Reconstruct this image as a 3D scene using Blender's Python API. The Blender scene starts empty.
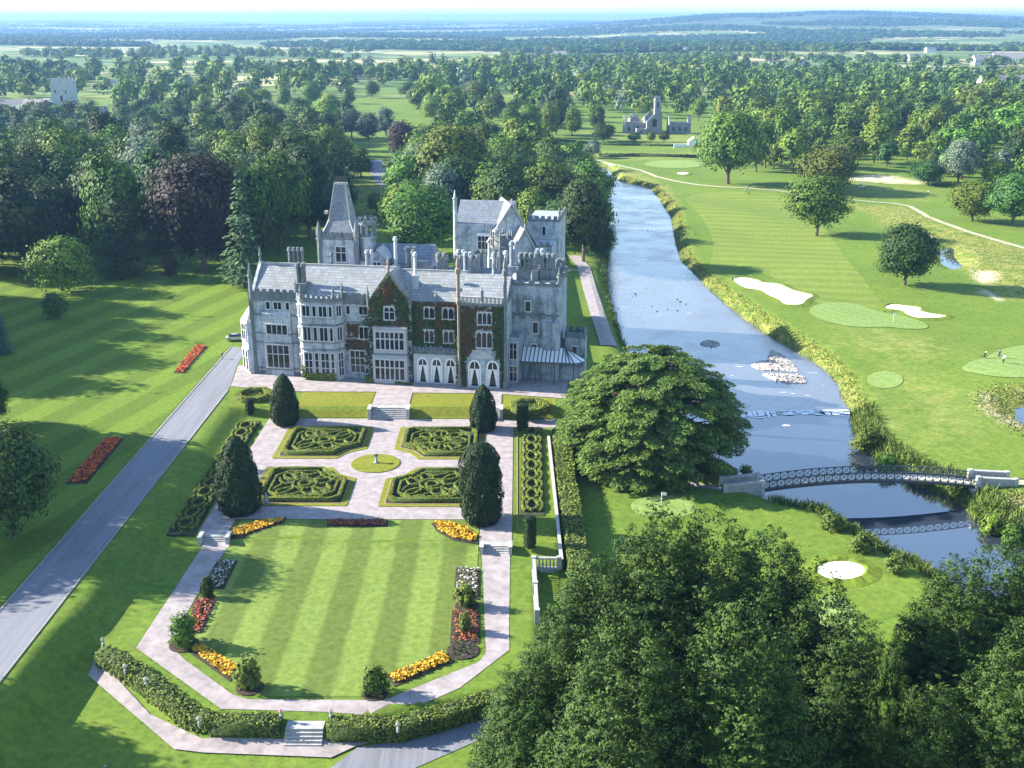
import bpy, math, random
import numpy as np
from mathutils import Vector, geometry

sc = bpy.context.scene
COL = sc.collection
R = math.radians
rng = np.random.default_rng(11)
random.seed(11)

# ---------------------------------------------------------------- camera
CAM_F, CAM_H, HORIZON, AXIS_X = 1100.0, 65.0, 20.0, 518.0
PITCH = math.atan((384 - HORIZON) / CAM_F)
YAW = math.atan((AXIS_X - 512) / CAM_F * math.cos(PITCH))
cd = bpy.data.cameras.new('camera')
cam = bpy.data.objects.new('camera', cd)
COL.objects.link(cam)
cam.location = (0, 0, CAM_H)
cam.rotation_euler = (math.pi / 2 - PITCH, 0, YAW)
cd.sensor_width = 36.0
cd.lens = 36.0 * CAM_F / 1024
cd.clip_start = 1.0
cd.clip_end = 80000
sc.camera = cam

# ---------------------------------------------------------------- light
SUN_EL, SUN_AZ = 26.0, -79.0            # azimuth clockwise from +Y
wd = bpy.data.worlds.new('World')
sc.world = wd
wd.use_nodes = True
wn = wd.node_tree
sky = wn.nodes.new('ShaderNodeTexSky')
sky.sky_type = 'NISHITA'
sky.sun_disc = False
sky.sun_elevation = R(SUN_EL)
sky.sun_rotation = R(SUN_AZ)
sky.altitude = 60
sky.air_density = 1.2
sky.dust_density = 0.3
sky.ozone_density = 3.0
bg = wn.nodes['Background']
bg.inputs[1].default_value = 0.102
wn.links.new(sky.outputs[0], bg.inputs[0])
sl = bpy.data.lights.new('sun', 'SUN')
sl.energy = 5.0
sl.angle = R(0.5)
sl.color = (1.0, 0.925, 0.79)
sun = bpy.data.objects.new('sun', sl)
COL.objects.link(sun)
sd = Vector((math.sin(R(SUN_AZ)) * math.cos(R(SUN_EL)), math.cos(R(SUN_AZ)) * math.cos(R(SUN_EL)), math.sin(R(SUN_EL))))
sun.rotation_euler = sd.to_track_quat('Z', 'Y').to_euler()
sun.location = (-200, 0, 200)
sc.view_settings.view_transform = 'Standard'
sc.view_settings.look = 'None'
sc.view_settings.exposure = 2.03
sc.view_settings.gamma = 1.0
sc.view_settings.use_curve_mapping = False
cy = sc.cycles
cy.max_bounces = 5
cy.diffuse_bounces = 3
cy.glossy_bounces = 2
cy.transmission_bounces = 3
cy.transparent_max_bounces = 4
cy.volume_bounces = 1
cy.use_denoising = True
cy.caustics_reflective = False
cy.caustics_refractive = False

# ---------------------------------------------------------------- materials
def nmat(name):
    m = bpy.data.materials.new(name)
    m.use_nodes = True
    nt = m.node_tree
    return m, nt, nt.nodes['Principled BSDF']

def nd(nt, t, **kw):
    n = nt.nodes.new(t)
    for k, v in kw.items():
        setattr(n, k, v)
    return n

def c4(c, f=1.0):
    return (min(1, c[0] * f), min(1, c[1] * f), min(1, c[2] * f), 1)

def mixc(nt, fac, a, b, blend='MIX'):
    n = nd(nt, 'ShaderNodeMix', data_type='RGBA', blend_type=blend)
    for sock, val in ((n.inputs[0], fac), (n.inputs[6], a), (n.inputs[7], b)):
        if hasattr(val, 'links'):
            nt.links.new(val, sock)
        elif isinstance(val, (int, float)):
            sock.default_value = val
        else:
            sock.default_value = val if len(val) == 4 else c4(val)
    return n.outputs[2]

def math_n(nt, op, a, b=0.0, clamp=False):
    n = nd(nt, 'ShaderNodeMath', operation=op, use_clamp=clamp)
    for sock, val in ((n.inputs[0], a), (n.inputs[1], b)):
        if hasattr(val, 'links'):
            nt.links.new(val, sock)
        else:
            sock.default_value = val
    return n.outputs[0]

def noise(nt, vec, scale, detail=4.0, rough=0.6):
    n = nd(nt, 'ShaderNodeTexNoise')
    n.inputs['Scale'].default_value = scale
    n.inputs['Detail'].default_value = detail
    n.inputs['Roughness'].default_value = rough
    if vec is not None:
        nt.links.new(vec, n.inputs['Vector'])
    return n.outputs['Fac']

def ramp(nt, fac, stops):
    n = nd(nt, 'ShaderNodeValToRGB')
    el = n.color_ramp.elements
    while len(el) < len(stops):
        el.new(0.5)
    for e, (p, c) in zip(el, stops):
        e.position = p
        e.color = c if len(c) == 4 else c4(c)
    nt.links.new(fac, n.inputs[0])
    return n.outputs[0]

def maprange(nt, v, a, b, c=0.0, d=1.0):
    n = nd(nt, 'ShaderNodeMapRange')
    nt.links.new(v, n.inputs[0])
    for i, x in enumerate((a, b, c, d)):
        n.inputs[i + 1].default_value = x
    return n.outputs[0]

def objco(nt):
    return nd(nt, 'ShaderNodeTexCoord').outputs['Object']

def wpos(nt):
    return nd(nt, 'ShaderNodeNewGeometry').outputs['Position']

def bump(nt, bsdf, h, strength, dist):
    b = nd(nt, 'ShaderNodeBump')
    b.inputs['Strength'].default_value = strength
    b.inputs['Distance'].default_value = dist
    nt.links.new(h, b.inputs['Height'])
    nt.links.new(b.outputs[0], bsdf.inputs['Normal'])

def plain(name, col, rough=0.8, var=0.25, scale=1.5, bmp=0.0, spec=0.3, metal=0.0):
    m, nt, b = nmat(name)
    n = noise(nt, objco(nt), scale, 5)
    nt.links.new(ramp(nt, n, [(0.3, c4(col, 1 - var)), (0.7, c4(col, 1 + var))]), b.inputs['Base Color'])
    b.inputs['Roughness'].default_value = rough
    b.inputs['Specular IOR Level'].default_value = spec
    b.inputs['Metallic'].default_value = metal
    if bmp:
        bump(nt, b, n, bmp, 0.05)
    return m

def leaf_mat(name, dark, light, trans=0.14, objvar=0.42, red=0.0):
    m, nt, b = nmat(name)
    geo = nd(nt, 'ShaderNodeNewGeometry')
    col = ramp(nt, geo.outputs['Random Per Island'], [(0.0, c4(dark)), (0.75, c4(light)), (1.0, c4(light, 1.25))])
    oi = nd(nt, 'ShaderNodeObjectInfo')
    hs = nd(nt, 'ShaderNodeHueSaturation')
    nt.links.new(col, hs.inputs['Color'])
    nt.links.new(maprange(nt, oi.outputs['Random'], 0, 1, 1 - objvar, 1 + objvar), hs.inputs['Value'])
    r2 = math_n(nt, 'FRACT', math_n(nt, 'MULTIPLY', oi.outputs['Random'], 7.31))
    nt.links.new(maprange(nt, r2, 0, 1, 0.5 - 0.035 * (objvar > .2), 0.5 + 0.02 * (objvar > .2)), hs.inputs['Hue'])
    nt.links.new(hs.outputs[0], b.inputs['Base Color'])
    b.inputs['Roughness'].default_value = 0.7
    b.inputs['Specular IOR Level'].default_value = 0.2
    if trans:
        tr = nd(nt, 'ShaderNodeBsdfTranslucent')
        nt.links.new(mixc(nt, 0.35, hs.outputs[0], (0.16, 0.2, 0.02)), tr.inputs['Color'])
        mx = nd(nt, 'ShaderNodeMixShader')
        mx.inputs[0].default_value = trans
        nt.links.new(b.outputs[0], mx.inputs[1])
        nt.links.new(tr.outputs[0], mx.inputs[2])
        nt.links.new(mx.outputs[0], nt.nodes['Material Output'].inputs[0])
    return m

def grass_mat(name, a, b_, stripe=None, patch=0.55, fine=1.0, col2=None):
    """a darker, b_ lighter grass; stripe = (direction angle in degrees, width in metres, contrast)"""
    m, nt, b = nmat(name)
    p = wpos(nt)
    n1 = noise(nt, p, 0.06, 5, 0.6)
    n2 = noise(nt, p, 1.3 * fine, 4, 0.7)
    n3 = noise(nt, p, 0.35, 3, 0.6)
    col = ramp(nt, n1, [(0.3, c4(a)), (0.7, c4(b_))])
    col = mixc(nt, math_n(nt, 'MULTIPLY', n3, patch), col, col2 or (b_[0] * 1.45, b_[1] * 1.05, b_[2] * 0.9))
    if stripe:
        ang, w, con = stripe
        sx = nd(nt, 'ShaderNodeSeparateXYZ')
        nt.links.new(p, sx.inputs[0])
        t = math_n(nt, 'ADD', math_n(nt, 'MULTIPLY', sx.outputs[0], math.cos(R(ang)) * math.pi / w),
                   math_n(nt, 'MULTIPLY', sx.outputs[1], math.sin(R(ang)) * math.pi / w))
        t = math_n(nt, 'ADD', t, math_n(nt, 'MULTIPLY', n3, 0.35))
        s = maprange(nt, math_n(nt, 'SINE', t), -0.28, 0.28, 1 - con, 1 + con)
        hs = nd(nt, 'ShaderNodeHueSaturation')
        nt.links.new(col, hs.inputs['Color'])
        nt.links.new(s, hs.inputs['Value'])
        col = hs.outputs[0]
    hs = nd(nt, 'ShaderNodeHueSaturation')
    nt.links.new(col, hs.inputs['Color'])
    nt.links.new(maprange(nt, n2, 0.25, 0.75, 0.66, 1.30), hs.inputs['Value'])
    nt.links.new(hs.outputs[0], b.inputs['Base Color'])
    b.inputs['Roughness'].default_value = 0.9
    b.inputs['Specular IOR Level'].default_value = 0.1
    bump(nt, b, n2, 0.35, 0.12)
    return m

M = {}
M['lawn'] = grass_mat('striped_lawn', (0.084, 0.140, 0.028), (0.114, 0.172, 0.038), (0, 3.15, 0.20))
M['left_lawn'] = grass_mat('left_lawn', (0.068, 0.128, 0.014), (0.092, 0.156, 0.018), (-16, 4.6, 0.14))
M['garden_grass'] = grass_mat('garden_grass', (0.074, 0.130, 0.015), (0.106, 0.160, 0.019), None, 0.5)
M['terrace_grass'] = grass_mat('terrace_grass', (0.115, 0.145, 0.016), (0.155, 0.175, 0.022), None, 0.4)
M['fairway'] = grass_mat('fairway', (0.098, 0.162, 0.028), (0.128, 0.188, 0.034), (78, 3.6, 0.08))
M['green'] = grass_mat('putting_green', (0.15, 0.225, 0.06), (0.175, 0.25, 0.07), (30, 1.6, 0.035), 0.1)
M['sand'] = plain('bunker_sand', (0.72, 0.66, 0.58), 0.95, 0.08, 0.8, 0.2)
M['gravel'] = plain('gravel_path', (0.262, 0.230, 0.232), 0.95, 0.26, 0.8, 0.2)
M['cart_path'] = plain('cart_path_gravel', (0.30, 0.29, 0.19), 0.95, 0.2, 0.6)
def road_mat(name, col):
    m, nt, b = nmat(name)
    p = wpos(nt)
    mp = nd(nt, 'ShaderNodeMapping')
    mp.inputs['Scale'].default_value = (1.6, 0.05, 1)
    nt.links.new(p, mp.inputs['Vector'])
    st = noise(nt, mp.outputs[0], 1.0, 4, 0.6)
    n2 = noise(nt, p, 0.35, 5, 0.65)
    n3 = noise(nt, p, 4.0, 3, 0.7)
    c = ramp(nt, st, [(0.3, c4(col, .78)), (0.7, c4(col, 1.22))])
    c = mixc(nt, maprange(nt, n2, 0.55, 0.75, 0, .45), c, c4(col, .55))
    c = mixc(nt, maprange(nt, n3, 0.4, 0.8, 0, .3), c, c4(col, 1.6))
    nt.links.new(c, b.inputs['Base Color'])
    b.inputs['Roughness'].default_value = .9
    return m
M['asphalt'] = road_mat('drive_asphalt', (0.135, 0.14, 0.165))
M['kerb'] = plain('pale_kerb_stone', (0.21, 0.205, 0.20), 0.85, 0.15)
M['soil'] = plain('bed_soil', (0.038, 0.028, 0.02), 0.95, 0.4, 3, 0.4)
M['edging'] = plain('brown_edging', (0.25, 0.17, 0.09), 0.95, 0.3, 2)
M['white_stone'] = plain('white_coping_stone', (0.36, 0.35, 0.34), 0.8, 0.2, 1.2)
M['step_stone'] = plain('step_stone', (0.30, 0.295, 0.29), 0.85, 0.2, 1.5)
M['shingle'] = plain('river_shingle', (0.32, 0.29, 0.265), 0.95, 0.5, 1.4, 0.6)
M['foam'] = plain('white_water', (0.70, 0.72, 0.74), 0.6, 0.1, 2)
M['iron'] = plain('dark_iron', (0.035, 0.045, 0.05), 0.5, 0.2, 3, 0, 0.5)
M['deck'] = plain('bridge_deck', (0.60, 0.56, 0.48), 0.85, 0.1)
M['bark'] = plain('bark', (0.11, 0.085, 0.065), 0.95, 0.35, 2.5, 0.5)
M['glass'] = plain('window_glass', (0.012, 0.016, 0.022), 0.12, 0.3, 0.7, 0, 0.6)
M['lead'] = plain('lead_roof', (0.26, 0.28, 0.30), 0.6, 0.2, 1)
M['white_paint'] = plain('white_paint', (0.78, 0.78, 0.76), 0.5, 0.05)
M['rust'] = plain('orange_lit_stone', (0.24, 0.19, 0.145), 0.9, 0.3, 1.2)  # rust tone: orange sunlight on the shaft put into the stone colour
M['hedge_core'] = plain('hedge_inner', (0.030, 0.052, 0.014), 0.95, 0.4, 3, 0.6)
M['brick'] = plain('old_brick', (0.30, 0.17, 0.13), 0.9, 0.25, 2)
M['ruin'] = plain('ruin_stone', (0.22, 0.225, 0.23), 0.9, 0.25, 0.6, 0.3)
M['castle_stone'] = plain('castle_stone', (0.36, 0.37, 0.39), 0.9, 0.25, 0.6, 0.3)
M['rock'] = plain('dark_rock', (0.10, 0.10, 0.10), 0.9, 0.5, 1.2, 0.5)
M['far_white'] = plain('whitewashed_wall', (0.75, 0.73, 0.7), 0.8, 0.05)
M['far_roof'] = plain('farm_roof', (0.22, 0.2, 0.2), 0.8, 0.15)
M['car_paint'] = plain('silver_car_paint', (0.45, 0.46, 0.48), 0.3, 0.03, 1, 0, 0.6, 0.5)
M['tyre'] = plain('tyre_rubber', (0.02, 0.02, 0.02), 0.8, 0.1)
M['skin'] = plain('skin', (0.5, 0.33, 0.25), 0.6, 0.05)
M['cloth_white'] = plain('white_shirt', (0.75, 0.73, 0.72), 0.9, 0.05)
M['cloth_dark'] = plain('dark_clothing', (0.03, 0.03, 0.045), 0.9, 0.2)
M['hair'] = plain('dark_hair', (0.03, 0.022, 0.015), 0.7, 0.2)
M['cloth_pink'] = plain('pale_pink_top', (0.7, 0.5, 0.5), 0.9, 0.05)

def stone_mat(name, base, dark, stain=0.5, bw=1.1, bh=0.42):
    m, nt, b = nmat(name)
    p = objco(nt)
    s = nd(nt, 'ShaderNodeSeparateXYZ')
    nt.links.new(p, s.inputs[0])
    cb = nd(nt, 'ShaderNodeCombineXYZ')
    nt.links.new(math_n(nt, 'ADD', s.outputs[0], s.outputs[1]), cb.inputs[0])
    nt.links.new(s.outputs[2], cb.inputs[1])
    br = nd(nt, 'ShaderNodeTexBrick')
    nt.links.new(cb.outputs[0], br.inputs['Vector'])
    br.inputs['Scale'].default_value = 1.0
    br.inputs['Brick Width'].default_value = bw
    br.inputs['Row Height'].default_value = bh
    br.inputs['Mortar Size'].default_value = 0.025
    br.inputs['Color1'].default_value = c4(base, 1.12)
    br.inputs['Color2'].default_value = c4(base, 0.86)
    br.inputs['Mortar'].default_value = c4(base, 0.6)
    mp = nd(nt, 'ShaderNodeMapping')
    mp.inputs['Scale'].default_value = (0.9, 0.9, 0.22)
    nt.links.new(p, mp.inputs['Vector'])
    st = noise(nt, mp.outputs[0], 1.0, 6, 0.65)
    bl = noise(nt, p, 0.45, 5, 0.6)
    f = math_n(nt, 'MULTIPLY', maprange(nt, st, 0.48, 0.72), stain)
    col = mixc(nt, f, br.outputs['Color'], dark)
    col = mixc(nt, math_n(nt, 'MULTIPLY', maprange(nt, bl, 0.5, 0.75), stain * 0.8), col, c4(dark, 1.5))
    nt.links.new(col, b.inputs['Base Color'])
    b.inputs['Roughness'].default_value = 0.9
    b.inputs['Specular IOR Level'].default_value = 0.2
    bump(nt, b, st, 0.3, 0.08)
    return m

M['stone'] = stone_mat('limestone', (0.46, 0.485, 0.52), (0.09, 0.105, 0.115), 0.9)
M['trim'] = stone_mat('weathered_trim', (0.19, 0.21, 0.215), (0.05, 0.065, 0.06), 0.85, 0.8, 0.3)
M['rubble'] = stone_mat('rubble_stone', (0.38, 0.42, 0.47), (0.05, 0.07, 0.075), 1.0, 0.5, 0.3)
M['frame_stone'] = plain('window_stone', (0.46, 0.46, 0.47), 0.8, 0.1)

def slate_mat(name, base):
    m, nt, b = nmat(name)
    p = objco(nt)
    s = nd(nt, 'ShaderNodeSeparateXYZ')
    nt.links.new(p, s.inputs[0])
    cb = nd(nt, 'ShaderNodeCombineXYZ')
    nt.links.new(math_n(nt, 'ADD', s.outputs[0], math_n(nt, 'MULTIPLY', s.outputs[1], 0.02)), cb.inputs[0])
    nt.links.new(s.outputs[2], cb.inputs[1])
    br = nd(nt, 'ShaderNodeTexBrick')
    nt.links.new(cb.outputs[0], br.inputs['Vector'])
    br.inputs['Scale'].default_value = 1.0
    br.inputs['Brick Width'].default_value = 0.7
    br.inputs['Row Height'].default_value = 0.42
    br.inputs['Mortar Size'].default_value = 0.03
    br.inputs['Color1'].default_value = c4(base, 1.18)
    br.inputs['Color2'].default_value = c4(base, 0.84)
    br.inputs['Mortar'].default_value = c4(base, 0.5)
    n = noise(nt, p, 0.5, 6, 0.65)
    col = mixc(nt, math_n(nt, 'MULTIPLY', maprange(nt, n, 0.5, 0.7), 0.55), br.outputs['Color'], (0.16, 0.17, 0.13))
    nt.links.new(col, b.inputs['Base Color'])
    b.inputs['Roughness'].default_value = 0.55
    b.inputs['Specular IOR Level'].default_value = 0.4
    return m

M['slate'] = slate_mat('roof_slate', (0.24, 0.25, 0.265))
M['slate_blue'] = slate_mat('blue_roof_slate', (0.17, 0.19, 0.225))

M['leaf_a'] = leaf_mat('leaf_mid_green', (0.030, 0.076, 0.008), (0.085, 0.155, 0.016))
M['leaf_b'] = leaf_mat('leaf_yellow_green', (0.055, 0.098, 0.008), (0.135, 0.190, 0.018))
M['leaf_c'] = leaf_mat('leaf_dark_green', (0.015, 0.048, 0.009), (0.046, 0.098, 0.015))
M['leaf_copper'] = leaf_mat('leaf_copper', (0.018, 0.012, 0.010), (0.042, 0.027, 0.017), 0.15)
M['leaf_silver'] = leaf_mat('leaf_silver', (0.065, 0.10, 0.065), (0.14, 0.185, 0.125), 0.2)
M['leaf_fir'] = leaf_mat('needle_green', (0.015, 0.046, 0.014), (0.046, 0.098, 0.024), 0.12)
M['leaf_cypress'] = leaf_mat('cypress_green', (0.010, 0.031, 0.005), (0.044, 0.084, 0.010), 0.06, 0.12)
M['leaf_cedar'] = leaf_mat('cedar_green', (0.030, 0.070, 0.012), (0.105, 0.165, 0.026), 0.12, 0.05)
M['leaf_yew'] = leaf_mat('yew_green', (0.008, 0.022, 0.008), (0.022, 0.046, 0.013), 0.08, 0.1)
M['leaf_hedge'] = leaf_mat('hedge_green', (0.058, 0.090, 0.014), (0.135, 0.170, 0.026), 0.15, 0.08)
M['leaf_box'] = leaf_mat('box_green', (0.15, 0.185, 0.016), (0.30, 0.33, 0.035), 0.1, 0.06)
M['leaf_pale_fir'] = leaf_mat('pale_needles', (0.028, 0.070, 0.026), (0.080, 0.145, 0.055), 0.1, 0.05)
M['leaf_dark'] = leaf_mat('leaf_deep_green', (0.008, 0.028, 0.006), (0.028, 0.064, 0.012))
M['leaf_blue'] = leaf_mat('leaf_blue_green', (0.03, 0.07, 0.07), (0.07, 0.13, 0.12), 0.15, 0.1)
M['leaf_ivy'] = leaf_mat('ivy_green', (0.016, 0.034, 0.010), (0.040, 0.062, 0.016), 0.1, 0.1)
M['leaf_creeper'] = leaf_mat('creeper_red', (0.045, 0.022, 0.012), (0.12, 0.045, 0.022), 0.1, 0.1)
M['leaf_reed'] = leaf_mat('reed_green', (0.05, 0.085, 0.014), (0.11, 0.155, 0.03), 0.2, 0.1)
M['leaf_straw'] = leaf_mat('straw_grass', (0.20, 0.185, 0.04), (0.38, 0.32, 0.09), 0.2, 0.1)
def creeper_mat(name, lo, hi):
    m = leaf_mat(name, (0.022, 0.042, 0.012), (0.060, 0.085, 0.022), 0.05, 0.0)
    nt = m.node_tree
    hs = [n for n in nt.nodes if n.type == 'HUE_SAT'][0]
    geo = nd(nt, 'ShaderNodeNewGeometry')
    red = ramp(nt, geo.outputs['Random Per Island'], [(0.0, c4((0.065, 0.036, 0.018))), (1.0, c4((0.17, 0.078, 0.034)))])
    f = maprange(nt, noise(nt, objco(nt), 0.42, 4, 0.7), lo, hi)
    col = mixc(nt, f, hs.outputs[0], red)
    b = nt.nodes['Principled BSDF']
    nt.links.new(col, b.inputs['Base Color'])
    return m
M['leaf_ivy'] = creeper_mat('ivy_green', 0.56, 0.66)
M['leaf_creeper'] = creeper_mat('creeper_red', 0.34, 0.56)
M['bed_floor'] = plain('bed_floor_earth', (0.030, 0.040, 0.016), 0.95, 0.4, 3, 0.4)
M['fl_orange'] = leaf_mat('orange_flowers', (0.30, 0.05, 0.01), (0.62, 0.13, 0.03), 0.1, 0.0)
M['fl_red'] = leaf_mat('red_flowers', (0.14, 0.03, 0.015), (0.36, 0.09, 0.05), 0.1, 0.0)
M['fl_yellow'] = leaf_mat('yellow_flowers', (0.40, 0.22, 0.01), (0.68, 0.40, 0.03), 0.1, 0.0)
M['fl_white'] = leaf_mat('white_flowers', (0.12, 0.11, 0.09), (0.55, 0.5, 0.45), 0.1, 0.0)
M['fl_pink'] = leaf_mat('pink_flowers', (0.4, 0.06, 0.1), (0.7, 0.2, 0.25), 0.1, 0.0)

# ---------------------------------------------------------------- mesh helpers
class MB:
    def __init__(s):
        s.v, s.f, s.m = [], [], []

    def add(s, verts, faces, mat=0):
        o = len(s.v)
        s.v += [tuple(v) for v in verts]
        s.f += [tuple(i + o for i in f) for f in faces]
        s.m += [mat] * len(faces)
        return s

    def box(s, x0, x1, y0, y1, z0, z1, mat=0):
        return s.prism([(x0, y0), (x1, y0), (x1, y1), (x0, y1)], z0, z1, mat)

    def prism(s, poly, z0, z1, mat=0, top=1.0):
        n = len(poly)
        a = sum(poly[i][0] * poly[(i + 1) % n][1] - poly[(i + 1) % n][0] * poly[i][1] for i in range(n))
        if a < 0:
            poly = poly[::-1]
        cx = sum(p[0] for p in poly) / n
        cy_ = sum(p[1] for p in poly) / n
        v = [(p[0], p[1], z0) for p in poly] + [(cx + (p[0] - cx) * top, cy_ + (p[1] - cy_) * top, z1) for p in poly]
        f = [tuple(range(n - 1, -1, -1)), tuple(range(n, 2 * n))]
        f += [(i, (i + 1) % n, n + (i + 1) % n, n + i) for i in range(n)]
        return s.add(v, f, mat)

    def obox(s, p, q, w, z0, z1, mat=0, z0b=None, z1b=None):
        """box along segment p-q (2-D), width w, heights may differ at q"""
        dx, dy = q[0] - p[0], q[1] - p[1]
        l = math.hypot(dx, dy) or 1
        nx, ny = -dy / l * w / 2, dx / l * w / 2
        z0b = z0 if z0b is None else z0b
        z1b = z1 if z1b is None else z1b
        v = [(p[0] + nx, p[1] + ny, z0), (p[0] - nx, p[1] - ny, z0), (q[0] - nx, q[1] - ny, z0b), (q[0] + nx, q[1] + ny, z0b),
             (p[0] + nx, p[1] + ny, z1), (p[0] - nx, p[1] - ny, z1), (q[0] - nx, q[1] - ny, z1b), (q[0] + nx, q[1] + ny, z1b)]
        return s.add(v, [(3, 2, 1, 0), (4, 5, 6, 7), (0, 1, 5, 4), (1, 2, 6, 5), (2, 3, 7, 6), (3, 0, 4, 7)], mat)

    def bar(s, p, q, r, n=6, mat=0, r2=None):
        p, q = Vector(p), Vector(q)
        d = (q - p)
        if d.length < 1e-6:
            return s
        d.normalize()
        a = d.cross(Vector((0, 0, 1)) if abs(d.z) < 0.95 else Vector((1, 0, 0))).normalized()
        b = d.cross(a)
        r2 = r if r2 is None else r2
        v = [p + (a * math.cos(t) + b * math.sin(t)) * r for t in [2 * math.pi * (i + .5) / n for i in range(n)]]
        v += [q + (a * math.cos(t) + b * math.sin(t)) * r2 for t in [2 * math.pi * (i + .5) / n for i in range(n)]]
        f = [((i + 1) % n, i, n + i, n + (i + 1) % n) for i in range(n)]
        f += [tuple(range(n)), tuple(range(2 * n - 1, n - 1, -1))]
        return s.add(v, f, mat)

    def lathe(s, cx, cy_, prof, n=12, mat=0, rot=0.0):
        v, f = [], []
        for (r, z) in prof:
            for i in range(n):
                t = 2 * math.pi * i / n + rot
                v.append((cx + r * math.cos(t), cy_ + r * math.sin(t), z))
        for k in range(len(prof) - 1):
            for i in range(n):
                f.append((k * n + i, k * n + (i + 1) % n, (k + 1) * n + (i + 1) % n, (k + 1) * n + i))
        f.append(tuple(range(n - 1, -1, -1)))
        f.append(tuple(range((len(prof) - 1) * n, len(prof) * n)))
        return s.add(v, f, mat)

    def mesh(s, name, mats):
        me = bpy.data.meshes.new(name)
        me.from_pydata(s.v, [], s.f)
        for m in (mats if isinstance(mats, (list, tuple)) else [mats]):
            me.materials.append(m)
        me.polygons.foreach_set('material_index', s.m)
        return me

    def build(s, name, mats, parent=None, loc=(0, 0, 0), smooth=False):
        me = s.mesh(name, mats)
        if smooth:
            me.polygons.foreach_set('use_smooth', [True] * len(me.polygons))
        return link(name, me, parent, loc)

def link(name, me, parent=None, loc=(0, 0, 0)):
    o = bpy.data.objects.new(name, me)
    COL.objects.link(o)
    o.location = loc
    if parent:
        o.parent = parent
    return o

def tag(o, label=None, cat=None, group=None, kind=None):
    if label:
        o['label'] = label
    if cat:
        o['category'] = cat
    if group:
        o['group'] = group
    if kind:
        o['kind'] = kind
    return o

def thing(name, label, cat, loc=(0, 0, 0), rz=0.0, group=None):
    o = bpy.data.objects.new(name, None)
    o.empty_display_size = 0.5
    COL.objects.link(o)
    o.location = loc
    o.rotation_euler = (0, 0, rz)
    return tag(o, label, cat, group)

def np_mesh(name, verts, quads, mats, midx=None, smooth=False):
    me = bpy.data.meshes.new(name)
    nv, nq = len(verts), len(quads)
    me.vertices.add(nv)
    me.vertices.foreach_set('co', np.ascontiguousarray(verts, dtype=np.float32).ravel())
    me.loops.add(nq * 4)
    me.loops.foreach_set('vertex_index', np.ascontiguousarray(quads, dtype=np.int32).ravel())
    me.polygons.add(nq)
    me.polygons.foreach_set('loop_start', np.arange(0, nq * 4, 4, dtype=np.int32))
    me.polygons.foreach_set('loop_total', np.full(nq, 4, dtype=np.int32))
    for m in (mats if isinstance(mats, (list, tuple)) else [mats]):
        me.materials.append(m)
    if midx is not None:
        me.polygons.foreach_set('material_index', np.ascontiguousarray(midx, dtype=np.int32))
    if smooth:
        me.polygons.foreach_set('use_smooth', np.ones(nq, dtype=bool))
    me.update(calc_edges=True)
    return me

def leaf_quads(c, nrm, size, rg, aspect=0.6, along=None):
    """one leaf-shaped quad (a kite) per centre; returns verts (N*4,3)"""
    n = len(c)
    nrm = nrm / (np.linalg.norm(nrm, axis=1, keepdims=True) + 1e-9)
    t = rg.normal(size=(n, 3)) if along is None else along + rg.normal(size=(n, 3)) * 0.25
    t -= nrm * (t * nrm).sum(1, keepdims=True)
    t /= np.linalg.norm(t, axis=1, keepdims=True) + 1e-9
    b = np.cross(nrm, t)
    s = (size * np.ones(n))[:, None]
    v = np.stack([c - t * s * .5, c + b * s * aspect * .5 - t * s * .05, c + t * s * .5, c - b * s * aspect * .5 - t * s * .05], 1)
    return v.reshape(-1, 3)

def quads_for(n):
    return np.arange(n * 4, dtype=np.int32).reshape(n, 4)

# ---------------------------------------------------------------- pixel rays of the fixed survey view -> points on the ground
def ray(px, py):
    u, v = (px - 512) / CAM_F, (384 - py) / CAM_F
    dy = math.cos(PITCH) + v * math.sin(PITCH)
    dz = -math.sin(PITCH) + v * math.cos(PITCH)
    c, s = math.cos(YAW), math.sin(YAW)
    return c * u - s * dy, s * u + c * dy, dz

def at(px, py, z=0.0):
    d = ray(px, py)
    t = (z - CAM_H) / d[2]
    return d[0] * t, d[1] * t

def depth_of(x, y, z=0.0):
    c, s = math.cos(YAW), math.sin(YAW)
    return (-s * x + c * y) * math.cos(PITCH) - (z - CAM_H) * math.sin(PITCH)
HAZE = 1.05e-4
# ---------------------------------------------------------------- terrain
def sm(a, b, x):
    t = np.clip((np.asarray(x, float) - a) / (b - a), 0, 1)
    return t * t * (3 - 2 * t)

WATER = -4.0
RIV_PX_R = [(617, 181), (649, 189), (659, 201), (670, 217), (675, 246), (680, 262), (695, 277), (706, 289), (729, 309), (743, 320), (766, 336),
            (791, 351), (810, 362), (821, 370), (836, 386), (840, 401), (851, 415), (858, 441), (877, 460), (896, 473), (915, 485), (940, 493),
            (963, 505), (974, 518), (987, 527), (1001, 534), (1020, 543), (1060, 580), (1120, 640)]
RIV_PX_L = [(597, 183), (603, 223), (611, 246), (607, 275), (609, 295), (616, 318), (622, 338), (640, 380), (660, 420), (690, 446), (718, 460), (735, 474),
            (752, 497), (776, 508), (797, 514), (827, 517), (855, 537), (877, 550), (902, 566), (921, 572), (960, 600), (1010, 640), (1080, 700)]
riv = [at(x, y, WATER) for x, y in RIV_PX_R]
riv += [at(x, y, WATER) for x, y in RIV_PX_L[::-1]]
p0 = at(597, 183, WATER)
riv += [(p0[0] - 8, p0[1] + 22), (p0[0] - 45, p0[1] + 60), (p0[0] - 40, p0[1] + 85), (p0[0] + 8, p0[1] + 50)]
STREAM_PX = [(940, 249), (953, 248), (954, 258), (962, 266), (952, 270), (942, 264)]
POND_PX = [(1013, 409), (1040, 405), (1060, 425), (1030, 428), (1017, 419)]
stream = [at(x, y, -2.3) for x, y in STREAM_PX]
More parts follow.
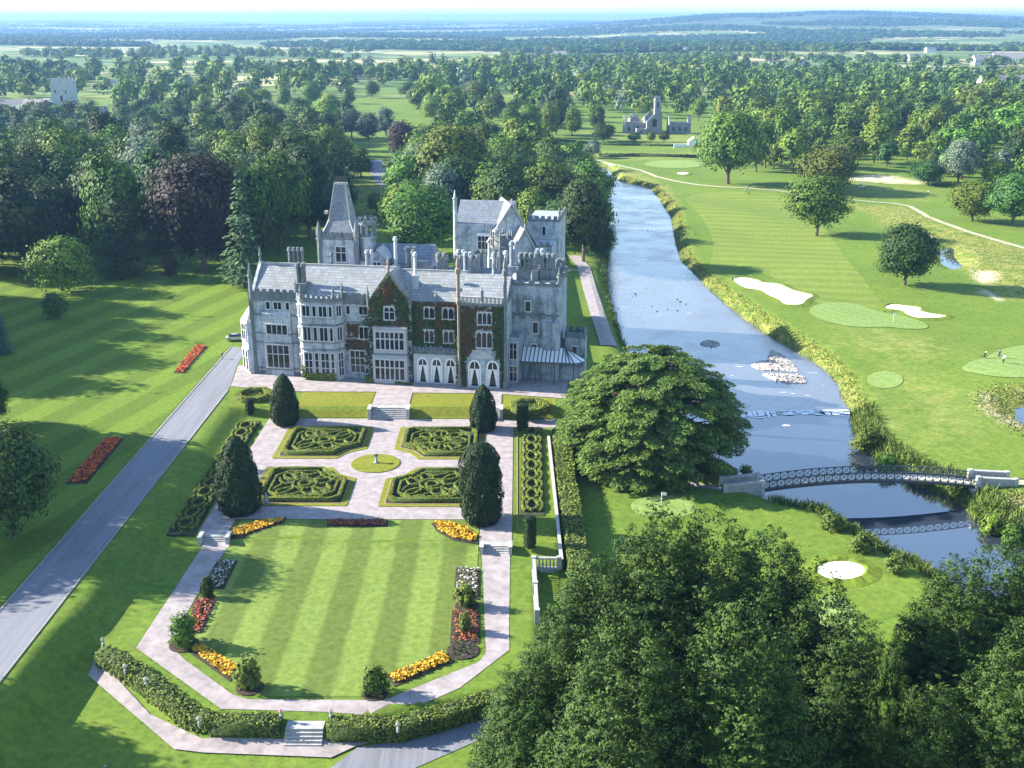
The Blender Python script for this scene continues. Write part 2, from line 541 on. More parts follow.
pond = [at(x, y, -2.3) for x, y in POND_PX]

def sdist(poly, x, y):
    """signed distance to polygon, negative inside (numpy arrays)"""
    x, y = np.asarray(x, float), np.asarray(y, float)
    d = np.full(x.shape, 1e18)
    ins = np.zeros(x.shape, bool)
    n = len(poly)
    for i in range(n):
        ax, ay = poly[i]
        bx, by = poly[(i + 1) % n]
        ex, ey = bx - ax, by - ay
        t = np.clip(((x - ax) * ex + (y - ay) * ey) / (ex * ex + ey * ey + 1e-12), 0, 1)
        d = np.minimum(d, (x - ax - t * ex) ** 2 + (y - ay - t * ey) ** 2)
        if ay != by:
            c = ((ay > y) != (by > y)) & (x < (bx - ax) * (y - ay) / (by - ay) + ax)
            ins ^= c
    d = np.sqrt(d)
    return np.where(ins, -d, d)

def front_dist(x, y):
    d1 = ((x + 46.5) * 14.2 + (y - 104.5) * 15.5) / 21.0
    d2 = y - 90.3
    d3 = ((x + 18.0) * -4.9 + (y - 90.3) * 13.3) / 14.17
    return np.minimum(np.minimum(d1, d2), d3)

def hfun(x, y):
    x, y = np.asarray(x, float), np.asarray(y, float)
    yb = 130.9 - 2.5 * np.clip((x + 41) / 38, 0, 1)
    inner = -0.7 + 0.7 * sm(0, 1.8, y - yb) + 1.5 * sm(177.3, 179.7, y) - 1.8 * sm(285, 430, y)
    und = (0.45 * np.sin(x / 17 + 1) * np.sin(y / 23) + 0.3 * np.sin(x / 9.0 + y / 13.0)) * sm(28, 60, x)
    und = und + 1.2 * np.sin(x / 90 + 2) * np.sin(y / 110) * sm(420, 700, y)
    right = -1.5 + und
    xr = np.where(y < 124, 2.2, np.where(y < 170, 5.6, 9.0))
    wr = np.where(y < 170, 0.8, 6.0)
    zr = sm(0, 1, (x - xr) / wr)
    z = inner * (1 - zr) + right * zr
    d = front_dist(x, y)
    f = sm(0.6, 1.6, d) + (1 - sm(0.6, 1.6, d)) * sm(3, 8, x)
    z = -1.9 * (1 - f) + z * f
    t = sm(100, 114, y)
    xa = -51.4 * (1 - t) - 50.6 * t
    xb = -47.0 * (1 - t) - 46.0 * t
    bl = sm(0, 1, (x - xa) / (xb - xa))
    left = 1.5 - 1.8 * sm(285, 430, y)
    z = left * (1 - bl) + z * bl
    # far country: gentle swells and the long blue hill on the right
    far = sm(900, 2500, y)
    ang = x / np.maximum(y, 1)
    lat = sm(0.0, 0.21, ang) * (1 - 0.38 * sm(0.31, 0.50, ang))
    rid = 1 + 0.05 * np.sin(ang * 23 + 1.0) + 0.03 * np.sin(ang * 51)
    z = z + far * (5 * np.sin(x / 700 + 1) * np.sin(y / 900) + 4 * np.sin(x / 310 + y / 450))
    z = z + 112 * sm(3300, 8200, y) * lat * rid
    z = z + 42 * sm(6000, 14000, y) * (1 - lat) * (1 + 0.35 * np.sin(ang * 17 + 2.2) + 0.2 * np.sin(ang * 43))
    # river, stream, pond
    near = (y < 620) & (x > -60) & (x < 260)
    sd = np.full(x.shape, 1e6)
    if near.any():
        sd[near] = sdist(riv, x[near], y[near])
        for pl in (stream, pond):
            s2 = np.full(x.shape, 1e6)
            s2[near] = sdist(pl, x[near], y[near])
            z = np.where(s2 < 5, -2.3 + (z + 2.3) * sm(0, 5, s2), z)
            z = np.where(s2 < 0, -2.3 + np.maximum(s2 * 0.4, -0.6), z)
    bw = 3.6
    z = np.where(sd < bw, WATER + (z - WATER) * sm(-0.6, bw, sd), z)
    z = np.where(sd < 0, np.minimum(z, WATER - np.minimum(1.2, -sd * 0.5)), z)
    return z, sd

def axis(segs):
    out = [segs[0][0]]
    for a, b, st in segs:
        n = max(1, round((b - a) / st))
        out += list(np.linspace(a, b, n + 1)[1:])
    return out

def grow(start, step, k, lim, sgn):
    out, x = [], start
    while abs(x) < lim:
        step *= k
        x += sgn * step
        out.append(x)
    return out

xs = axis([(-170, -76, 2.5), (-76, -38, 1.0), (-38, -6, 1.6), (-6, 12, 0.8), (12, 135, 2.0)])
xs = sorted(grow(-170, 2.5, 1.11, 26000, -1)) + xs + grow(135, 2.0, 1.11, 26000, 1)
ys = axis([(40, 86, 3.0), (86, 182, 0.9), (182, 520, 2.5)])
ys = ys + grow(520, 2.5, 1.035, 32000, 1)
xs, ys = np.array(xs), np.array(ys)
GX, GY = np.meshgrid(xs, ys)
GZ, GSD = hfun(GX, GY)

def tz(x, y):
    """height of the terrain mesh (bilinear on its own grid)"""
    x, y = np.asarray(x, float), np.asarray(y, float)
    i = np.clip(np.searchsorted(xs, x) - 1, 0, len(xs) - 2)
    j = np.clip(np.searchsorted(ys, y) - 1, 0, len(ys) - 2)
    u = (x - xs[i]) / (xs[i + 1] - xs[i])
    v = (y - ys[j]) / (ys[j + 1] - ys[j])
    return (GZ[j, i] * (1 - u) * (1 - v) + GZ[j, i + 1] * u * (1 - v) + GZ[j + 1, i] * (1 - u) * v + GZ[j + 1, i + 1] * u * v)

def att(px, py):
    """ground point seen at a pixel"""
    z = 0.0
    for _ in range(12):
        x, y = at(px, py, z)
        z = 0.5 * z + 0.5 * float(tz(x, y))
    x, y = at(px, py, z)
    return x, y, float(tz(x, y))

def att2(pts):
    return [att(*p)[:2] for p in pts]

nx_, ny_ = len(xs), len(ys)
idx = np.arange(nx_ * ny_, dtype=np.int32).reshape(ny_, nx_)
tq = np.stack([idx[:-1, :-1], idx[:-1, 1:], idx[1:, 1:], idx[1:, :-1]], -1).reshape(-1, 4)
tv = np.stack([GX, GY, GZ], -1).reshape(-1, 3)
tm, nt, b = nmat('meadow')
ter = np_mesh('ground', tv, tq, tm, smooth=True)

def blob_w(polys, soft):
    w = np.zeros(GX.shape)
    near = (GY < 700) & (np.abs(GX) < 400)
    for p in polys:
        s = np.full(GX.shape, 1e6)
        s[near] = sdist(p, GX[near], GY[near])
        w = np.maximum(w, 1 - sm(-soft, soft, s))
    return w

rough_px = [[(845, 203), (905, 207), (945, 226), (1030, 250), (1040, 300), (1010, 300), (985, 290), (972, 277), (958, 268), (940, 262), (930, 250), (915, 240), (870, 215)],
            [(978, 398), (995, 388), (1040, 385), (1050, 440), (1024, 432), (1000, 418), (982, 408)],
            [(960, 525), (985, 500), (1040, 495), (1050, 545), (1010, 540)],
            [(600, 163), (640, 172), (668, 186), (676, 200), (683, 225), (672, 216), (655, 192), (600, 176)]]
sand_px = [[(846, 178), (870, 174), (905, 178), (921, 184), (900, 184), (850, 180)], [(905, 226), (935, 238), (925, 240), (900, 232)],
           [(972, 270), (1000, 273), (995, 281), (978, 283)], [(980, 289), (1004, 299), (1002, 301), (980, 293)],
           [(978, 396), (984, 393), (1000, 413), (1020, 425), (1018, 428), (995, 418)], [(985, 505), (1040, 500), (1040, 525), (1010, 520)]]
dry_px = [[(690, 145), (600, 138), (560, 128), (640, 128), (720, 135)], [(345, 165), (400, 172), (385, 215), (350, 215)], [(600, 152), (700, 152), (700, 160), (600, 160)],
          [(350, 95), (410, 97), (420, 108), (350, 108)], [(250, 100), (340, 104), (330, 112), (250, 112)], [(850, 325), (930, 338), (960, 352), (900, 360), (850, 345)], [(905, 370), (955, 385), (970, 430), (930, 440), (900, 400)], [(855, 405), (880, 395), (900, 425), (885, 450), (862, 430)], [(770, 200), (830, 205), (842, 214), (780, 212)], [(840, 180), (925, 190), (930, 200), (850, 196)], [(0, 100), (60, 100), (60, 112), (0, 112)]]
straw = blob_w([att2(p) for p in rough_px], 2.5)
straw = np.maximum(straw, (1 - sm(1.0, 4.2, GSD)) * (GX > 40) * (GY > 165) * sm(-1, 1, GSD) * 1.0)
sandw = blob_w([att2(p) for p in sand_px], 1.0)
dryw = blob_w([att2(p) for p in dry_px], 10.0)
for nm, arr in (('straw', straw), ('bare', sandw), ('dry', dryw), ('lake', (1 - sm(-0.5, 1.0, GSD)))):
    a = ter.attributes.new(nm, 'FLOAT', 'POINT')
    a.data.foreach_set('value', arr.ravel().astype(np.float32))
P = wpos(nt)
s_ = nd(nt, 'ShaderNodeSeparateXYZ')
nt.links.new(P, s_.inputs[0])
n1 = noise(nt, P, 0.045, 5, 0.6)
n2 = noise(nt, P, 1.1, 4, 0.7)
n3 = noise(nt, P, 0.3, 4, 0.65)
col = ramp(nt, n1, [(0.3, c4((0.078, 0.138, 0.018))), (0.7, c4((0.118, 0.176, 0.024)))])
col = mixc(nt, maprange(nt, n3, 0.45, 0.7, 0, 0.45), col, (0.145, 0.175, 0.030))

def attr(nm):
    return nd(nt, 'ShaderNodeAttribute', attribute_name=nm).outputs['Fac']
sw = math_n(nt, 'MULTIPLY', attr('straw'), maprange(nt, n3, 0.36, 0.56), True)
strawc = ramp(nt, n2, [(0.3, c4((0.10, 0.15, 0.025))), (0.65, c4((0.27, 0.25, 0.075)))])
col = mixc(nt, sw, col, strawc)
col = mixc(nt, math_n(nt, 'MULTIPLY', attr('dry'), maprange(nt, n3, 0.35, 0.75), True), col, (0.24, 0.25, 0.07))
col = mixc(nt, math_n(nt, 'MULTIPLY', attr('bare'), maprange(nt, n3, 0.3, 0.5), True), col, (0.52, 0.43, 0.30))
hs = nd(nt, 'ShaderNodeHueSaturation')
nt.links.new(col, hs.inputs['Color'])
nt.links.new(maprange(nt, n2, 0.25, 0.75, 0.64, 1.32), hs.inputs['Value'])
col = hs.outputs[0]
# fields of the far country: hedged parcels of pasture, stubble and hay
mp = nd(nt, 'ShaderNodeMapping')
mp.inputs['Rotation'].default_value = (0, 0, 0.4)
mp.inputs['Scale'].default_value = (1 / 130., 1 / 105., 1)
nt.links.new(P, mp.inputs['Vector'])
cb = nd(nt, 'ShaderNodeSeparateXYZ'); nt.links.new(mp.outputs[0], cb.inputs[0])
cx = nd(nt, 'ShaderNodeCombineXYZ'); nt.links.new(cb.outputs[0], cx.inputs[0]); nt.links.new(cb.outputs[1], cx.inputs[1])
vo = nd(nt, 'ShaderNodeTexVoronoi', voronoi_dimensions='2D', feature='F1')
vo.inputs['Scale'].default_value = 1.0
nt.links.new(cx.outputs[0], vo.inputs['Vector'])
vs = nd(nt, 'ShaderNodeSeparateXYZ'); nt.links.new(vo.outputs['Color'], vs.inputs[0])
fcol = ramp(nt, vs.outputs[0], [(0.0, c4((0.07, 0.12, 0.03))), (0.3, c4((0.11, 0.17, 0.045))), (0.55, c4((0.17, 0.21, 0.07))), (0.72, c4((0.30, 0.27, 0.12))), (0.88, c4((0.42, 0.37, 0.2))), (1.0, c4((0.12, 0.18, 0.05)))])
ve = nd(nt, 'ShaderNodeTexVoronoi', voronoi_dimensions='2D', feature='DISTANCE_TO_EDGE')
ve.inputs['Scale'].default_value = 1.0
nt.links.new(cx.outputs[0], ve.inputs['Vector'])
hedge_f = maprange(nt, ve.outputs['Distance'], 0.03, 0.06, 1, 0)
fcol = mixc(nt, hedge_f, fcol, (0.025, 0.045, 0.018))
col = mixc(nt, maprange(nt, s_.outputs[1], 950, 1250), col, fcol)
# hill: bracken and forestry
hcol = ramp(nt, noise(nt, P, 0.004, 5, 0.6), [(0.4, c4((0.03, 0.05, 0.025))), (0.6, c4((0.09, 0.12, 0.05)))])
col = mixc(nt, maprange(nt, s_.outputs[2], 22, 45), col, hcol)
col = mixc(nt, attr('lake'), col, (0.05, 0.055, 0.03))
nt.links.new(col, b.inputs['Base Color'])
b.inputs['Roughness'].default_value = 0.95
b.inputs['Specular IOR Level'].default_value = 0.1
bump(nt, b, n2, 0.4, 0.15)
tag(link('ground', ter), kind='structure')

# ---------------------------------------------------------------- sheets laid on the ground
def sheet(name, poly, mat, off=0.03, res=None, kind='structure', label=None, cat=None, group=None):
    poly = [tuple(p[:2]) for p in poly]
    a = sum(poly[i][0] * poly[i - 1][1] - poly[i - 1][0] * poly[i][1] for i in range(len(poly)))
    if a > 0:
        poly = poly[::-1]
    pts = list(poly)
    if res:
        dense = []
        for i in range(len(poly)):
            p, q = poly[i], poly[(i + 1) % len(poly)]
            n = max(1, int(math.hypot(q[0] - p[0], q[1] - p[1]) / res))
            dense += [(p[0] + (q[0] - p[0]) * k / n, p[1] + (q[1] - p[1]) * k / n) for k in range(n)]
        pts = dense
    nb = len(pts)
    if res:
        x0, x1 = min(p[0] for p in pts), max(p[0] for p in pts)
        y0, y1 = min(p[1] for p in pts), max(p[1] for p in pts)
        gx, gy = np.meshgrid(np.arange(x0 + res / 2, x1, res), np.arange(y0 + res / 2, y1, res))
        gx, gy = gx.ravel(), gy.ravel()
        k = sdist(pts, gx, gy) < -0.4 * res
        pts = pts + list(zip(gx[k], gy[k]))
    vs_, es_, fs_, *_ = geometry.delaunay_2d_cdt([Vector(p) for p in pts], [], [list(range(nb))], 1, 1e-5)
    X = np.array([v.x for v in vs_]); Y = np.array([v.y for v in vs_])
    Z = tz(X, Y) + off
    mb = MB().add(np.stack([X, Y, Z], 1), [tuple(f) for f in fs_])
    o = mb.build(name, mat)
    return tag(o, label, cat, group, kind)

def smooth_poly(pts, it=2):
    for _ in range(it):
        q = []
        for i in range(len(pts)):
            a, b_ = pts[i], pts[(i + 1) % len(pts)]
            q += [(a[0] * .75 + b_[0] * .25, a[1] * .75 + b_[1] * .25), (a[0] * .25 + b_[0] * .75, a[1] * .25 + b_[1] * .75)]
        pts = q
    return pts

def ribbon_poly(pts, w):
    L, Rr = [], []
    for i, p in enumerate(pts):
        a = pts[max(0, i - 1)]
        b_ = pts[min(len(pts) - 1, i + 1)]
        dx, dy = b_[0] - a[0], b_[1] - a[1]
        l = math.hypot(dx, dy)
        ww = w[i] if isinstance(w, (list, tuple)) else w
        L.append((p[0] - dy / l * ww / 2, p[1] + dx / l * ww / 2))
        Rr.append((p[0] + dy / l * ww / 2, p[1] - dx / l * ww / 2))
    return L + Rr[::-1]

def ell(px, py, rx, ry, n=28):
    return [(px + rx * math.cos(2 * math.pi * i / n), py + ry * math.sin(2 * math.pi * i / n)) for i in range(n)]

def zsheet(*a, **k):
    return sheet(*a, **k)

# --- water
def water_mat(name, deep, wave, strength, rough, sheen=.3):
    m, nt, b = nmat(name)
    p = wpos(nt)
    mp = nd(nt, 'ShaderNodeMapping')
    mp.inputs['Scale'].default_value = (1.0, 0.55, 1.0)
    nt.links.new(p, mp.inputs['Vector'])
    n = noise(nt, mp.outputs[0], wave, 4, 0.6)
    big = noise(nt, p, 0.05, 3, 0.5)
    nt.links.new(mixc(nt, big, c4(deep), c4(deep, 1.6)), b.inputs['Base Color'])
    nt.links.new(maprange(nt, noise(nt, p, 0.12, 4, 0.6), 0.4, 0.65, rough * 0.6, rough * 1.6), b.inputs['Roughness'])
    b.inputs['IOR'].default_value = 1.33
    b.inputs['Specular IOR Level'].default_value = 1.0
    bump(nt, b, n, strength, 0.12)
    gl = nd(nt, 'ShaderNodeBsdfGlossy')
    gl.inputs['Color'].default_value = (.97, .88, .86, 1)
    gl.inputs['Roughness'].default_value = rough
    nt.links.new([q for q in nt.nodes if q.type == 'BUMP'][0].outputs[0], gl.inputs['Normal'])
    mx = nd(nt, 'ShaderNodeMixShader')
    mx.inputs[0].default_value = sheen
    nt.links.new(b.outputs[0], mx.inputs[1])
    nt.links.new(gl.outputs[0], mx.inputs[2])
    nt.links.new(mx.outputs[0], nt.nodes['Material Output'].inputs[0])
    return m
M['water_up'] = water_mat('rippled_river_water', (0.085, 0.085, 0.095), 0.9, 0.4, 0.24, .27)
M['water_low'] = water_mat('still_river_water', (0.022, 0.030, 0.045), 0.5, 0.02, 0.008, .24)
weirY = at(790, 413, WATER)[1]
wx0, wx1 = at(640, 413, WATER)[0], at(860, 413, WATER)[0]
upper = [(-80, weirY), (120, weirY), (120, 640), (-80, 640)]
MBw = MB().add([(p[0], p[1], WATER + 0.3) for p in upper], [(0, 1, 2, 3)])
tag(MBw.build('river_water', M['water_up']), kind='structure')
lower = [(0, 60), (170, 60), (170, weirY), (0, weirY)]
tag(MB().add([(p[0], p[1], WATER) for p in lower], [(0, 1, 2, 3)]).build('river_pool_water', M['water_low']), kind='structure')
for pl, nm in ((stream, 'stream_water'), (pond, 'pond_water')):
    cxm, cym = sum(p[0] for p in pl) / len(pl), sum(p[1] for p in pl) / len(pl)
    pl2 = [(cxm + (p[0] - cxm) * 1.15, cym + (p[1] - cym) * 1.15, -2.32) for p in pl]
    tag(MB().add(pl2, [tuple(range(len(pl2)))]).build(nm, M['water_low']), kind='structure')

# weir: a rough stone sill across the river, with broken water below and above it
g = np.random.default_rng(5)
mb = MB()
mf = MB()
x = wx0 - 4
while x < wx1 + 2:
    w = g.uniform(0.8, 2.0)
    y = weirY + g.uniform(-0.25, 0.25) + 0.5 * math.sin(x / 4)
    mb.prism([(x, y - .5), (x + w * .9, y - .45), (x + w, y + .5), (x + .1, y + .45)], WATER - 1.0, WATER + 0.18 + g.uniform(-.05, .16), 0, 0.8)
    if g.random() < .8:
        ya, yb2 = y + g.uniform(.2, .7), y - g.uniform(.6, 1.8)
        mf.add([(x, ya, WATER + .36), (x + w * .95, ya + g.uniform(-.2, .2), WATER + .36), (x + w * g.uniform(.8, 1.0), yb2 + g.uniform(-.4, .4), WATER + .05), (x + w * g.uniform(0, .3), yb2, WATER + .05)], [(0, 3, 2, 1)])
    for _q in range(int(g.integers(1, 4))):
        n = 7
        cxm, cym, rx, ry = x + w * g.random(), y - 0.4 - g.exponential(.9), g.uniform(.3, 1.2), g.uniform(.12, .5)
        mf.add([(cxm + rx * g.uniform(.6, 1.2) * math.cos(t), cym + ry * g.uniform(.6, 1.2) * math.sin(t), WATER + 0.04 + .03 * _q + (0.3 if cym + ry * 1.2 > y - .45 and math.sin(t) > 0 else 0)) for t in np.linspace(0, 2 * math.pi, n, endpoint=False)], [tuple(range(n))])
    x += w
for _ in range(30):
    px, py = g.uniform(715, 838), g.uniform(360, 411)
    if g.random() < 0.25:
        px, py = g.uniform(620, 700), g.uniform(286, 320)
    cxm, cym = at(px, py, WATER + .3)
    rx, ry = g.uniform(.4, 1.3), g.uniform(.08, .2)
    if sdist(riv, np.array([cxm]), np.array([cym]))[0] > -2:
        continue
    mf.add([(cxm + rx * g.uniform(.4, 1.2) * math.cos(t), cym + ry * g.uniform(.4, 1.2) * math.sin(t), WATER + .33) for t in np.linspace(0, 2 * math.pi, 7, endpoint=False)], [tuple(range(7))])
tag(mb.build('weir', M['shingle']), 'low stone weir crossing the river below the shingle bank', 'weir')
tag(mf.build('white_water', M['foam']), kind='stuff')
# ---------------------------------------------------------------- tree prototypes (metres, base at z = 0)
def sphere_pts(rg, n):
    v = rg.normal(size=(n, 3))
    return v / np.linalg.norm(v, axis=1, keepdims=True)

def broadleaf(seed, h, w, nleaf, leaf, lobes=16, low=0.22, shape=1.0):
    """crown of overlapping leafy lobes hung in an egg-shaped volume; returns verts, lobe list"""
    rg = np.random.default_rng(seed)
    L = []
    zc = h * (1 + low) / 2
    for k in range(lobes):
        d = sphere_pts(rg, 1)[0]
        rr = rg.uniform(0.40, 0.66)
        r = w * rg.uniform(0.19, 0.36)
        taper = 1 - 0.35 * max(0, d[2]) * shape
        c = np.array([d[0] * w * .5 * rr * taper, d[1] * w * .5 * rr * taper, zc + d[2] * h * (1 - low) * .5 * rr])
        L.append((c, r * np.array([1, 1, 0.85])))
    L.append((np.array([0, 0, zc]), np.array([w * .36, w * .36, h * (1 - low) * .42])))
    C, N, S = [], [], []
    tot = sum(l[1].prod() ** (2 / 3) for l in L)
    for c, r in L:
        n = int(nleaf * (r.prod() ** (2 / 3)) / tot) + 1
        # sub-clumps on every lobe
        nc = max(5, n // 16)
        cd_ = sphere_pts(rg, nc)
        cd_[:, 2] = np.where(cd_[:, 2] < -0.55, -cd_[:, 2], cd_[:, 2])
        cc = cd_[rg.integers(0, nc, n)] + rg.normal(size=(n, 3)) * 0.17
        rad = rg.uniform(0.72, 1.08, (n, 1))
        C.append(c + cc * r * rad)
        gl = (c + cc * r - np.array([0, 0, zc])) / np.array([w * .5, w * .5, h * .5])
        N.append(cc * .8 + gl * .6 + rg.normal(size=(n, 3)) * 0.30 + np.array([0, 0, 0.15]))
        S.append(leaf * rg.uniform(0.6, 1.35, n))
    C, N, S = np.concatenate(C), np.concatenate(N), np.concatenate(S)
    keep = C[:, 2] > max(.02 * h, h * low * 0.75)
    return leaf_quads(C[keep], N[keep], S[keep], rg, 0.75), L

def trunk_mb(h, r, low, L=None, limbs=5):
    mb = MB()
    mb.bar((0, 0, -0.8), (r * .3, 0, h * low), r, 8, 0, r * .8)
    mb.bar((r * .3, 0, h * low), (0, r * .2, h * .62), r * .78, 7, 0, r * .3)
    for c, rr in (L or [])[:limbs]:
        mb.bar((r * .2, 0, h * low * .95), tuple(c), r * .45, 5, 0, r * .12)
    return mb

def fir(seed, h, w, levels, per, leaf, nlf, droop=0.35, base=0.06, power=0.85):
    rg = np.random.default_rng(seed)
    C, N, S, A = [], [], [], []
    for k in range(levels):
        t = base + (1 - base) * (k + rg.uniform(-.3, .3)) / levels
        t = min(max(t, base), .985)
        R_ = w / 2 * (1 - t) ** power * rg.uniform(.82, 1.12) + 0.15
        m = max(4, int(per * (0.5 + 0.5 * (1 - t))))
        a0 = rg.uniform(0, 6.28)
        for j in range(m):
            a = a0 + 6.28 * j / m + rg.uniform(-.25, .25)
            Rb = R_ * rg.uniform(.75, 1.12)
            n = max(4, int(nlf * (0.3 + 0.7 * Rb / (w / 2))))
            s = rg.uniform(0.15, 1.0, n) ** 0.75
            side = rg.normal(size=n) * 0.16 * Rb * (0.35 + s)
            r = s * Rb
            z = h * t + Rb * 0.18 * np.sin(s * 2.2) - droop * Rb * s ** 1.6 + rg.normal(size=n) * .12
            dx, dy = math.cos(a), math.sin(a)
            C.append(np.stack([dx * r - dy * side, dy * r + dx * side, z], 1))
            N.append(np.stack([dx * .45 + rg.normal(size=n) * .3, dy * .45 + rg.normal(size=n) * .3, np.full(n, 1.0)], 1))
            A.append(np.stack([dx * np.ones(n), dy * np.ones(n), np.full(n, -droop)], 1))
            S.append(leaf * rg.uniform(.7, 1.3, n))
    C, N, S, A = map(np.concatenate, (C, N, S, A))
    return leaf_quads(C, N, S, rg, 0.55, A)

def plume_cone(seed, h, w, nleaf, leaf, spires=7):
    """dense feathery cypress: one main spire with lesser spires crowding round it, all set with upswept sprays"""
    rg = np.random.default_rng(seed)
    cones = [(0.0, 0.0, h, w * .50)]
    for k in range(spires):
        a = 6.28 * k / spires + rg.uniform(-.3, .3)
        d = w * rg.uniform(.10, .34)
        cones.append((d * math.cos(a), d * math.sin(a), min(.95, (1 - (d / (w * .5)) ** 1.2) * 1.1 + rg.uniform(.10, .2)) * h, w * rg.uniform(.13, .20)))
    C, N, S, A = [], [], [], []
    wt = np.array([c[2] * c[3] for c in cones])
    wt = wt / wt.sum()
    K = 46
    for (cx_, cy_, hh, rr), q in zip(cones, wt):
        nspray = max(10, int(nleaf * q / K))
        t = 1 - np.sqrt(rg.uniform(0.0, 1.0, nspray)) * 0.97
        a = rg.uniform(0, 6.28, nspray)
        rad = rr * (1 - t) ** 0.68 * rg.uniform(.78, 1.14, nspray)
        px = np.stack([cx_ + np.cos(a) * rad, cy_ + np.sin(a) * rad, t * hh], 1)
        out = np.stack([np.cos(a), np.sin(a), np.full(nspray, .55)], 1)
        big = rg.uniform(.40, .90, nspray)
        k = np.repeat(np.arange(nspray), K)
        n = len(k)
        s_ = rg.random(n)
        c = px[k] + out[k] * ((s_ - .45) * 1.0 * big[k])[:, None] + rg.normal(size=(n, 3)) * (.36 * big[k] * (1.15 - s_))[:, None] * np.array([1, 1, .8])
        C.append(c)
        N.append(c - px[k] + out[k] * .35 + rg.normal(size=(n, 3)) * .22 + np.array([0, 0, .15]))
        A.append(out[k] * .8 + np.array([0, 0, .5]) + rg.normal(size=(n, 3)) * .5)
        S.append(leaf * rg.uniform(.6, 1.4, n))
    C, N, S, A = map(np.concatenate, (C, N, S, A))
    k = C[:, 2] > 0.3
    return leaf_quads(C[k], N[k], S[k], rg, 0.42, A[k]), cones

def dense_solid(seed, prof, n, leaf, aspect=0.5, upright=True, lump=0.10):
    """clipped or naturally dense evergreen: leaves set over a turned profile [(r, z)], lumpy"""
    rg = np.random.default_rng(seed)
    prof = np.array(prof, float)
    seg = np.sqrt((np.diff(prof, axis=0) ** 2).sum(1)) * (prof[:-1, 0] + prof[1:, 0] + 1e-3)
    k = rg.choice(len(seg), n, p=seg / seg.sum())
    u = rg.random(n)
    r = prof[k, 0] * (1 - u) + prof[k + 1, 0] * u
    z = prof[k, 1] * (1 - u) + prof[k + 1, 1] * u
    a = rg.uniform(0, 6.28, n)
    ph = rg.uniform(0, 6.28, 6)
    lum = 1 + lump * (np.sin(a * 5 + ph[0] + z * .7) + np.sin(a * 9 + ph[1] - z * 1.1) + np.sin(z * 2.1 + ph[2] + a * 3)) / 2
    lum *= rg.uniform(.90, 1.03, n) * (1 + lump * .5 * np.sin(a + ph[3] + z * .25))
    dz = prof[k + 1, 1] - prof[k, 1]
    dr = prof[k + 1, 0] - prof[k, 0]
    l = np.sqrt(dz ** 2 + dr ** 2) + 1e-6
    C = np.stack([np.cos(a) * r * lum, np.sin(a) * r * lum, z], 1)
    N = np.stack([np.cos(a) * dz / l, np.sin(a) * dz / l, -dr / l], 1) + rg.normal(size=(n, 3)) * .35
    A = np.tile(np.array([0, 0, 1.0]), (n, 1)) if upright else None
    return leaf_quads(C, N, leaf * rg.uniform(.6, 1.4, n), rg, aspect, A)

def core_mb(prof, k=0.80, n=14):
    return MB().lathe(0, 0, [(r * k, z * 0.985) for r, z in prof], n)

PROTO = {}
def proto(key, verts, h, w, mat, trunk, single=False):
    """single: crown and trunk in one mesh (trees too far away to show parts)"""
    if single:
        tvs = np.array(trunk.v)
        tf = [f for f in trunk.f if len(f) == 4]
        V = np.concatenate([verts, tvs])
        nl = len(verts) // 4
        Q = np.concatenate([quads_for(nl), np.array(tf, dtype=np.int32) + len(verts)])
        me = np_mesh(key, V, Q, [mat, M['bark']], np.concatenate([np.zeros(nl), np.ones(len(tf))]).astype(np.int32))
        PROTO[key] = (h, w, me, None)
    else:
        PROTO[key] = (h, w, np_mesh(key + '_crown', verts, quads_for(len(verts) // 4), mat), trunk.mesh(key + '_trunk', M['bark']))

# near (parts) and far (single) versions
for i, (lobes, low, shp) in enumerate([(17, .16, 1.0), (13, .14, .6), (20, .18, 1.3), (15, .12, .3)]):
    v, L = broadleaf(20 + i, 16, 14 - i, 9000, 0.74, lobes, low * .2, shp)
    proto('near%d' % i, v, 16, 14 - i, M['leaf_a'], trunk_mb(16, .45, low, L))
for i, (lobes, low, shp) in enumerate([(14, .10, 1.0), (11, .10, .4), (17, .12, 1.3), (9, .10, .2)]):
    v, L = broadleaf(40 + i, 16, 14 - i, 1900, 1.10, lobes, low, shp)
    proto('far%d' % i, v, 16, 14 - i, M['leaf_a'], trunk_mb(16, .5, low, None), True)
for i in range(2):
    v, L = broadleaf(60 + i, 16, 12, 17000, 0.60, 22, .05, .9)
    proto('fine%d' % i, v, 16, 12, M['leaf_a'], trunk_mb(16, .45, .12, L, 7))
v, L = broadleaf(70, 16, 11.6, 22000, 0.58, 46, .05, .4)
proto('dense', v, 16, 11.6, M['leaf_c'], trunk_mb(16, .4, .1, L, 6))
for i in range(2):
    proto('fir%d' % i, fir(80 + i, 25, 10, 26, 10, 0.9, 15), 25, 10, M['leaf_fir'], trunk_mb(25, .5, .3))
proto('farfir', fir(84, 22, 9, 15, 8, 1.6, 7), 22, 9, M['leaf_fir'], trunk_mb(22, .5, .3), True)
for i in range(3):
    v, cones = plume_cone(90 + i, 22, 11.5, 240000, 0.19, 8 + i)
    tb = trunk_mb(22, .5, .1)
    for (a_, b__, hh_, rr_) in cones:      # close twiggy interior of each spire
        tb.lathe(a_, b__, [(rr_ * .66 * (1 - q_) ** .9 + .01, hh_ * q_) for q_ in (.06, .2, .4, .6, .72)], 9, 1)
    proto('cypress%d' % i, v, 22, 11.5, M['leaf_cypress'], tb)
    PROTO['cypress%d' % i][3].materials.append(M['leaf_c'])
for i in range(2):
    v, L = broadleaf(110 + i, 2.4, 2.6, 2200, 0.24, 14, -.22, .3)
    proto('shrub%d' % i, v, 2.4, 2.4, M['leaf_a'], trunk_mb(2.4, .05, .2, L, 0))
v, L = broadleaf(120, 8, 9, 6000, 0.45, 22, .02, .9)
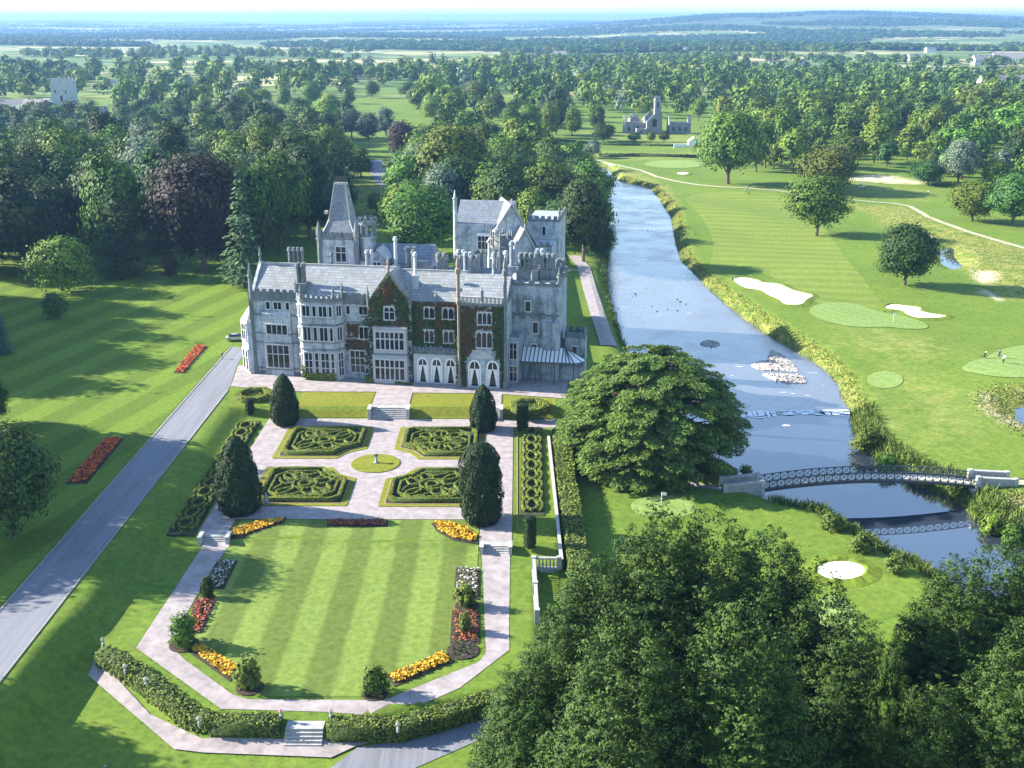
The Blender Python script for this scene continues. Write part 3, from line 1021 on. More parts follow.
proto('bush', v, 8, 9, M['leaf_a'], trunk_mb(8, .3, .1, L, 6))

def pick(o, mat):
    if mat:
        o.material_slots[0].link = 'OBJECT'
        o.material_slots[0].material = M[mat]

def tree(name, key, x, y, h, w, label, mat=None, group=None, z=None, rz=None, cat='tree'):
    ph, pw, crown, trunk = PROTO[key]
    z = float(tz(x, y)) - 0.1 if z is None else z
    rz = random.uniform(0, 6.28) if rz is None else rz
    if trunk is None:
        o = link(name, crown, None, (x, y, z))
        pick(o, mat)
        tag(o, label, cat, group)
    else:
        o = thing(name, label, cat, (x, y, z), 0, group)
        link('trunk', trunk, o)
        pick(link('crown', crown, o), mat)
    o.rotation_euler = (0, 0, rz)
    o.scale = (w / pw, w / pw, h / ph)
    return o

def tree_px(name, key, px, py, wpx, toppx, label, mat=None, **k):
    """tree standing where pixel (px, py) meets the ground, as wide and tall as it looks from there"""
    x, y, z = att(px, py)
    d = depth_of(x, y, z)
    s = CAM_F / d
    w = wpx / s
    # tall enough that its top meets row toppx
    lo, hi = 0.5, 60.0
    for _ in range(30):
        m_ = (lo + hi) / 2
        dd = depth_of(x, y, z + m_)
        up = (y * math.cos(YAW) - x * math.sin(YAW)) * math.sin(PITCH) + (z + m_ - CAM_H) * math.cos(PITCH)
        row = 384 - CAM_F * up / dd
        lo, hi = (m_, hi) if row > toppx else (lo, m_)
    return tree(name, key, x, y, lo, w, label, mat, **k)

# ---------------------------------------------------------------- single trees the picture singles out
tree_px('oak_tree', 'fine0', 728, 184, 58, 109, 'tall spreading tree alone on the golf course beside the pale cart path, before the friary', 'leaf_a')
tree_px('round_tree', 'fine1', 827, 192, 56, 146, 'rounded golf course tree standing just behind another round tree, above the striped fairway', 'leaf_b')
tree_px('round_tree', 'fine0', 816, 236, 54, 174, 'rounded fairway tree with pale trunk, in front of another round tree', 'leaf_a')
tree_px('dense_tree', 'dense', 905, 285, 52, 222, 'dense dark egg-shaped tree standing alone above the white bunker on the golf course', 'leaf_c')
tree_px('small_round_tree', 'fine1', 928, 185, 35, 160, 'small round tree in front of the wood at the end of the bare sandy patch', 'leaf_c')
tree_px('riverside_tree', 'fine1', 972, 221, 42, 180, 'loose bright green tree on the rough just above the cart path', 'leaf_b')
tree_px('riverside_tree', 'fine0', 1012, 226, 52, 172, 'dark bushy tree at the right edge of the picture above the cart path', 'leaf_c')
tree_px('willow_tree', 'fine0', 958, 186, 34, 138, 'grey green willow at the front of the right hand wood', 'leaf_silver')
tree_px('fir_tree', 'fir0', 246, 287, 54, 166, 'tall pale-tipped conifer standing at the left end of the manor', 'leaf_pale_fir')
tree_px('copper_beech', 'fine1', 205, 270, 80, 152, 'dark copper beech beside the tall conifer left of the manor', 'leaf_copper')
tree_px('fir_tree', 'fir1', 124, 276, 58, 168, 'broad dark conifer at the wood edge behind the round golden-topped bush', 'leaf_fir')
tree_px('large_bush', 'bush', 62, 291, 62, 238, 'large round golden-topped bush on the left lawn in front of the wood', 'leaf_b', cat='bush')
tree_px('lawn_bush', 'bush', 57, 318, 27, 292, 'small dark bush on the left lawn just below the large round bush', 'leaf_c', cat='bush')
tree_px('purple_bush', 'bush', 172, 279, 17, 254, 'small dark purple bush on the lawn below the copper beech', 'leaf_copper', cat='bush')
tree_px('blue_conifer', 'fir0', 5, 354, 22, 308, 'small blue green conifer at the left edge of the lawn', 'leaf_blue')
tree_px('lawn_tree', 'fine1', 14, 538, 80, 425, 'dark broad tree on the lawn at the left edge beside the red flower bed', 'leaf_dark')
tree_px('lawn_tree', 'dense', -8, 425, 34, 372, 'dark tree sliver on the left edge, above the broad dark tree on the lawn', 'leaf_c')
tree_px('round_tree', 'fine1', 421, 256, 74, 184, 'big rounded tree close behind the manor between spire and great hall', 'leaf_a')
tree_px('lime_tree', 'fine0', 452, 205, 74, 122, 'tall yellow green tree behind the great hall of the manor', 'leaf_b')
tree_px('dark_tree', 'near3', 404, 182, 36, 146, 'dark rounded tree beside the road behind the manor', 'leaf_c')
tree_px('road_tree', 'near1', 361, 178, 28, 145, 'small spreading tree in the park left of the road behind the manor', 'leaf_a')
tree_px('park_tree', 'near3', 377, 214, 17, 190, 'small upright tree on the dry grass behind the spire', 'leaf_a')
tree_px('copper_beech', 'near2', 405, 158, 34, 120, 'dark purple beech beyond the road behind the manor', 'leaf_copper')
tree_px('round_tree', 'near0', 548, 222, 58, 160, 'rounded yellow green tree behind the right end of the great hall', 'leaf_b')
tree_px('dark_tree', 'fine0', 583, 262, 52, 176, 'dark tall tree on the river bank behind the manor', 'leaf_c')
tree_px('dark_tree', 'fine1', 600, 262, 26, 222, 'low dark tree overhanging the river edge behind the manor', 'leaf_c')
tree_px('round_tree', 'near2', 511, 216, 44, 172, 'neat round-topped tree above the roof of the great hall', 'leaf_a')
tree_px('silver_tree', 'near3', 592, 158, 16, 138, 'pale silver leaved small tree near the head of the river', 'leaf_silver')
tree_px('silver_tree', 'near1', 566, 176, 44, 150, 'grey green willow mass where the river comes out of the trees', 'leaf_silver')
tree_px('park_tree', 'near0', 603, 142, 24, 122, 'low wide tree on the park lawn left of the ruined friary', 'leaf_c')
tree_px('park_tree', 'near3', 634, 142, 12, 131, 'small dark tree on the grass before the friary, left of two smaller trees', 'leaf_c')
tree_px('park_tree', 'near3', 651, 142, 8, 131, 'slim small tree on the grass before the friary gable', 'leaf_a')
tree_px('park_tree', 'near3', 664, 142, 10, 130, 'slim small tree on the grass below the friary tower', 'leaf_a')
tree_px('park_tree', 'near1', 572, 136, 20, 105, 'pointed park tree on the lawn left of the friary, in the shade line', 'leaf_a')
tree_px('park_tree', 'near3', 597, 132, 15, 104, 'narrow dark park tree nearest the friary left end', 'leaf_c')
for px, py, w in ((512, 140, 22), (530, 139, 24), (549, 138, 20), (556, 135, 20)):
    tree_px('park_tree', 'near%d' % random.randint(0, 3), px, py, w, py - 36, 'tall park tree in the row at the far side of the sunlit lawn', None, group='park trees in a row by the lawn')

for px, py, w, top, key in ((352, 138, 26, 108, 0), (368, 141, 24, 112, 2), (386, 136, 26, 106, 1), (398, 144, 18, 120, 3)):
    tree_px('willow_tree', 'near%d' % key, px, py, w, top, 'pale grey green willow beyond the road behind the manor', 'leaf_silver', group='pale willows beyond the road')
for px, py, w, top in ((262, 112, 22, 88), (285, 108, 18, 86), (312, 106, 20, 82), (331, 118, 24, 92), (300, 122, 24, 96), (418, 108, 22, 84), (407, 98, 18, 80), (432, 122, 24, 96), (455, 112, 22, 86), (478, 108, 24, 80), (497, 118, 24, 92), (372, 98, 16, 80)):
    tree_px('lime_tree', 'near%d' % (px % 4), px, py, w, top, 'round tree standing free on the sunlit park lawns behind the manor', ('leaf_a', 'leaf_b', 'leaf_c')[px % 3], group='free-standing park trees on the sunlit lawns')

# tall feathery cypresses in the right foreground
CYP = [(528, 850, 650, 128, 'leftmost bushy cypress of the foreground screen, hanging over the garden path'),
       (556, 825, 600, 140, 'bushy cypress of the foreground screen next to the leftmost one'),
       (592, 800, 548, 160, 'cypress in the foreground screen just right of the garden wall corner'),
       (645, 790, 500, 170, 'tall pointed cypress at the head of the foreground screen, left of its twin'),
       (700, 790, 498, 170, 'twin pointed cypress at the head of the foreground screen'),
       (752, 795, 522, 160, 'slightly lower cypress right of the two tallest ones of the foreground screen'),
       (620, 905, 600, 190, 'broad cypress at the bottom edge of the foreground screen, left part'),
       (795, 810, 556, 150, 'cypress on the right shoulder of the foreground screen'),
       (720, 905, 590, 200, 'broad cypress at the bottom edge of the foreground screen, centre'),
       (828, 850, 606, 140, 'dark cypress at the right end of the left hand foreground screen'),
       (866, 880, 622, 62, 'slim young conifer in the gap between the two foreground masses'),
       (925, 800, 550, 140, 'pointed cypress at the left of the right hand foreground mass, by the pool'),
       (972, 790, 534, 140, 'pointed cypress in the middle of the right hand foreground mass, by the pool'),
       (1025, 800, 530, 160, 'tall cypress on the right edge of the picture by the pool'),
       (908, 915, 680, 120, 'broad cypress at the bottom edge right of the slim young conifer'),
       (990, 910, 610, 190, 'broad dark cypress in the bottom right corner')]
for i, (px, py, top, w, lab) in enumerate(CYP):
    tree_px('cypress_tree', 'cypress%d' % (i % 3), px, py, w * 1.22, top, lab, 'leaf_cypress')
tree_px('broadleaf_bush', 'fine0', 930, 870, 130, 690, 'light green leafy tree low in the front of the right hand foreground mass', 'leaf_b')

# ---------------------------------------------------------------- cedar by the river: tiers of flat sprays
def cedar(seed, h, w):
    rg = np.random.default_rng(seed)
    C, N, S, A = [], [], [], []
    plates = []
    for k in range(640):
        d = sphere_pts(rg, 1)[0]
        d[2] = abs(d[2]) if rg.random() < .72 else -abs(d[2]) * .6
        rr = rg.uniform(.80, 1.0)
        c = np.array([d[0] * w * .5 * rr, d[1] * w * .5 * rr, h * .26 + d[2] * h * .70 * rr])
        plates.append((c, rg.uniform(1.1, 2.1), math.atan2(d[1], d[0])))
    for c, r, a in plates:
        n = int(150 * r)
        t = rg.uniform(0, 6.28, n)
        q = np.sqrt(rg.random(n)) * r
        x, y = np.cos(t) * q * 1.25, np.sin(t) * q * .8
        ca, sa = math.cos(a), math.sin(a)
        C.append(np.stack([c[0] + x * ca - y * sa, c[1] + x * sa + y * ca, c[2] - 0.10 * q ** 1.5 - .12 * x + rg.normal(size=n) * .10], 1))
        N.append(np.stack([ca * .35 + rg.normal(size=n) * .3, sa * .35 + rg.normal(size=n) * .3, np.ones(n)], 1))
        th = rg.normal(size=n) * .5 + a
        A.append(np.stack([np.cos(th), np.sin(th), np.full(n, -.15)], 1))
        S.append(rg.uniform(.35, .8, n))
    C, N, S, A = map(np.concatenate, (C, N, S, A))
    return leaf_quads(C, N, S, rg, 0.42, A), plates
cx0, cy0, cz0 = att(650, 462)
ce = thing('cedar_tree', 'huge spreading cedar with flat tiers of foliage on the river bank beside the manor', 'tree', (cx0, cy0, cz0))
cv, plates = cedar(7, 19.6, 28.0)
tb = MB().bar((0, 0, -.8), (0, 0, 9), 1.1, 10, 0, .8).bar((0, 0, 9), (0, 0, 17), .8, 8, 0, .2)
for c, r, a in plates[::4]:
    tb.bar((0, 0, max(2.5, c[2] * .62)), tuple(c), .22, 5, 0, .06)
tb.build('trunk', M['bark'], ce)
link('crown', np_mesh('cedar_crown', cv, quads_for(len(cv) // 4), M['leaf_cedar']), ce)

# ---------------------------------------------------------------- woods: every tree its own object, nearest ones first
BROAD = ['leaf_a', 'leaf_a', 'leaf_b', 'leaf_c', 'leaf_c', 'leaf_a']
def area(px_poly):
    return [att(*p)[:2] for p in px_poly]
WOODS = [  # outline in base pixels, spacing, share of conifers, palette, where
    ([(-70, 282), (30, 276), (60, 272), (120, 272), (150, 262), (165, 256), (225, 258), (262, 268), (300, 255), (335, 222), (338, 160), (330, 140), (250, 128), (120, 122), (0, 125), (-80, 128)],
     11.8, .18, ['leaf_dark', 'leaf_a', 'leaf_c', 'leaf_dark', 'leaf_c'], 'in the dark wood left of the manor'),
    ([(388, 238), (430, 228), (470, 225), (570, 262), (606, 262), (608, 235), (596, 195), (586, 176), (560, 162), (500, 150), (440, 148), (420, 170), (405, 200)],
     11.0, .08, BROAD, 'in the grove behind the manor'),
    ([(-90, 122), (0, 116), (250, 118), (330, 130), (335, 118), (250, 110), (240, 97), (100, 97), (-90, 90)], 23.0, .1, BROAD, 'in the park beyond the left wood'),
    ([(330, 126), (420, 130), (560, 128), (560, 118), (500, 110), (420, 112), (410, 95), (340, 92), (250, 92), (250, 104), (345, 110)], 22.0, .06, BROAD, 'in the open park behind the manor'),
    ([(415, 112), (530, 122), (600, 118), (700, 122), (722, 128), (760, 118), (760, 88), (600, 83), (420, 83)], 22.0, .06, ['leaf_c', 'leaf_a', 'leaf_c', 'leaf_a', 'leaf_b'], 'in the wood behind the friary'),
    ([(745, 150), (800, 165), (850, 172), (925, 176), (1000, 190), (1100, 200), (1100, 98), (900, 92), (760, 95), (755, 125)], 15.0, .04, BROAD, 'in the wood on the right beyond the golf course'),
    ([(750, 172), (775, 172), (800, 176), (800, 166), (760, 160)], 12.0, 0, ['leaf_b', 'leaf_a'], 'in the wood on the right beyond the golf course'),
    ([(-90, 90), (240, 94), (420, 88), (420, 72), (200, 72), (-90, 74)], 36.0, .05, BROAD, 'in the far park'),
    ([(420, 84), (600, 82), (760, 90), (1100, 98), (1100, 84), (760, 72), (420, 70)], 30.0, .04, BROAD, 'in the far park'),
]
cands = []
taken = []
for o in list(COL.objects):
    if o.get('category') in ('tree', 'bush') and o.location.y > 230:
        taken.append((o.location.x, o.location.y))
KEEP_OUT = [area(p) for p in ([(340, 215), (392, 215), (410, 192), (398, 172), (390, 160), (372, 160), (340, 165)],
                              [(612, 142), (702, 142), (702, 126), (690, 118), (620, 118)],
                              [(-5, 126), (118, 126), (118, 100), (-5, 100)], [(255, 126), (340, 128), (345, 98), (255, 97)], [(352, 134), (428, 132), (425, 92), (352, 92)], [(505, 152), (620, 152), (620, 128), (505, 127)], [(440, 112), (510, 112), (510, 96), (440, 96)],
                              [(848, 186), (925, 188), (925, 172), (848, 172)])]
cell = {}
def ok_place(x, y, s):
    kx, ky = int(x // 30), int(y // 30)
    for a in (-1, 0, 1):
        for b_ in (-1, 0, 1):
            for (qx, qy, qs) in cell.get((kx + a, ky + b_), ()):
                if (qx - x) ** 2 + (qy - y) ** 2 < (min(s, qs)) ** 2:
                    return False
    cell.setdefault((kx, ky), []).append((x, y, s))
    return True
for t in taken:
    cell.setdefault((int(t[0] // 30), int(t[1] // 30)), []).append((t[0], t[1], 9.0))
g = np.random.default_rng(3)
for wi, (poly, sp, con, pal, where) in enumerate(WOODS):
    wp = area(poly)
    x0, x1 = min(p[0] for p in wp), max(p[0] for p in wp)
    y0, y1 = min(p[1] for p in wp), max(p[1] for p in wp)
    n = int((x1 - x0) * (y1 - y0) / sp ** 2 * 5)
    X = g.uniform(x0, x1, n); Y = g.uniform(y0, y1, n)
    inn = sdist(wp, X, Y) < 0
    for p in KEEP_OUT:
        inn &= sdist(p, X, Y) > 2
    inn &= sdist(riv, X, Y) > 4
    inn &= np.abs(X) < 0.50 * Y + 40
    for x, y in zip(X[inn], Y[inn]):
        if ok_place(x, y, sp * (0.85 + 0.3 * g.random())):
            cands.append((y, x, wi))
cands.sort()
N_IND = 640
kinds = {}
far_stuff = []
names = {'leaf_a': ('broadleaf_tree', 'mid green'), 'leaf_b': ('lime_tree', 'yellow green'), 'leaf_c': ('oak_tree', 'dark green'), 'leaf_dark': ('beech_tree', 'deep green'), 'leaf_fir': ('conifer_tree', 'dark pointed'), 'leaf_silver': ('willow_tree', 'pale grey green')}
for y, x, wi in cands:
    poly, sp, con, pal, where = WOODS[wi]
    r = g.random()
    mat = 'leaf_fir' if r < con else ('leaf_silver' if r > .965 else pal[g.integers(len(pal))])
    nm, colr = names[mat]
    hh = g.uniform(18, 32) if wi == 0 else g.uniform(11.5, 23)
    ww = min(hh * g.uniform(.68, 1.1), sp * 1.5)
    if mat == 'leaf_fir':
        hh, ww = g.uniform(18, 26), g.uniform(7, 10)
    if y > 560:
        hh *= 1.1
    if wi == 0 and y > 470:
        hh *= .68 if x > -180 else .5
        ww = min(hh * g.uniform(.95, 1.35), sp * 1.45)
    if sum(kinds.values()) >= N_IND or kinds.get(nm, 0) >= 280:
        far_stuff.append((x, y, hh, ww, mat))
        continue
    kinds[nm] = kinds.get(nm, 0) + 1
    near = y < 470
    key = ('fir%d' % g.integers(2) if near else 'farfir') if mat == 'leaf_fir' else ('near%d' if near else 'far%d') % g.integers(4)
    lab = '%s %s %s' % (colr, 'conifer' if mat == 'leaf_fir' else 'broadleaf tree', where)
    tree(nm, key, float(x), float(y), hh, ww, lab, mat, '%s %ss %s' % (colr, 'conifer' if mat == 'leaf_fir' else 'broadleaf tree', where))

# the rest of the woods, farther off, as one mass
def tree_mass(name, items, mats, protos):
    V, Mi = [], []
    for x, y, h, w, mi in items:
        pv, ph, pw = protos[g.integers(len(protos))]
        a = g.uniform(0, 6.28)
        ca, sa = math.cos(a), math.sin(a)
        q = pv * np.array([w / pw, w / pw, h / ph])
        q = np.stack([q[:, 0] * ca - q[:, 1] * sa + x, q[:, 0] * sa + q[:, 1] * ca + y, q[:, 2] + float(tz(x, y)) - .2], 1)
        V.append(q)
        Mi.append(np.full(len(q) // 4, mi))
    V = np.concatenate(V).astype(np.float32)
    return tag(link(name, np_mesh(name, V, quads_for(len(V) // 4), [M[m] for m in mats], np.concatenate(Mi).astype(np.int32))), kind='stuff')
MATS = ['leaf_a', 'leaf_b', 'leaf_c', 'leaf_fir', 'leaf_silver', 'leaf_dark']
mid_p = [(broadleaf(200 + i, 16, 15, 330, 2.3, 9, .02, .6)[0], 16, 15) for i in range(4)]
tiny_p = [(broadleaf(210 + i, 16, 16, 44, 6.0, 5, -.05, .4)[0], 16, 16) for i in range(4)]
items = [(x, y, h, w, MATS.index(m)) for x, y, h, w, m in far_stuff]
# belts and copses between the park and the fields
nn = 5200
Y = 1150 * np.exp(g.uniform(0, 1, nn) * math.log(2600 / 1150.0))
X = g.uniform(-.5, .5, nn) * Y * 1.02
den = np.sin(X / 160 + 1.3 * np.sin(Y / 210)) + np.sin(Y / 95 + X / 420) + 0.8 * np.sin(X / 61 + Y / 77)
thr = np.where(Y < 1350, 0.35, 0.55)
for x, y, d, t in zip(X, Y, den, thr):
    if d > t:
        items.append((x, y, g.uniform(9, 17), g.uniform(12, 20), int(g.choice([0, 0, 1, 2, 2]))))
tree_mass('distant_woodland', items, MATS, mid_p)
nn = 60000
Y = 2400 * np.exp(g.uniform(0, 1, nn) * math.log(11000 / 2400.0))
X = g.uniform(-.52, .52, nn) * Y
den = np.sin(X / 330 + 1.7 * np.sin(Y / 400)) + np.sin(Y / 210 + 1.2 * np.sin(X / 500)) + .7 * np.sin(X / 140 + Y / 190)
items = [(x, y, g.uniform(6, 13), g.uniform(12, 26), int(g.choice([0, 2, 2]))) for x, y, d in zip(X, Y, den) if d > 0.05]
tree_mass('distant_hedgerows', items, MATS, tiny_p)

# trees standing outside the left edge of the picture whose long shadows cross the lawns
SH = [(-92, 163, 27, 15), (-101, 156, 28, 15), (-92, 147, 27, 15), (-100, 139, 28, 15), (-90, 131, 25, 14), (-104, 148, 28, 15), (-95, 123, 22, 13),
      (-116, 160, 26, 14), (-112, 140, 27, 14), (-72, 93, 17, 11),
      (-132, 201, 33, 14), (-136, 209, 30, 13), (-137, 217, 36, 15), (-140, 226, 33, 13), (-139, 234, 36, 14), (-146, 243, 35, 14), (-140, 251, 34, 13), (-152, 258, 34, 14),
      (-120, 193, 22, 11), (-152, 222, 36, 14), (-156, 240, 36, 14), (-118, 212, 18, 10)]
for x, y, h, w in SH:
    tree('shade_tree', 'near%d' % random.randint(0, 3), x, y, h, w, 'tall lawn tree beyond the left edge, casting long shadows over the lawn', 'leaf_c', 'trees beyond the left edge of the lawn')
# ---------------------------------------------------------------- manor (local frame: u along the front, v to the back, z from the terrace)
MZ = 1.5
mo = at(253.5, 373.6, MZ)
MROT = R(-8.1)
man = thing('manor_house', 'great grey limestone manor with slate roofs, spire tower, gables and many chimneys above the parterre', 'manor house', (mo[0], mo[1], MZ), MROT)

def crenel(mb, p, q, z, h=0.9, th=0.4, step=1.3, mat=0, base=0.45):
    l = math.hypot(q[0] - p[0], q[1] - p[1])
    mb.obox(p, q, th, z, z + base, mat)
    n = max(1, int(l / step))
    for i in range(n):
        a, b_ = (i + .12) / n, (i + .68) / n
        mb.obox((p[0] + (q[0] - p[0]) * a, p[1] + (q[1] - p[1]) * a), (p[0] + (q[0] - p[0]) * b_, p[1] + (q[1] - p[1]) * b_), th * .97, z + base - .02, z + h, mat)

def face(p, q):
    """frame of a wall running p -> q seen from outside (outside on the right-hand side of q-p turned clockwise)"""
    l = math.hypot(q[0] - p[0], q[1] - p[1])
    d = ((q[0] - p[0]) / l, (q[1] - p[1]) / l)
    n = (d[1], -d[0])
    return p, d, n, l

def fpt(F, s, off):
    p, d, n, l = F
    return (p[0] + d[0] * s + n[0] * off, p[1] + d[1] * s + n[1] * off)

def window(F, s0, s1, z0, z1, lights=2, trans=1, arch=False, parent=None, sill=True, w=.14, kind='window'):
    """stone-framed mullioned window standing on wall face F between s0..s1, z0..z1"""
    fr = MB()
    ob = lambda a, b_, zz0, zz1, off0, off1: fr.add([(*fpt(F, a, off0), zz0), (*fpt(F, b_, off0), zz0), (*fpt(F, b_, off1), zz0), (*fpt(F, a, off1), zz0),
                                                    (*fpt(F, a, off0), zz1), (*fpt(F, b_, off0), zz1), (*fpt(F, b_, off1), zz1), (*fpt(F, a, off1), zz1)],
                                                   [(0, 1, 2, 3), (7, 6, 5, 4), (1, 0, 4, 5), (2, 1, 5, 6), (3, 2, 6, 7), (0, 3, 7, 4)])
    s_w = .2
    ob(s0 - s_w, s0, z0, z1, -.02, .16)
    ob(s1, s1 + s_w, z0, z1, -.02, .16)
    ob(s0 - s_w - .05, s1 + s_w + .05, z1, z1 + .24, -.02, .26)
    if sill:
        ob(s0 - s_w - .05, s1 + s_w + .05, z0 - .2, z0, -.02, .24)
    for i in range(1, lights):
        c = s0 + (s1 - s0) * i / lights
        ob(c - w / 2, c + w / 2, z0, z1, 0, .13)
    for k in range(1, trans + 1):
        c = z0 + (z1 - z0) * (k / (trans + 1) if trans > 1 else .6)
        ob(s0, s1, c - w / 2, c + w / 2, 0, .11)
    if arch:
        for i in range(lights):
            a, b_ = s0 + (s1 - s0) * i / lights, s0 + (s1 - s0) * (i + 1) / lights
            hw = (b_ - a) / 2
            for sg, e in ((1, a), (-1, b_)):
                v = [(*fpt(F, e, .12), z1), (*fpt(F, e + sg * hw, .12), z1), (*fpt(F, e + sg * hw * .45, .12), z1 - hw * .45), (*fpt(F, e, .12), z1 - hw * 1.3)]
                fr.add(v, [(0, 1, 2, 3)])
    f = fr.build(kind, M['frame_stone'], parent or man)
    pn = MB()
    pn.add([(*fpt(F, s0, .04), z0), (*fpt(F, s1, .04), z0), (*fpt(F, s1, .04), z1), (*fpt(F, s0, .04), z1)], [(0, 1, 2, 3)])
    pn.build('pane', M['glass'], f)
    return f

def wallpart(mb, mat='stone', name='wall'):
    return mb.build(name, M[mat], man)

FRONT = lambda v, u0=0.0: face((u0, v), (u0 + 1, v))
def win(v, u0, u1, z0, z1, *a, **k):
    return window(FRONT(v), u0, u1, z0, z1, *a, **k)

# block A, left wing
mb = MB()
mb.box(.4, 9.6, 0, 12, -1, 15)
mb.box(2.7, 8.1, -.55, .1, -1, 12.0)
mb.add([(2.7, -.55, 12), (8.1, -.55, 12), (8.1, 0, 12.5), (2.7, 0, 12.5), (2.7, 0, 12), (8.1, 0, 12)], [(0, 1, 2, 3), (0, 3, 4), (1, 5, 2)])
# west gable wall
mb.add([(.4, 0, 15), (.4, 12, 15), (.4, 6, 20.6), (.95, 0, 15), (.95, 12, 15), (.95, 6, 20.6)], [(0, 2, 1), (3, 4, 5), (0, 3, 5, 2), (1, 2, 5, 4)])
wallpart(mb)
tr = MB()
for z in (1.2, 6.3, 8.0, 11.6):
    tr.box(.3, 2.65, -.16, .05, z, z + .22)
    tr.box(8.15, 9.5, -.16, .05, z, z + .22)
    tr.box(2.6, 8.2, -.70, -.5, z, z + .22) if z != 11.6 else None
tr.box(.25, 9.4, -.25, .2, 14.3, 14.9)
tr.box(.25, .95, -.3, .3, -1, 14.3)
tr.box(.1, 9.4, -.12, .3, 14.9, 16.0)
for i in range(7):
    tr.box(.3 + i * 1.3, 1.0 + i * 1.3, -.14, .28, 16.0, 16.5)
tr.box(0.3, 9.3, -.1, .05, -1, .7)
tr.build('parapet', M['trim'], man)
win(-.55, 3.3, 7.5, 1.7, 6.0, 4, 1)
win(-.55, 3.5, 7.4, 8.1, 9.9, 4, 0)
win(0, 3.5, 4.2, 12.8, 14.1, 1, 0)
win(0, 5.0, 6.4, 12.8, 14.1, 2, 0)
win(0, 7.3, 7.9, 12.8, 14.1, 1, 0)

# canted bay on the west end
mb = MB()
pb = [(.45, -.45), (-.4, -.45), (-2.3, 1.3), (-2.3, 5.2), (-.4, 7.2), (.45, 7.2)]
mb.prism(pb, -1, 10.2)
mb.build('side_bay', M['stone'], man)
MB().add([(p[0], p[1], 10.2) for p in pb] + [(.42, 1.2, 14.0), (.42, 5.4, 14.0)], [(1, 2, 6), (2, 3, 7, 6), (3, 4, 7), (0, 1, 6), (4, 5, 7)]).build('bay_roof', M['lead'], man)
F = face((-2.3, 1.3), (-.4, -.45))
window(F, .55, 2.0, 6.6, 9.6, 2, 1)
window(F, .35, 1.05, .8, 4.6, 1, 1, arch=True)
window(F, 1.45, 2.15, .8, 4.6, 1, 1, arch=True)
F = face((-2.3, 5.2), (-2.3, 1.3))
window(F, .7, 3.1, 1.0, 4.6, 3, 1)
window(F, .7, 3.1, 6.6, 9.6, 3, 1)

# block B, big canted bay
PB = [(9.5, .5), (9.5, -.4), (10.9, -2.2), (17.0, -2.2), (18.3, -.4), (18.3, .5)]
mb = MB()
mb.prism(PB, -1, 15.2)
mb.box(9.6, 17.5, .45, 12, -1, 15)
wallpart(mb)
tr = MB()
segs = [(PB[1], PB[2]), (PB[2], PB[3]), (PB[3], PB[4])]
for p, q in segs:
    tr = MB()
    for z in (5.9, 7.3, 10.6, 14.9):
        F = face(p, q)
        a, b_ = fpt(F, .05, .08), fpt(F, F[3] - .05, .08)
        tr.obox(a, b_, .26, z, z + .22)
    F = face(p, q)
    crenel(tr, fpt(F, .15, -.1), fpt(F, F[3] - .15, -.1), 15.2, 1.0, .36, .95)
    tr.build('parapet', M['trim'], man)
F = face(PB[1], PB[2])
for z0, z1 in ((12.2, 14.0), (7.9, 9.8), (1.2, 4.6)):
    window(F, .75, 1.35, z0, z1, 1, 0)
for z0, z1, t in ((12.3, 14.2, 0), (7.7, 10.2, 0), (1.0, 5.3, 2)):
    win(-2.2, 11.2, 12.5, z0, z1, 2, t)
    win(-2.2, 13.1, 13.7, z0, z1, 1, t)
    win(-2.2, 14.3, 15.7, z0, z1, 2, t)
    win(-2.2, 16.2, 16.7, z0, z1, 1, t)
    window(face(PB[3], PB[4]), .6, 1.6, z0, z1, 2, t)

# block C
mb = MB()
mb.box(17.4, 23.4, .02, 12, -1, 15)
wallpart(mb)
tr = MB()
tr.box(18.3, 23.2, -.18, .05, 14.3, 15.9)
for i in range(4):
    tr.box(18.4 + i * 1.25, 19.1 + i * 1.25, -.16, .04, 15.9, 16.4)
tr.build('parapet', M['trim'], man)
for z in (6.1, 10.8):
    MB().box(18.3, 23.2, -.14, .03, z, z + .2).build('string_course', M['trim'], man)
win(.02, 18.8, 19.4, 12.4, 13.9, 1, 0)
win(.02, 21.2, 22.7, 12.4, 13.9, 2, 0)
win(.02, 21.1, 22.7, 7.8, 10.0, 2, 0)
win(.02, 19.2, 21.8, 1.3, 5.4, 3, 2)

# block D, creeper gable
mb = MB()
mb.box(23.2, 31.0, -.9, 12, -1, 15.2)
mb.add([(23.2, -.9, 15.2), (31, -.9, 15.2), (27.1, -.9, 20.4), (23.2, -.3, 15.2), (31, -.3, 15.2), (27.1, -.3, 20.4)], [(0, 1, 2), (3, 5, 4), (0, 2, 5, 3), (1, 4, 5, 2)])
wallpart(mb)
tr = MB()
for a, b_ in (((22.9, 14.9), (27.1, 20.75)), ((31.3, 14.9), (27.1, 20.75))):
    s = -1 if a[0] < 27 else 1
    tr.add([(a[0], -1.05, a[1]), (b_[0], -1.05, b_[1]), (b_[0], -1.05, b_[1] - .45), (a[0] - s * .3, -1.05, a[1] - .1), (a[0], -.25, a[1]), (b_[0], -.25, b_[1]), (b_[0], -.25, b_[1] - .45), (a[0] - s * .3, -.25, a[1] - .1)],
           [(0, 1, 2, 3), (4, 7, 6, 5), (0, 4, 5, 1), (3, 2, 6, 7), (0, 3, 7, 4)])
tr.lathe(27.1, -.65, [(.28, 20.3), (.22, 21.2), (.42, 21.4), (.2, 21.9), (.3, 22.3), (.02, 23.4)], 8)
tr.build('gable_coping', M['rust'], man)
win(-.9, 26.2, 28.0, 11.9, 14.2, 2, 1, arch=True)
mb = MB()
mb.box(24.1, 30.3, -1.75, -.88, 5.7, 10.3)
mb.box(24.0, 30.4, -2.3, -.88, -1, 5.2)
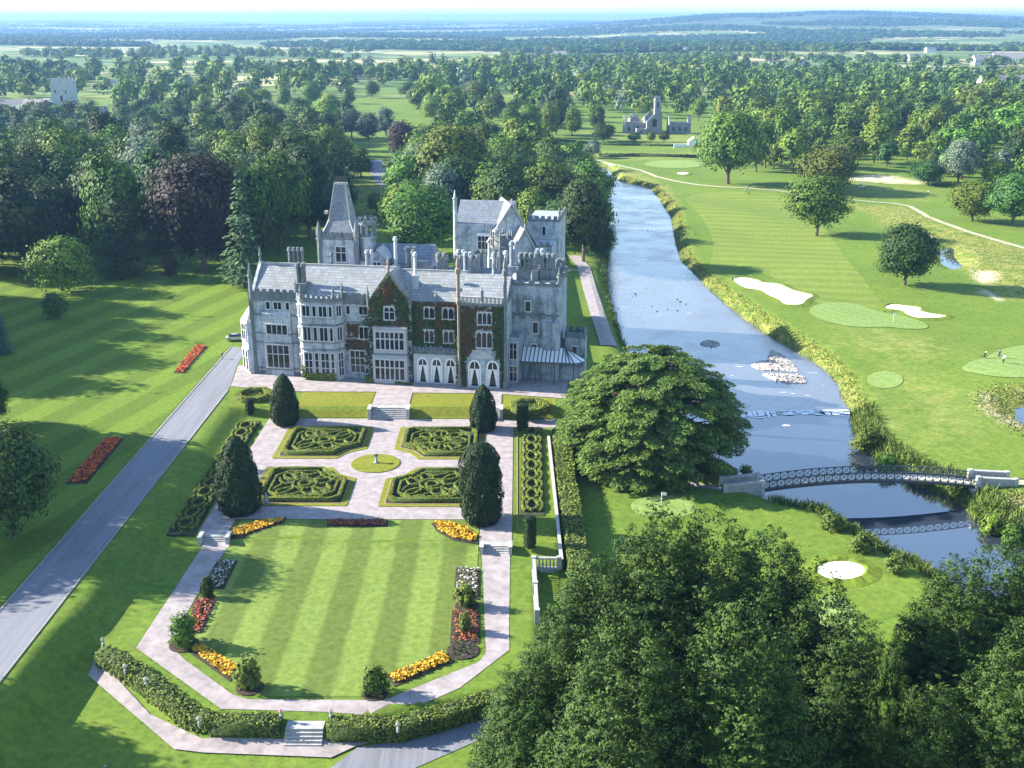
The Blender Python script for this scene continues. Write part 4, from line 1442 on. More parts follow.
mb.add([(24.1, -1.75, 5.7), (30.3, -1.75, 5.7), (29.6, -.9, 4.9), (24.8, -.9, 4.9)], [(3, 2, 1, 0)])
mb.build('oriel', M['frame_stone'], man)
tr = MB()
tr.box(23.95, 30.45, -1.88, -.88, 10.3, 10.6)
tr.build('oriel_cornice', M['white_stone'], man)
MB().box(23.9, 30.5, -2.42, -.88, 5.2, 5.45).build('bay_cornice', M['white_stone'], man)
win(-1.75, 24.6, 29.8, 6.5, 9.7, 6, 1, w=.22)
win(-2.3, 24.5, 29.9, .9, 4.6, 6, 1, w=.24)
# block E
mb = MB()
mb.box(30.9, 40.2, .03, 12, -1, 15)
wallpart(mb)
mb = MB()
mb.box(31.4, 39.9, -1.15, .05, -1, 6.0)
mb.build('loggia', M['frame_stone'], man)
tr = MB()
crenel(tr, (31.5, -1.05), (39.8, -1.05), 6.0, .95, .25, .7)
tr.box(31.4, 39.9, -1.3, -1.1, 5.7, 6.0)
tr.build('balcony', M['trim'], man)
MB().box(31.0, 40.0, -.2, .1, 14.4, 15.4).build('parapet', M['trim'], man)
win(.03, 33.4, 35.2, 12.2, 14.2, 2, 0, arch=True)
win(.03, 36.8, 38.8, 12.2, 14.2, 2, 0, arch=True)
win(.03, 33.4, 35.0, 7.7, 9.9, 2, 0, arch=True)
win(.03, 36.9, 38.7, 7.7, 9.9, 2, 0, arch=True)

def arch_door(v, c, w, z0, z1, parent=None):
    """tall pointed french window: pale frame, dark glazing, pale curtains"""
    F = FRONT(v)
    fr = MB()
    zs = z1 - w * .75
    out = [(c - w / 2, z0), (c - w / 2, zs)] + [(c - w / 2 * math.cos(t), zs + (z1 - zs) * math.sin(t) ** .8) for t in np.linspace(.25, math.pi - .25, 9)] + [(c + w / 2, zs), (c + w / 2, z0)]
    inn = [(c + (x - c) * .76, z0 + (z - z0) * .93 + .05) for x, z in out]
    n = len(out)
    vv = [(x, v - .16, z) for x, z in out] + [(x, v - .16, z) for x, z in inn] + [(x, v - .02, z) for x, z in out]
    ff = [(i, i + 1, n + i + 1, n + i) for i in range(n - 1)] + [(i, 2 * n + i, 2 * n + i + 1, i + 1) for i in range(n - 1)]
    fr.add(vv, ff)
    fr.box(c - w * .38, c + w * .38, v - .15, v - .03, zs - .08, zs + .08)
    fr.box(c - .07, c + .07, v - .15, v - .03, zs, z1 - w * .12)
    o = fr.build('window', M['white_paint'], man)
    MB().add([(x, v - .05, z) for x, z in inn], [tuple(range(n))]).build('pane', M['glass'], o)
    cu = MB()
    for s in (-1, 1):
        cu.add([(c + s * w * .36, v - .08, z0 + .1), (c + s * w * .36, v - .08, zs - .1), (c + s * w * .05, v - .08, zs - .1), (c + s * w * .22, v - .08, z0 + 1.1), (c + s * w * .26, v - .08, z0 + .1)], [(0, 1, 2, 3, 4)])
    cu.build('curtain', M['white_paint'], o)
for c in (33.1, 35.7, 38.3):
    arch_door(-1.15, c, 2.1, .3, 5.1)

# block F, creeper tower front with two shafts
mb = MB()
mb.box(40.1, 48.7, -2, 10, -1, 15.4)
wallpart(mb)
tr = MB()
tr.box(39.9, 48.9, -2.3, -1.7, 15.3, 15.75)
tr.build('cornice', M['trim'], man)
pr = MB()
for i in range(11):
    u = 40.7 + i * .72
    pr.box(u, u + .40, -2.2, -1.85, 15.75, 16.75)
pr.box(40.3, 48.5, -2.24, -1.8, 16.75, 16.95)
pr.build('parapet', M['white_stone'], man)
for u in (40.15, 48.55):
    m_ = MB().lathe(u, -2.35, [(.4, -1), (.4, 1.5), (.26, 1.8), (.24, 15.4), (.45, 15.7), (.45, 16.2), (.32, 16.6), (.32, 21.0), (.55, 21.3), (.55, 22.0), (.34, 22.2), (.42, 22.8), (.05, 24.4)], 8, 0, .39)
    m_.build('pinnacle_shaft', M['rust' if u < 45 else 'trim'], man)  # left shaft carries its sunlit orange as colour, right one is plain trim
win(-2, 43.6, 46.0, 12.0, 14.1, 3, 0, arch=True)
win(-2, 43.3, 46.1, 7.7, 10.5, 3, 0, arch=True)
for c in (42.9, 46.2):
    arch_door(-2, c, 2.4, .3, 5.3)
tr = MB()
tr.add([(42.4, -2.12, 5.5), (46.9, -2.12, 5.5), (44.65, -2.12, 7.1), (42.4, -1.98, 5.5), (46.9, -1.98, 5.5), (44.65, -1.98, 7.1)], [(0, 1, 2), (0, 2, 5, 3), (1, 4, 5, 2)])
tr.box(41.5, 47.6, -2.3, -1.95, -1, .3)
tr.build('door_gablet', M['frame_stone'], man)

# main roofs
def ridge_roof(u0, u1, v0, v1, ze, zr, name='roof', mat='slate', hip0=0.0, hip1=0.0):
    vm = (v0 + v1) / 2
    mb = MB().add([(u0, v0, ze), (u1, v0, ze), (u1, v1, ze), (u0, v1, ze), (u0 + hip0, vm, zr), (u1 - hip1, vm, zr)],
                  [(0, 1, 5, 4), (2, 3, 4, 5), (1, 2, 5), (3, 0, 4)])
    o = mb.build(name, M[mat], man)
    return o
ridge_roof(.8, 27.0, .3, 11.8, 15.2, 20.0)
ridge_roof(27.2, 40.3, .3, 11.8, 15.2, 19.6)
ridge_roof(40.2, 48.6, -1.6, 11.8, 15.6, 19.5, hip0=.0)
MB().add([(23.4, -.3, 15.3), (27.1, -.3, 20.3), (30.8, -.3, 15.3), (30.8, 6, 15.3), (27.1, 6.5, 20.3), (23.4, 6, 15.3)], [(0, 1, 4, 5), (1, 2, 3, 4)]).build('roof', M['slate'], man)
rc = MB()
rc.box(.8, 27, 5.9, 6.2, 19.9, 20.2)
rc.box(27.2, 40.3, 5.9, 6.2, 19.5, 19.8)
rc.build('ridge_coping', M['white_stone'], man)
MB().lathe(.65, 6, [(.3, 20.4), (.2, 21.2), (.35, 21.5), (.03, 23.3)], 8).build('finial', M['trim'], man)
MB().lathe(.65, .1, [(.42, 14.5), (.40, 18.6), (.55, 18.8), (.36, 19.2), (.04, 21.6)], 8).build('pinnacle', M['trim'], man)

# block G, rubble wing set back on the right
mb = MB()
mb.box(47.6, 57.4, 5, 19, -3, 17.6)
mb.box(48.6, 50.6, .5, 5.2, -3, 9.0)
mb.box(54.5, 57.6, 4.2, 5.2, -3, 11)
wallpart(mb, 'rubble')
tr = MB()
crenel(tr, (47.7, 5.1), (57.3, 5.1), 17.6, 1.0, .4, 1.6)
crenel(tr, (57.3, 5.4), (57.3, 18.8), 17.6, 1.0, .4, 1.6)
tr.box(47.6, 57.5, 4.85, 5.05, 12.0, 12.35)
for i in range(5):
    tr.box(48.4 + i * 1.9, 49.1 + i * 1.9, 4.55, 5.05, 11.5, 12.6)
tr.build('parapet', M['trim'], man)
window(FRONT(5), 52.6, 53.5, 8.8, 10.8, 1, 0)
window(FRONT(5), 51.2, 52.1, 12.9, 14.7, 1, 0)
window(FRONT(5), 52.4, 53.3, 4.6, 6.6, 1, 0)
window(FRONT(.5), 49.0, 50.2, 5.0, 8.0, 2, 1)
window(FRONT(.5), 49.0, 50.2, .8, 3.6, 2, 1)
window(face((57.4, 5), (57.4, 19)), 2, 3.4, 12, 14, 2, 0)
# small battlemented tower
mb = MB().box(58.2, 62.0, 8.0, 12.5, -4, 7.2)
mb.box(57.2, 58.3, 9, 12, -4, 6)
wallpart(mb, 'rubble')
tr = MB()
for p, q in (((58.3, 8.1), (61.9, 8.1)), ((61.9, 8.1), (61.9, 12.4)), ((61.9, 12.4), (58.3, 12.4)), ((58.3, 12.4), (58.3, 8.1))):
    crenel(tr, p, q, 7.2, 1.1, .4, 1.2)
tr.build('parapet', M['trim'], man)
window(FRONT(8.0), 59.6, 60.5, 2.2, 5.6, 1, 1)
# glazed garden canopy with rounded end
can = MB()
prof = [(50.0, 1.4), (60.6, 1.4), (62.0, 2.2), (62.6, 3.8)]
for i, (a, b_) in enumerate(zip(prof[:-1], prof[1:])):
    can.add([(a[0], a[1], 4.3), (b_[0], b_[1], 4.3), (min(b_[0], 58.6), 4.9, 6.1), (min(a[0], 58.6), 4.9, 6.1)], [(0, 1, 2, 3)])
can.build('canopy', M['far_white'], man)
rb = MB()
for i in range(15):
    u = 50.1 + i * .75
    rb.bar((u, 1.4, 4.36), (min(u, 58.6), 4.9, 6.16), .11, 4)
for p in prof[2:]:
    rb.bar((p[0], p[1], 4.36), (58.6, 4.9, 6.16), .09, 4)
for a, b_ in zip(prof[:-1], prof[1:]):
    rb.bar((a[0], a[1], 4.25), (b_[0], b_[1], 4.25), .11, 4)
for u in (50.2, 53.5, 57, 60.5):
    rb.bar((u, 1.5, -1), (u, 1.5, 4.25), .09, 6)
rb.build('canopy_rib', M['iron'], man)
MB().box(50.6, 58.4, 4.75, 4.98, -1, 5.0).box(58.3, 62.2, 4.8, 5.0, -4, 2.6).build('canopy_wall', M['rubble'], man)

# body behind, low roofs and the spire tower
mb = MB()
mb.box(9, 47.5, 12, 27, -1, 14)
mb.box(16.2, 31, 17.5, 26, 13, 18.6)
wallpart(mb)
ridge_roof(16, 31, 16.8, 26.2, 18.6, 21.4, mat='slate_blue')
ridge_roof(31, 47.3, 13, 26, 14, 17.5, mat='slate_blue')
# little white dormer gable
mb = MB().box(19.0, 22.6, 14.6, 18, 14, 19.6)
mb.add([(19.0, 14.6, 19.6), (22.6, 14.6, 19.6), (20.8, 14.6, 21.3)], [(0, 1, 2)])
wallpart(mb, 'rubble', 'dormer')
MB().add([(18.6, 14.3, 19.4), (20.8, 14.3, 21.5), (23.0, 14.3, 19.4), (18.6, 20, 19.4), (20.8, 20, 21.5), (23.0, 20, 19.4)], [(0, 1, 4, 3), (1, 2, 5, 4)]).build('dormer_roof', M['white_stone'], man)
window(FRONT(14.6), 20.0, 21.6, 16.8, 19.0, 2, 0)

mb = MB().box(8.7, 16.2, 17, 24.3, 10, 23.0)
wallpart(mb)
tr = MB()
tr.box(8.5, 16.4, 16.8, 24.5, 22.7, 23.3)
for z in (17.5,):
    tr.box(8.55, 16.35, 16.85, 24.45, z, z + .3)
for a in ((8.7, 17), (16.2, 17), (8.7, 24.3), (16.2, 24.3)):
    tr.lathe(a[0], a[1], [(.5, 14), (.5, 23.2), (.62, 23.5), (.62, 24.3), (.05, 26.4)], 8)
for p, q in (((9.2, 17.1), (15.7, 17.1)), ((16.1, 17.5), (16.1, 23.8)), ((8.8, 23.8), (8.8, 17.5))):
    crenel(tr, p, q, 23.3, .9, .35, .9)
tr.build('parapet', M['trim'], man)
SPL = [[(9.1, 17.4, 23.4), (15.8, 17.4, 23.4), (15.8, 23.9, 23.4), (9.1, 23.9, 23.4)], [(10.35, 18.7, 26.2), (14.55, 18.7, 26.2), (14.55, 22.6, 26.2), (10.35, 22.6, 26.2)],
       [(11.35, 19.95, 33.0), (13.55, 19.95, 33.0), (13.55, 21.35, 33.0), (11.35, 21.35, 33.0)]]
vv = [p for l in SPL for p in l]
MB().add(vv, [(4 * k + i, 4 * k + (i + 1) % 4, 4 * k + 4 + (i + 1) % 4, 4 * k + 4 + i) for k in (0, 1) for i in range(4)] + [(8, 9, 10, 11)]).build('spire', M['slate_blue'], man)
h_ = MB()
for k in (0, 1):
    for i in range(4):
        h_.bar(SPL[k][i], SPL[k + 1][i], .14, 4)
h_.box(11.2, 13.7, 19.85, 21.45, 33.0, 33.3)
h_.build('spire_ridge', M['white_stone'], man)
ir = MB()
for u in np.arange(11.25, 13.7, .29):
    for v in (19.95, 21.45):
        ir.bar((u, v, 33.2), (u, v, 34.4), .08, 4)
for v in (19.95, 21.45):
    ir.bar((11.2, v, 34.3), (13.7, v, 34.3), .10, 4)
    ir.bar((11.2, v, 33.7), (13.7, v, 33.7), .05, 4)
for u in (11.25, 13.65):
    ir.bar((u, 19.95, 33.2), (u, 19.95, 37.2), .11, 4)
ir.build('cresting', M['iron'], man)
window(FRONT(17), 12.0, 14.0, 18.4, 21.3, 2, 1)
MB().box(8.1, 8.7, 16.6, 17.2, 22.5, 22.9).box(9.2, 9.7, 19.4, 20.6, 27.2, 27.8).build('gargoyle', M['white_stone'], man)
# round stair turret with open arches beside the spire
t_ = MB().lathe(18.0, 19.0, [(1.55, 10), (1.55, 22.6), (1.8, 22.9), (1.8, 23.3)], 10)
t_.build('turret', M['rubble'], man)
t_ = MB()
for i in range(8):
    a = i * math.pi / 4 + .2
    t_.bar((18 + 1.5 * math.cos(a), 19 + 1.5 * math.sin(a), 23.3), (18 + 1.5 * math.cos(a), 19 + 1.5 * math.sin(a), 25.6), .22, 6)
t_.lathe(18, 19, [(1.8, 25.6), (1.8, 26.1), (1.5, 26.15)], 10)
for i in range(8):
    a = i * math.pi / 4
    t_.box(18 + 1.6 * math.cos(a) - .28, 18 + 1.6 * math.cos(a) + .28, 19 + 1.6 * math.sin(a) - .28, 19 + 1.6 * math.sin(a) + .28, 26.1, 27.0)
t_.build('turret_arcade', M['trim'], man)

# great hall behind, with a skewed cross gable whose west slope catches the sun
Hv = 46.0
mb = MB()
mb.box(30.0, 41.5, Hv, Hv + 12, -2, 21.2)
mb.box(45.4, 52.6, Hv + 4, Hv + 17, -3, 21.5)
mb.box(47.4, 52.0, 41, Hv + 4.2, -3, 17.6)
wallpart(mb, 'stone', 'hall_wall')
ga = R(20)
def gp(u, v):
    return 43.1 + u * math.cos(ga) - v * math.sin(ga), 44 + u * math.sin(ga) + v * math.cos(ga)
def gable_wing(hw, v0, v1, ze, zr, uc=0.0, cop=True):
    f = lambda u, v, z: (*gp(uc + u, v), z)
    mb = MB()
    mb.add([f(-hw, v0, -2), f(hw, v0, -2), f(hw, v0, ze), f(0, v0, zr), f(-hw, v0, ze), f(-hw, v1, -2), f(hw, v1, -2), f(hw, v1, ze), f(0, v1, zr), f(-hw, v1, ze)],
           [(0, 1, 2, 3, 4), (9, 8, 7, 6, 5), (0, 4, 9, 5), (1, 6, 7, 2)])
    mb.build('hall_wall', M['stone'], man)
    e = .35
    MB().add([f(-hw - e, v0 - .25, ze - .35), f(0, v0 - .25, zr + .2), f(hw + e, v0 - .25, ze - .35), f(-hw - e, v1, ze - .35), f(0, v1, zr + .2), f(hw + e, v1, ze - .35)],
             [(0, 1, 4, 3), (1, 2, 5, 4)]).build('hall_roof', M['slate'], man)
    tr = MB()
    for s in (-1, 1):
        tr.bar(f(s * (hw + e), v0 - .3, ze - .35), f(0, v0 - .3, zr + .35), .24, 4)
    tr.bar(f(0, v0 - .3, zr + .2), f(0, v0 - .3, zr + 1.4), .16, 6)
    tr.build('gable_coping', M['white_stone'], man)
gable_wing(5.0, 1.5, 13, 18.0, 25.6)
gable_wing(3.0, -4.5, 3, 15.6, 21.2, 1.6)
ridge_roof(30.2, 42.5, Hv, Hv + 11.8, 21.3, 25.6, 'hall_roof', 'slate_blue')
MB().box(45.6, 52.4, Hv + 4.3, Hv + 16.8, 21.5, 21.8).build('hall_roof', M['lead'], man)
tr = MB()
tr.box(29.8, 39, Hv - .15, Hv + .1, 20.8, 21.3)
tr.lathe(30.1, Hv, [(.5, 12), (.42, 26.4), (.58, 26.7), (.32, 27.1), (.05, 28.6)], 8)
tr.build('gable_coping', M['stone'], man)
tr = MB()
crenel(tr, (45.6, Hv + 4.1), (52.5, Hv + 4.1), 21.5, 1.2, .45, 1.3)
crenel(tr, (52.5, Hv + 4.5), (52.5, Hv + 16.8), 21.5, 1.2, .45, 1.3)
crenel(tr, (47.6, 41.1), (51.9, 41.1), 17.6, 1.0, .4, 1.2)
tr.build('parapet', M['trim'], man)
mb = MB().box(35.0, 37.9, Hv - .9, Hv + .1, 15.4, 19.4)
mb.build('oriel', M['frame_stone'], man)
win(Hv - .9, 35.3, 37.6, 16.0, 18.8, 3, 1)
win(Hv + 4, 48.8, 49.5, 18.5, 20.4, 1, 0)
window(face((52.6, Hv + 4), (52.6, Hv + 17)), 3, 4.5, 14, 17, 2, 0)
win(41, 50.3, 50.9, 13, 15.4, 1, 0)
wf = face(gp(-1.4, -4.5), gp(4.6, -4.5))
window(wf, 2.2, 3.8, 12, 15, 2, 0)

# dark octagonal lantern turret in front of the hall
t_ = MB().lathe(43.4, 26.5, [(1.6, 10), (1.6, 19.6), (2.3, 20.2), (2.3, 20.6)], 8)
for i in range(8):
    a = i * math.pi / 4
    t_.bar((43.4 + 2.1 * math.cos(a), 26.5 + 2.1 * math.sin(a), 20.6), (43.4 + 2.1 * math.cos(a), 26.5 + 2.1 * math.sin(a), 23.6), .2, 5)
    t_.bar((43.4 + 2.1 * math.cos(a), 26.5 + 2.1 * math.sin(a), 22.0), (43.4 + 2.1 * math.cos(a + .785), 26.5 + 2.1 * math.sin(a + .785), 22.0), .12, 4)
t_.lathe(43.4, 26.5, [(1.3, 20.6), (1.3, 22.6), (1.5, 22.8)], 8)
t_.build('lantern_turret', M['trim'], man)

# chimneys: (u, v, base z, top z, shafts along u, shafts along v, spacing, material)
CH = [(5.3, 9.0, 16, 22.6, 4, 1, .85, 'trim'), (9.4, 1.4, 14.5, 21.2, 2, 2, .95, 'trim'),
      (24.5, 15.0, 14, 24.0, 1, 1, 1, 'stone'), (26.8, 15.5, 14, 22.0, 2, 1, 1.2, 'trim'),
      (31.2, 3.0, 16, 23.6, 1, 1, .9, 'stone'), (34.2, 9.0, 15, 22.4, 2, 1, 1.1, 'trim'), (37.4, 9.0, 15, 22.0, 2, 1, 1.0, 'trim'),
      (40.6, 9.0, 15, 22.2, 2, 1, 1.0, 'trim'), (44.6, 9.5, 15, 22.6, 2, 1, .9, 'rubble'),
      (42.0, 28.0, 13, 23.6, 1, 1, 1.6, 'white_stone'), (39.5, 20.0, 13, 21.0, 2, 1, 1, 'trim'),
      (49.5, 9.5, 17, 22.6, 4, 2, .95, 'trim'), (53.6, 10.5, 17, 22.4, 3, 2, .95, 'trim'), (46.9, 16, 15, 23.5, 2, 2, .9, 'rubble'),
      (13.5, 9.2, 16, 21.9, 1, 1, .9, 'trim'), (20.2, 10.0, 16, 22.3, 2, 1, .9, 'stone'), (29.4, 9.0, 16, 22.8, 1, 1, .9, 'trim'), (33.0, 14.0, 13, 20.8, 3, 1, .9, 'trim'),
      (38.0, 15.5, 13, 21.2, 2, 2, .9, 'rubble'), (47.0, 8.6, 16, 23.2, 1, 1, .9, 'stone'), (43.6, 16.5, 13, 21.6, 3, 1, .9, 'trim'), (35.4, 22, 13, 20.4, 2, 1, 1.0, 'stone'), (52.0, 14.5, 17, 22.4, 2, 2, .9, 'rubble'),
      (56.0, 16.0, 17, 20.5, 2, 1, 1.0, 'trim'), (50.5, 17, 17, 21.5, 3, 1, 1.0, 'trim')]
for (u, v, z0, z1, nu, nv, sp, mt) in CH:
    mb = MB()
    mb.box(u - sp * .6, u + sp * (nu - .4), v - sp * .6, v + sp * (nv - .4), z0, z0 + (z1 - z0) * .42)
    mb.box(u - sp * .7, u + sp * (nu - .3), v - sp * .7, v + sp * (nv - .3), z0 + (z1 - z0) * .42, z0 + (z1 - z0) * .42 + .25)
    ch = mb.build('chimney', M[mt], man)
    for i in range(nu):
        for j in range(nv):
            r = sp * .36
            MB().lathe(u + i * sp, v + j * sp, [(r, z0 + (z1 - z0) * .42 + .2), (r * .9, z1 - .9), (r * 1.35, z1 - .7), (r * 1.35, z1 - .35), (r * 1.0, z1 - .3), (r * .95, z1)], 8).build('chimney_pot', M[mt], ch)

for (u, v, z0, z1) in ((9.5, -.3, 15.6, 18.6), (10.9, -2.0, 16.0, 18.0), (17.0, -2.0, 16.0, 18.0), (18.2, -.3, 15.8, 18.4), (23.2, -1.0, 14.8, 18.2), (31.0, -1.0, 14.8, 19.6), (35.6, -.1, 15.2, 17.6), (44.4, -2.1, 16.8, 18.8),
                       (47.7, 5.1, 18.2, 21.0), (57.3, 5.1, 18.2, 21.4), (52.4, 5.1, 18.2, 20.4), (45.6, Hv + 4.1, 22.4, 24.6), (52.5, Hv + 4.1, 22.4, 24.8), (61.9, 8.1, 7.6, 9.6)):
    MB().lathe(u, v, [(.26, z0 - .6), (.24, z0 + (z1 - z0) * .45), (.36, z0 + (z1 - z0) * .5), (.2, z0 + (z1 - z0) * .62), (.03, z1)], 8).build('pinnacle', M['trim'], man)

# ---------------------------------------------------------------- creepers: plants of their own on the walls
def creeper(name, label, rects, holes, mat, n, v, seed, size=.42):
    rg = np.random.default_rng(seed)
    U, Z = [], []
    ar = np.array([(r[1] - r[0]) * (r[3] - r[2]) for r in rects])
    for r, a in zip(rects, ar):
        k = int(n * a / ar.sum())
        u = rg.uniform(r[0], r[1], k); z = rg.uniform(r[2], r[3], k)
        # ragged edge
        e = np.minimum(np.minimum(u - r[0], r[1] - u), np.minimum(z - r[2], r[3] - z))
        keep = rg.random(k) < np.clip(.35 + e * 1.2, 0, 1)
        keep &= (np.sin(u * 1.7 + seed) + np.sin(z * 1.3 + seed * 2) + rg.normal(size=k) * .8) > -1.6
        U.append(u[keep]); Z.append(z[keep])
    U, Z = np.concatenate(U), np.concatenate(Z)
    ok = np.ones(len(U), bool)
    for h in holes:
        ok &= ~((U > h[0]) & (U < h[1]) & (Z > h[2]) & (Z < h[3]))
    if 'gable' in name or 'gable' in label:
        ok &= (Z < 15.2) | (np.abs(U - 27.1) < (20.2 - Z) * .76)
    U, Z = U[ok], Z[ok]
    k = len(U)
    th = rg.uniform(.05, .30, k)
    C = np.stack([U, v - th, Z], 1)
    N = np.stack([rg.normal(size=k) * .5, -np.ones(k), rg.normal(size=k) * .5 + .35], 1)
    o = link(name, np_mesh(name, leaf_quads(C, N, size * rg.uniform(.6, 1.3, k), rg, .85), quads_for(k), M[mat]), None, (mo[0], mo[1], MZ))
    o.rotation_euler = (0, 0, MROT)
    return tag(o, label, 'creeper')
DH = [(26.0, 28.2, 11.7, 14.6), (23.9, 30.5, 5.5, 10.8), (23.8, 30.6, -1, 5.6)]
creeper('wall_creeper', 'dark green creeper over the gable front in the middle of the manor', [(23.1, 31.1, .0, 20.6), (23.2, 30.9, 8, 20)], DH, 'leaf_ivy', 6200, -.9, 1)
creeper('wall_creeper', 'rust red creeper band under the top window of the gable front', [(23.6, 30.6, 10.3, 11.9), (23.3, 24.6, 15, 17.4), (26, 28.4, 14.6, 19.0)], DH, 'leaf_creeper', 1300, -.95, 2)
creeper('wall_creeper', 'dark red creeper patch left of the gable on the manor front', [(18.6, 22.6, 5.6, 7.6), (18.7, 21.2, 8.0, 10.6)], [(21, 22.9, 7.6, 10.3)], 'leaf_creeper', 1000, 0, 3)
creeper('wall_creeper', 'green creeper foot beside the gable on the lower manor front', [(21.8, 23.3, 0, 15), (22.6, 23.3, 0, 13), (17.8, 19, 5.4, 7)], [(20.9, 22.9, 7.6, 10.3)], 'leaf_ivy', 620, 0, 4)
EH = [(33.2, 35.4, 12.0, 14.5), (36.6, 39.0, 12.0, 14.5), (33.2, 35.2, 7.5, 10.2), (36.7, 38.9, 7.5, 10.2)]
creeper('wall_creeper', 'brown and green creeper over the two window rows above the arched doors', [(30.8, 40.2, 6.8, 15.2), (31, 40, 7.2, 15)], EH, 'leaf_ivy', 5200, 0, 5)
creeper('wall_creeper', 'rust red creeper under the eaves between gable and tower front', [(31.2, 40, 14.2, 16.0), (31.4, 33.2, 10.2, 12.4), (35.3, 36.6, 10, 12)], EH, 'leaf_creeper', 1100, -.15, 6)
FH = [(43.4, 46.2, 11.8, 14.4), (43.1, 46.3, 7.4, 10.9), (41.5, 44.3, .2, 5.6), (44.9, 47.6, .2, 5.6), (42.3, 46.8, 5.4, 7.2)]
creeper('wall_creeper', 'thick green creeper column on the right side of the tower front', [(46.1, 48.75, 5.4, 15.5), (47.5, 48.7, .2, 6), (46.2, 48.6, 6, 15)], FH, 'leaf_ivy', 3200, -2.05, 7)
creeper('wall_creeper', 'red and brown creeper over the left half of the tower front', [(40.3, 43.4, 6.0, 15.2), (43.3, 46.4, 10.9, 12), (43.3, 46.5, 14.2, 15.4), (40.3, 43.4, 5.6, 15.4)], FH, 'leaf_creeper', 2100, -2.05, 8)
creeper('wall_creeper', 'dark creeper column between the arched doors and the tower front', [(39.5, 41.4, .1, 9.5)], FH, 'leaf_ivy', 1100, -2.05, 9)
creeper('foundation_shrubs', 'low shrubs along the foot of the big canted bay', [(10.9, 17.0, -.1, 1.5), (10.5, 11.2, .5, 3)], [], 'leaf_hedge', 700, -2.3, 10, .5)
creeper('foundation_shrubs', 'shrubs at the foot of the gable front beside the terrace', [(22.4, 24.0, -.1, 1.4), (28, 31.4, -.1, .6)], [], 'leaf_hedge', 240, -2.4, 11, .45)
# ---------------------------------------------------------------- garden ground sheets
def poly_at(px, z):
    return [at(x, y, z) for x, y in px]
sheet('left_lawn', [(-170, 98), (-59.0, 98), (-59.0, 216), (-56, 236), (-60, 262), (-70, 296), (-120, 300), (-175, 290)], M['left_lawn'], .03, 4.0)
S_, O_ = -.7, -1.9
lawn_p = [(-38.3, 133.4), (-38.3, 137.0), (-5.1, 137.0), (-5.1, 133.4), (-4.9, 107.0), (-16.0, 96.6), (-26.5, 96.6), (-36.8, 106.0)]
sheet('sunken_lawn', lawn_p, M['lawn'], .05, 0.9)
pin = poly_at([(222, 553), (214, 566), (174, 636), (167, 643), (185, 660), (233, 695), (248, 699.5), (384, 700.5), (479, 662), (486, 653), (484.6, 565)], S_)
pout = poly_at([(187, 553), (136, 648), (221, 709), (289, 711)], S_)
pout2 = poly_at([(322, 712), (383, 716), (435, 699), (460, 688), (509.5, 650), (509, 629), (508, 565)], S_)
yt = 131.4
ring = [(-41.3, yt)] + pout[1:] + pout2[:-1] + [(-0.9, 128.9), (-4.6, 128.9)] + pin[::-1][1:-1] + [(-37.7, yt)]
sheet('garden_path', ring, M['gravel'], .04, 1.5)
sheet('terrace_path', [(-42.6, 132.2), (-38.6, 132.2), (-38.6, 137.2), (-5.0, 137.2), (-5.0, 129.6), (-0.7, 129.6), (-0.7, 173.0), (8.0, 173.0), (8.0, 176.9), (-42.6, 177.2)], M['gravel'], .06, 1.1)
sheet('terrace_gravel', [(-52.3, 190.2), (-46.5, 188.5), (-38.8, 187.2), (-25.3, 187.1), (-25.3, 179.9), (-18.8, 179.9), (-18.8, 186.6), (-6.4, 186.4), (-6.4, 179.9), (-2.8, 179.9), (-2.8, 185.9), (8.6, 183.6), (9.3, 193), (9.3, 199), (-50, 202), (-54, 203)], M['gravel'], .09, 1.5)
sheet('terrace_lawn', [(-38.4, 177.6), (-25.5, 177.6), (-25.5, 186.9), (-38.4, 187.0)], M['terrace_grass'], .05, .8)
sheet('terrace_lawn', [(-18.6, 177.4), (-6.6, 177.4), (-6.6, 186.2), (-18.6, 186.4)], M['terrace_grass'], .05, .8)
sheet('terrace_lawn', [(-2.4, 177.4), (6.5, 177.4), (6.9, 183.7), (-2.4, 185.6)], M['terrace_grass'], .05, .8)
sheet('terrace_lawn', [(-50.0, 178.5), (-42.6, 177.6), (-41.2, 187.5), (-47.0, 188.3), (-52.2, 189)], M['garden_grass'], .06, .8)
outer = poly_at([(88, 676), (174, 750), (203, 753.5), (331, 758.5), (356, 747), (473, 722), (440, 730), (351, 742), (290, 742), (203, 741), (150, 715), (97, 658)], O_)
sheet('outer_path', outer, M['gravel'], .13, 1.0)
sheet('service_road', poly_at([(290, 800), (357, 748), (400, 741), (476, 722), (560, 700), (580, 735), (480, 740), (400, 775)], O_), M['asphalt'], .05, 2.0)
# drive with pale kerbs
dl, dr = -58.4, -52.4
sheet('drive', [(dl, 60), (dr, 60), (dr, 190.5), (-54.3, 203), (-55, 214), (dl, 216)], M['asphalt'], .04, 4.0)
kb = MB()
for x, y0, y1 in ((dl - .14, 60, 216), (dr + .14, 60, 189.5)):
    yy = np.arange(y0, y1 + 1e-3, 2.0)
    for a, b_ in zip(yy[:-1], yy[1:]):
        kb.obox((x, a), (x, b_ - .02), .26, 1.2, 1.5 + .11)
tag(kb.build('drive_kerb', M['kerb']), kind='structure')

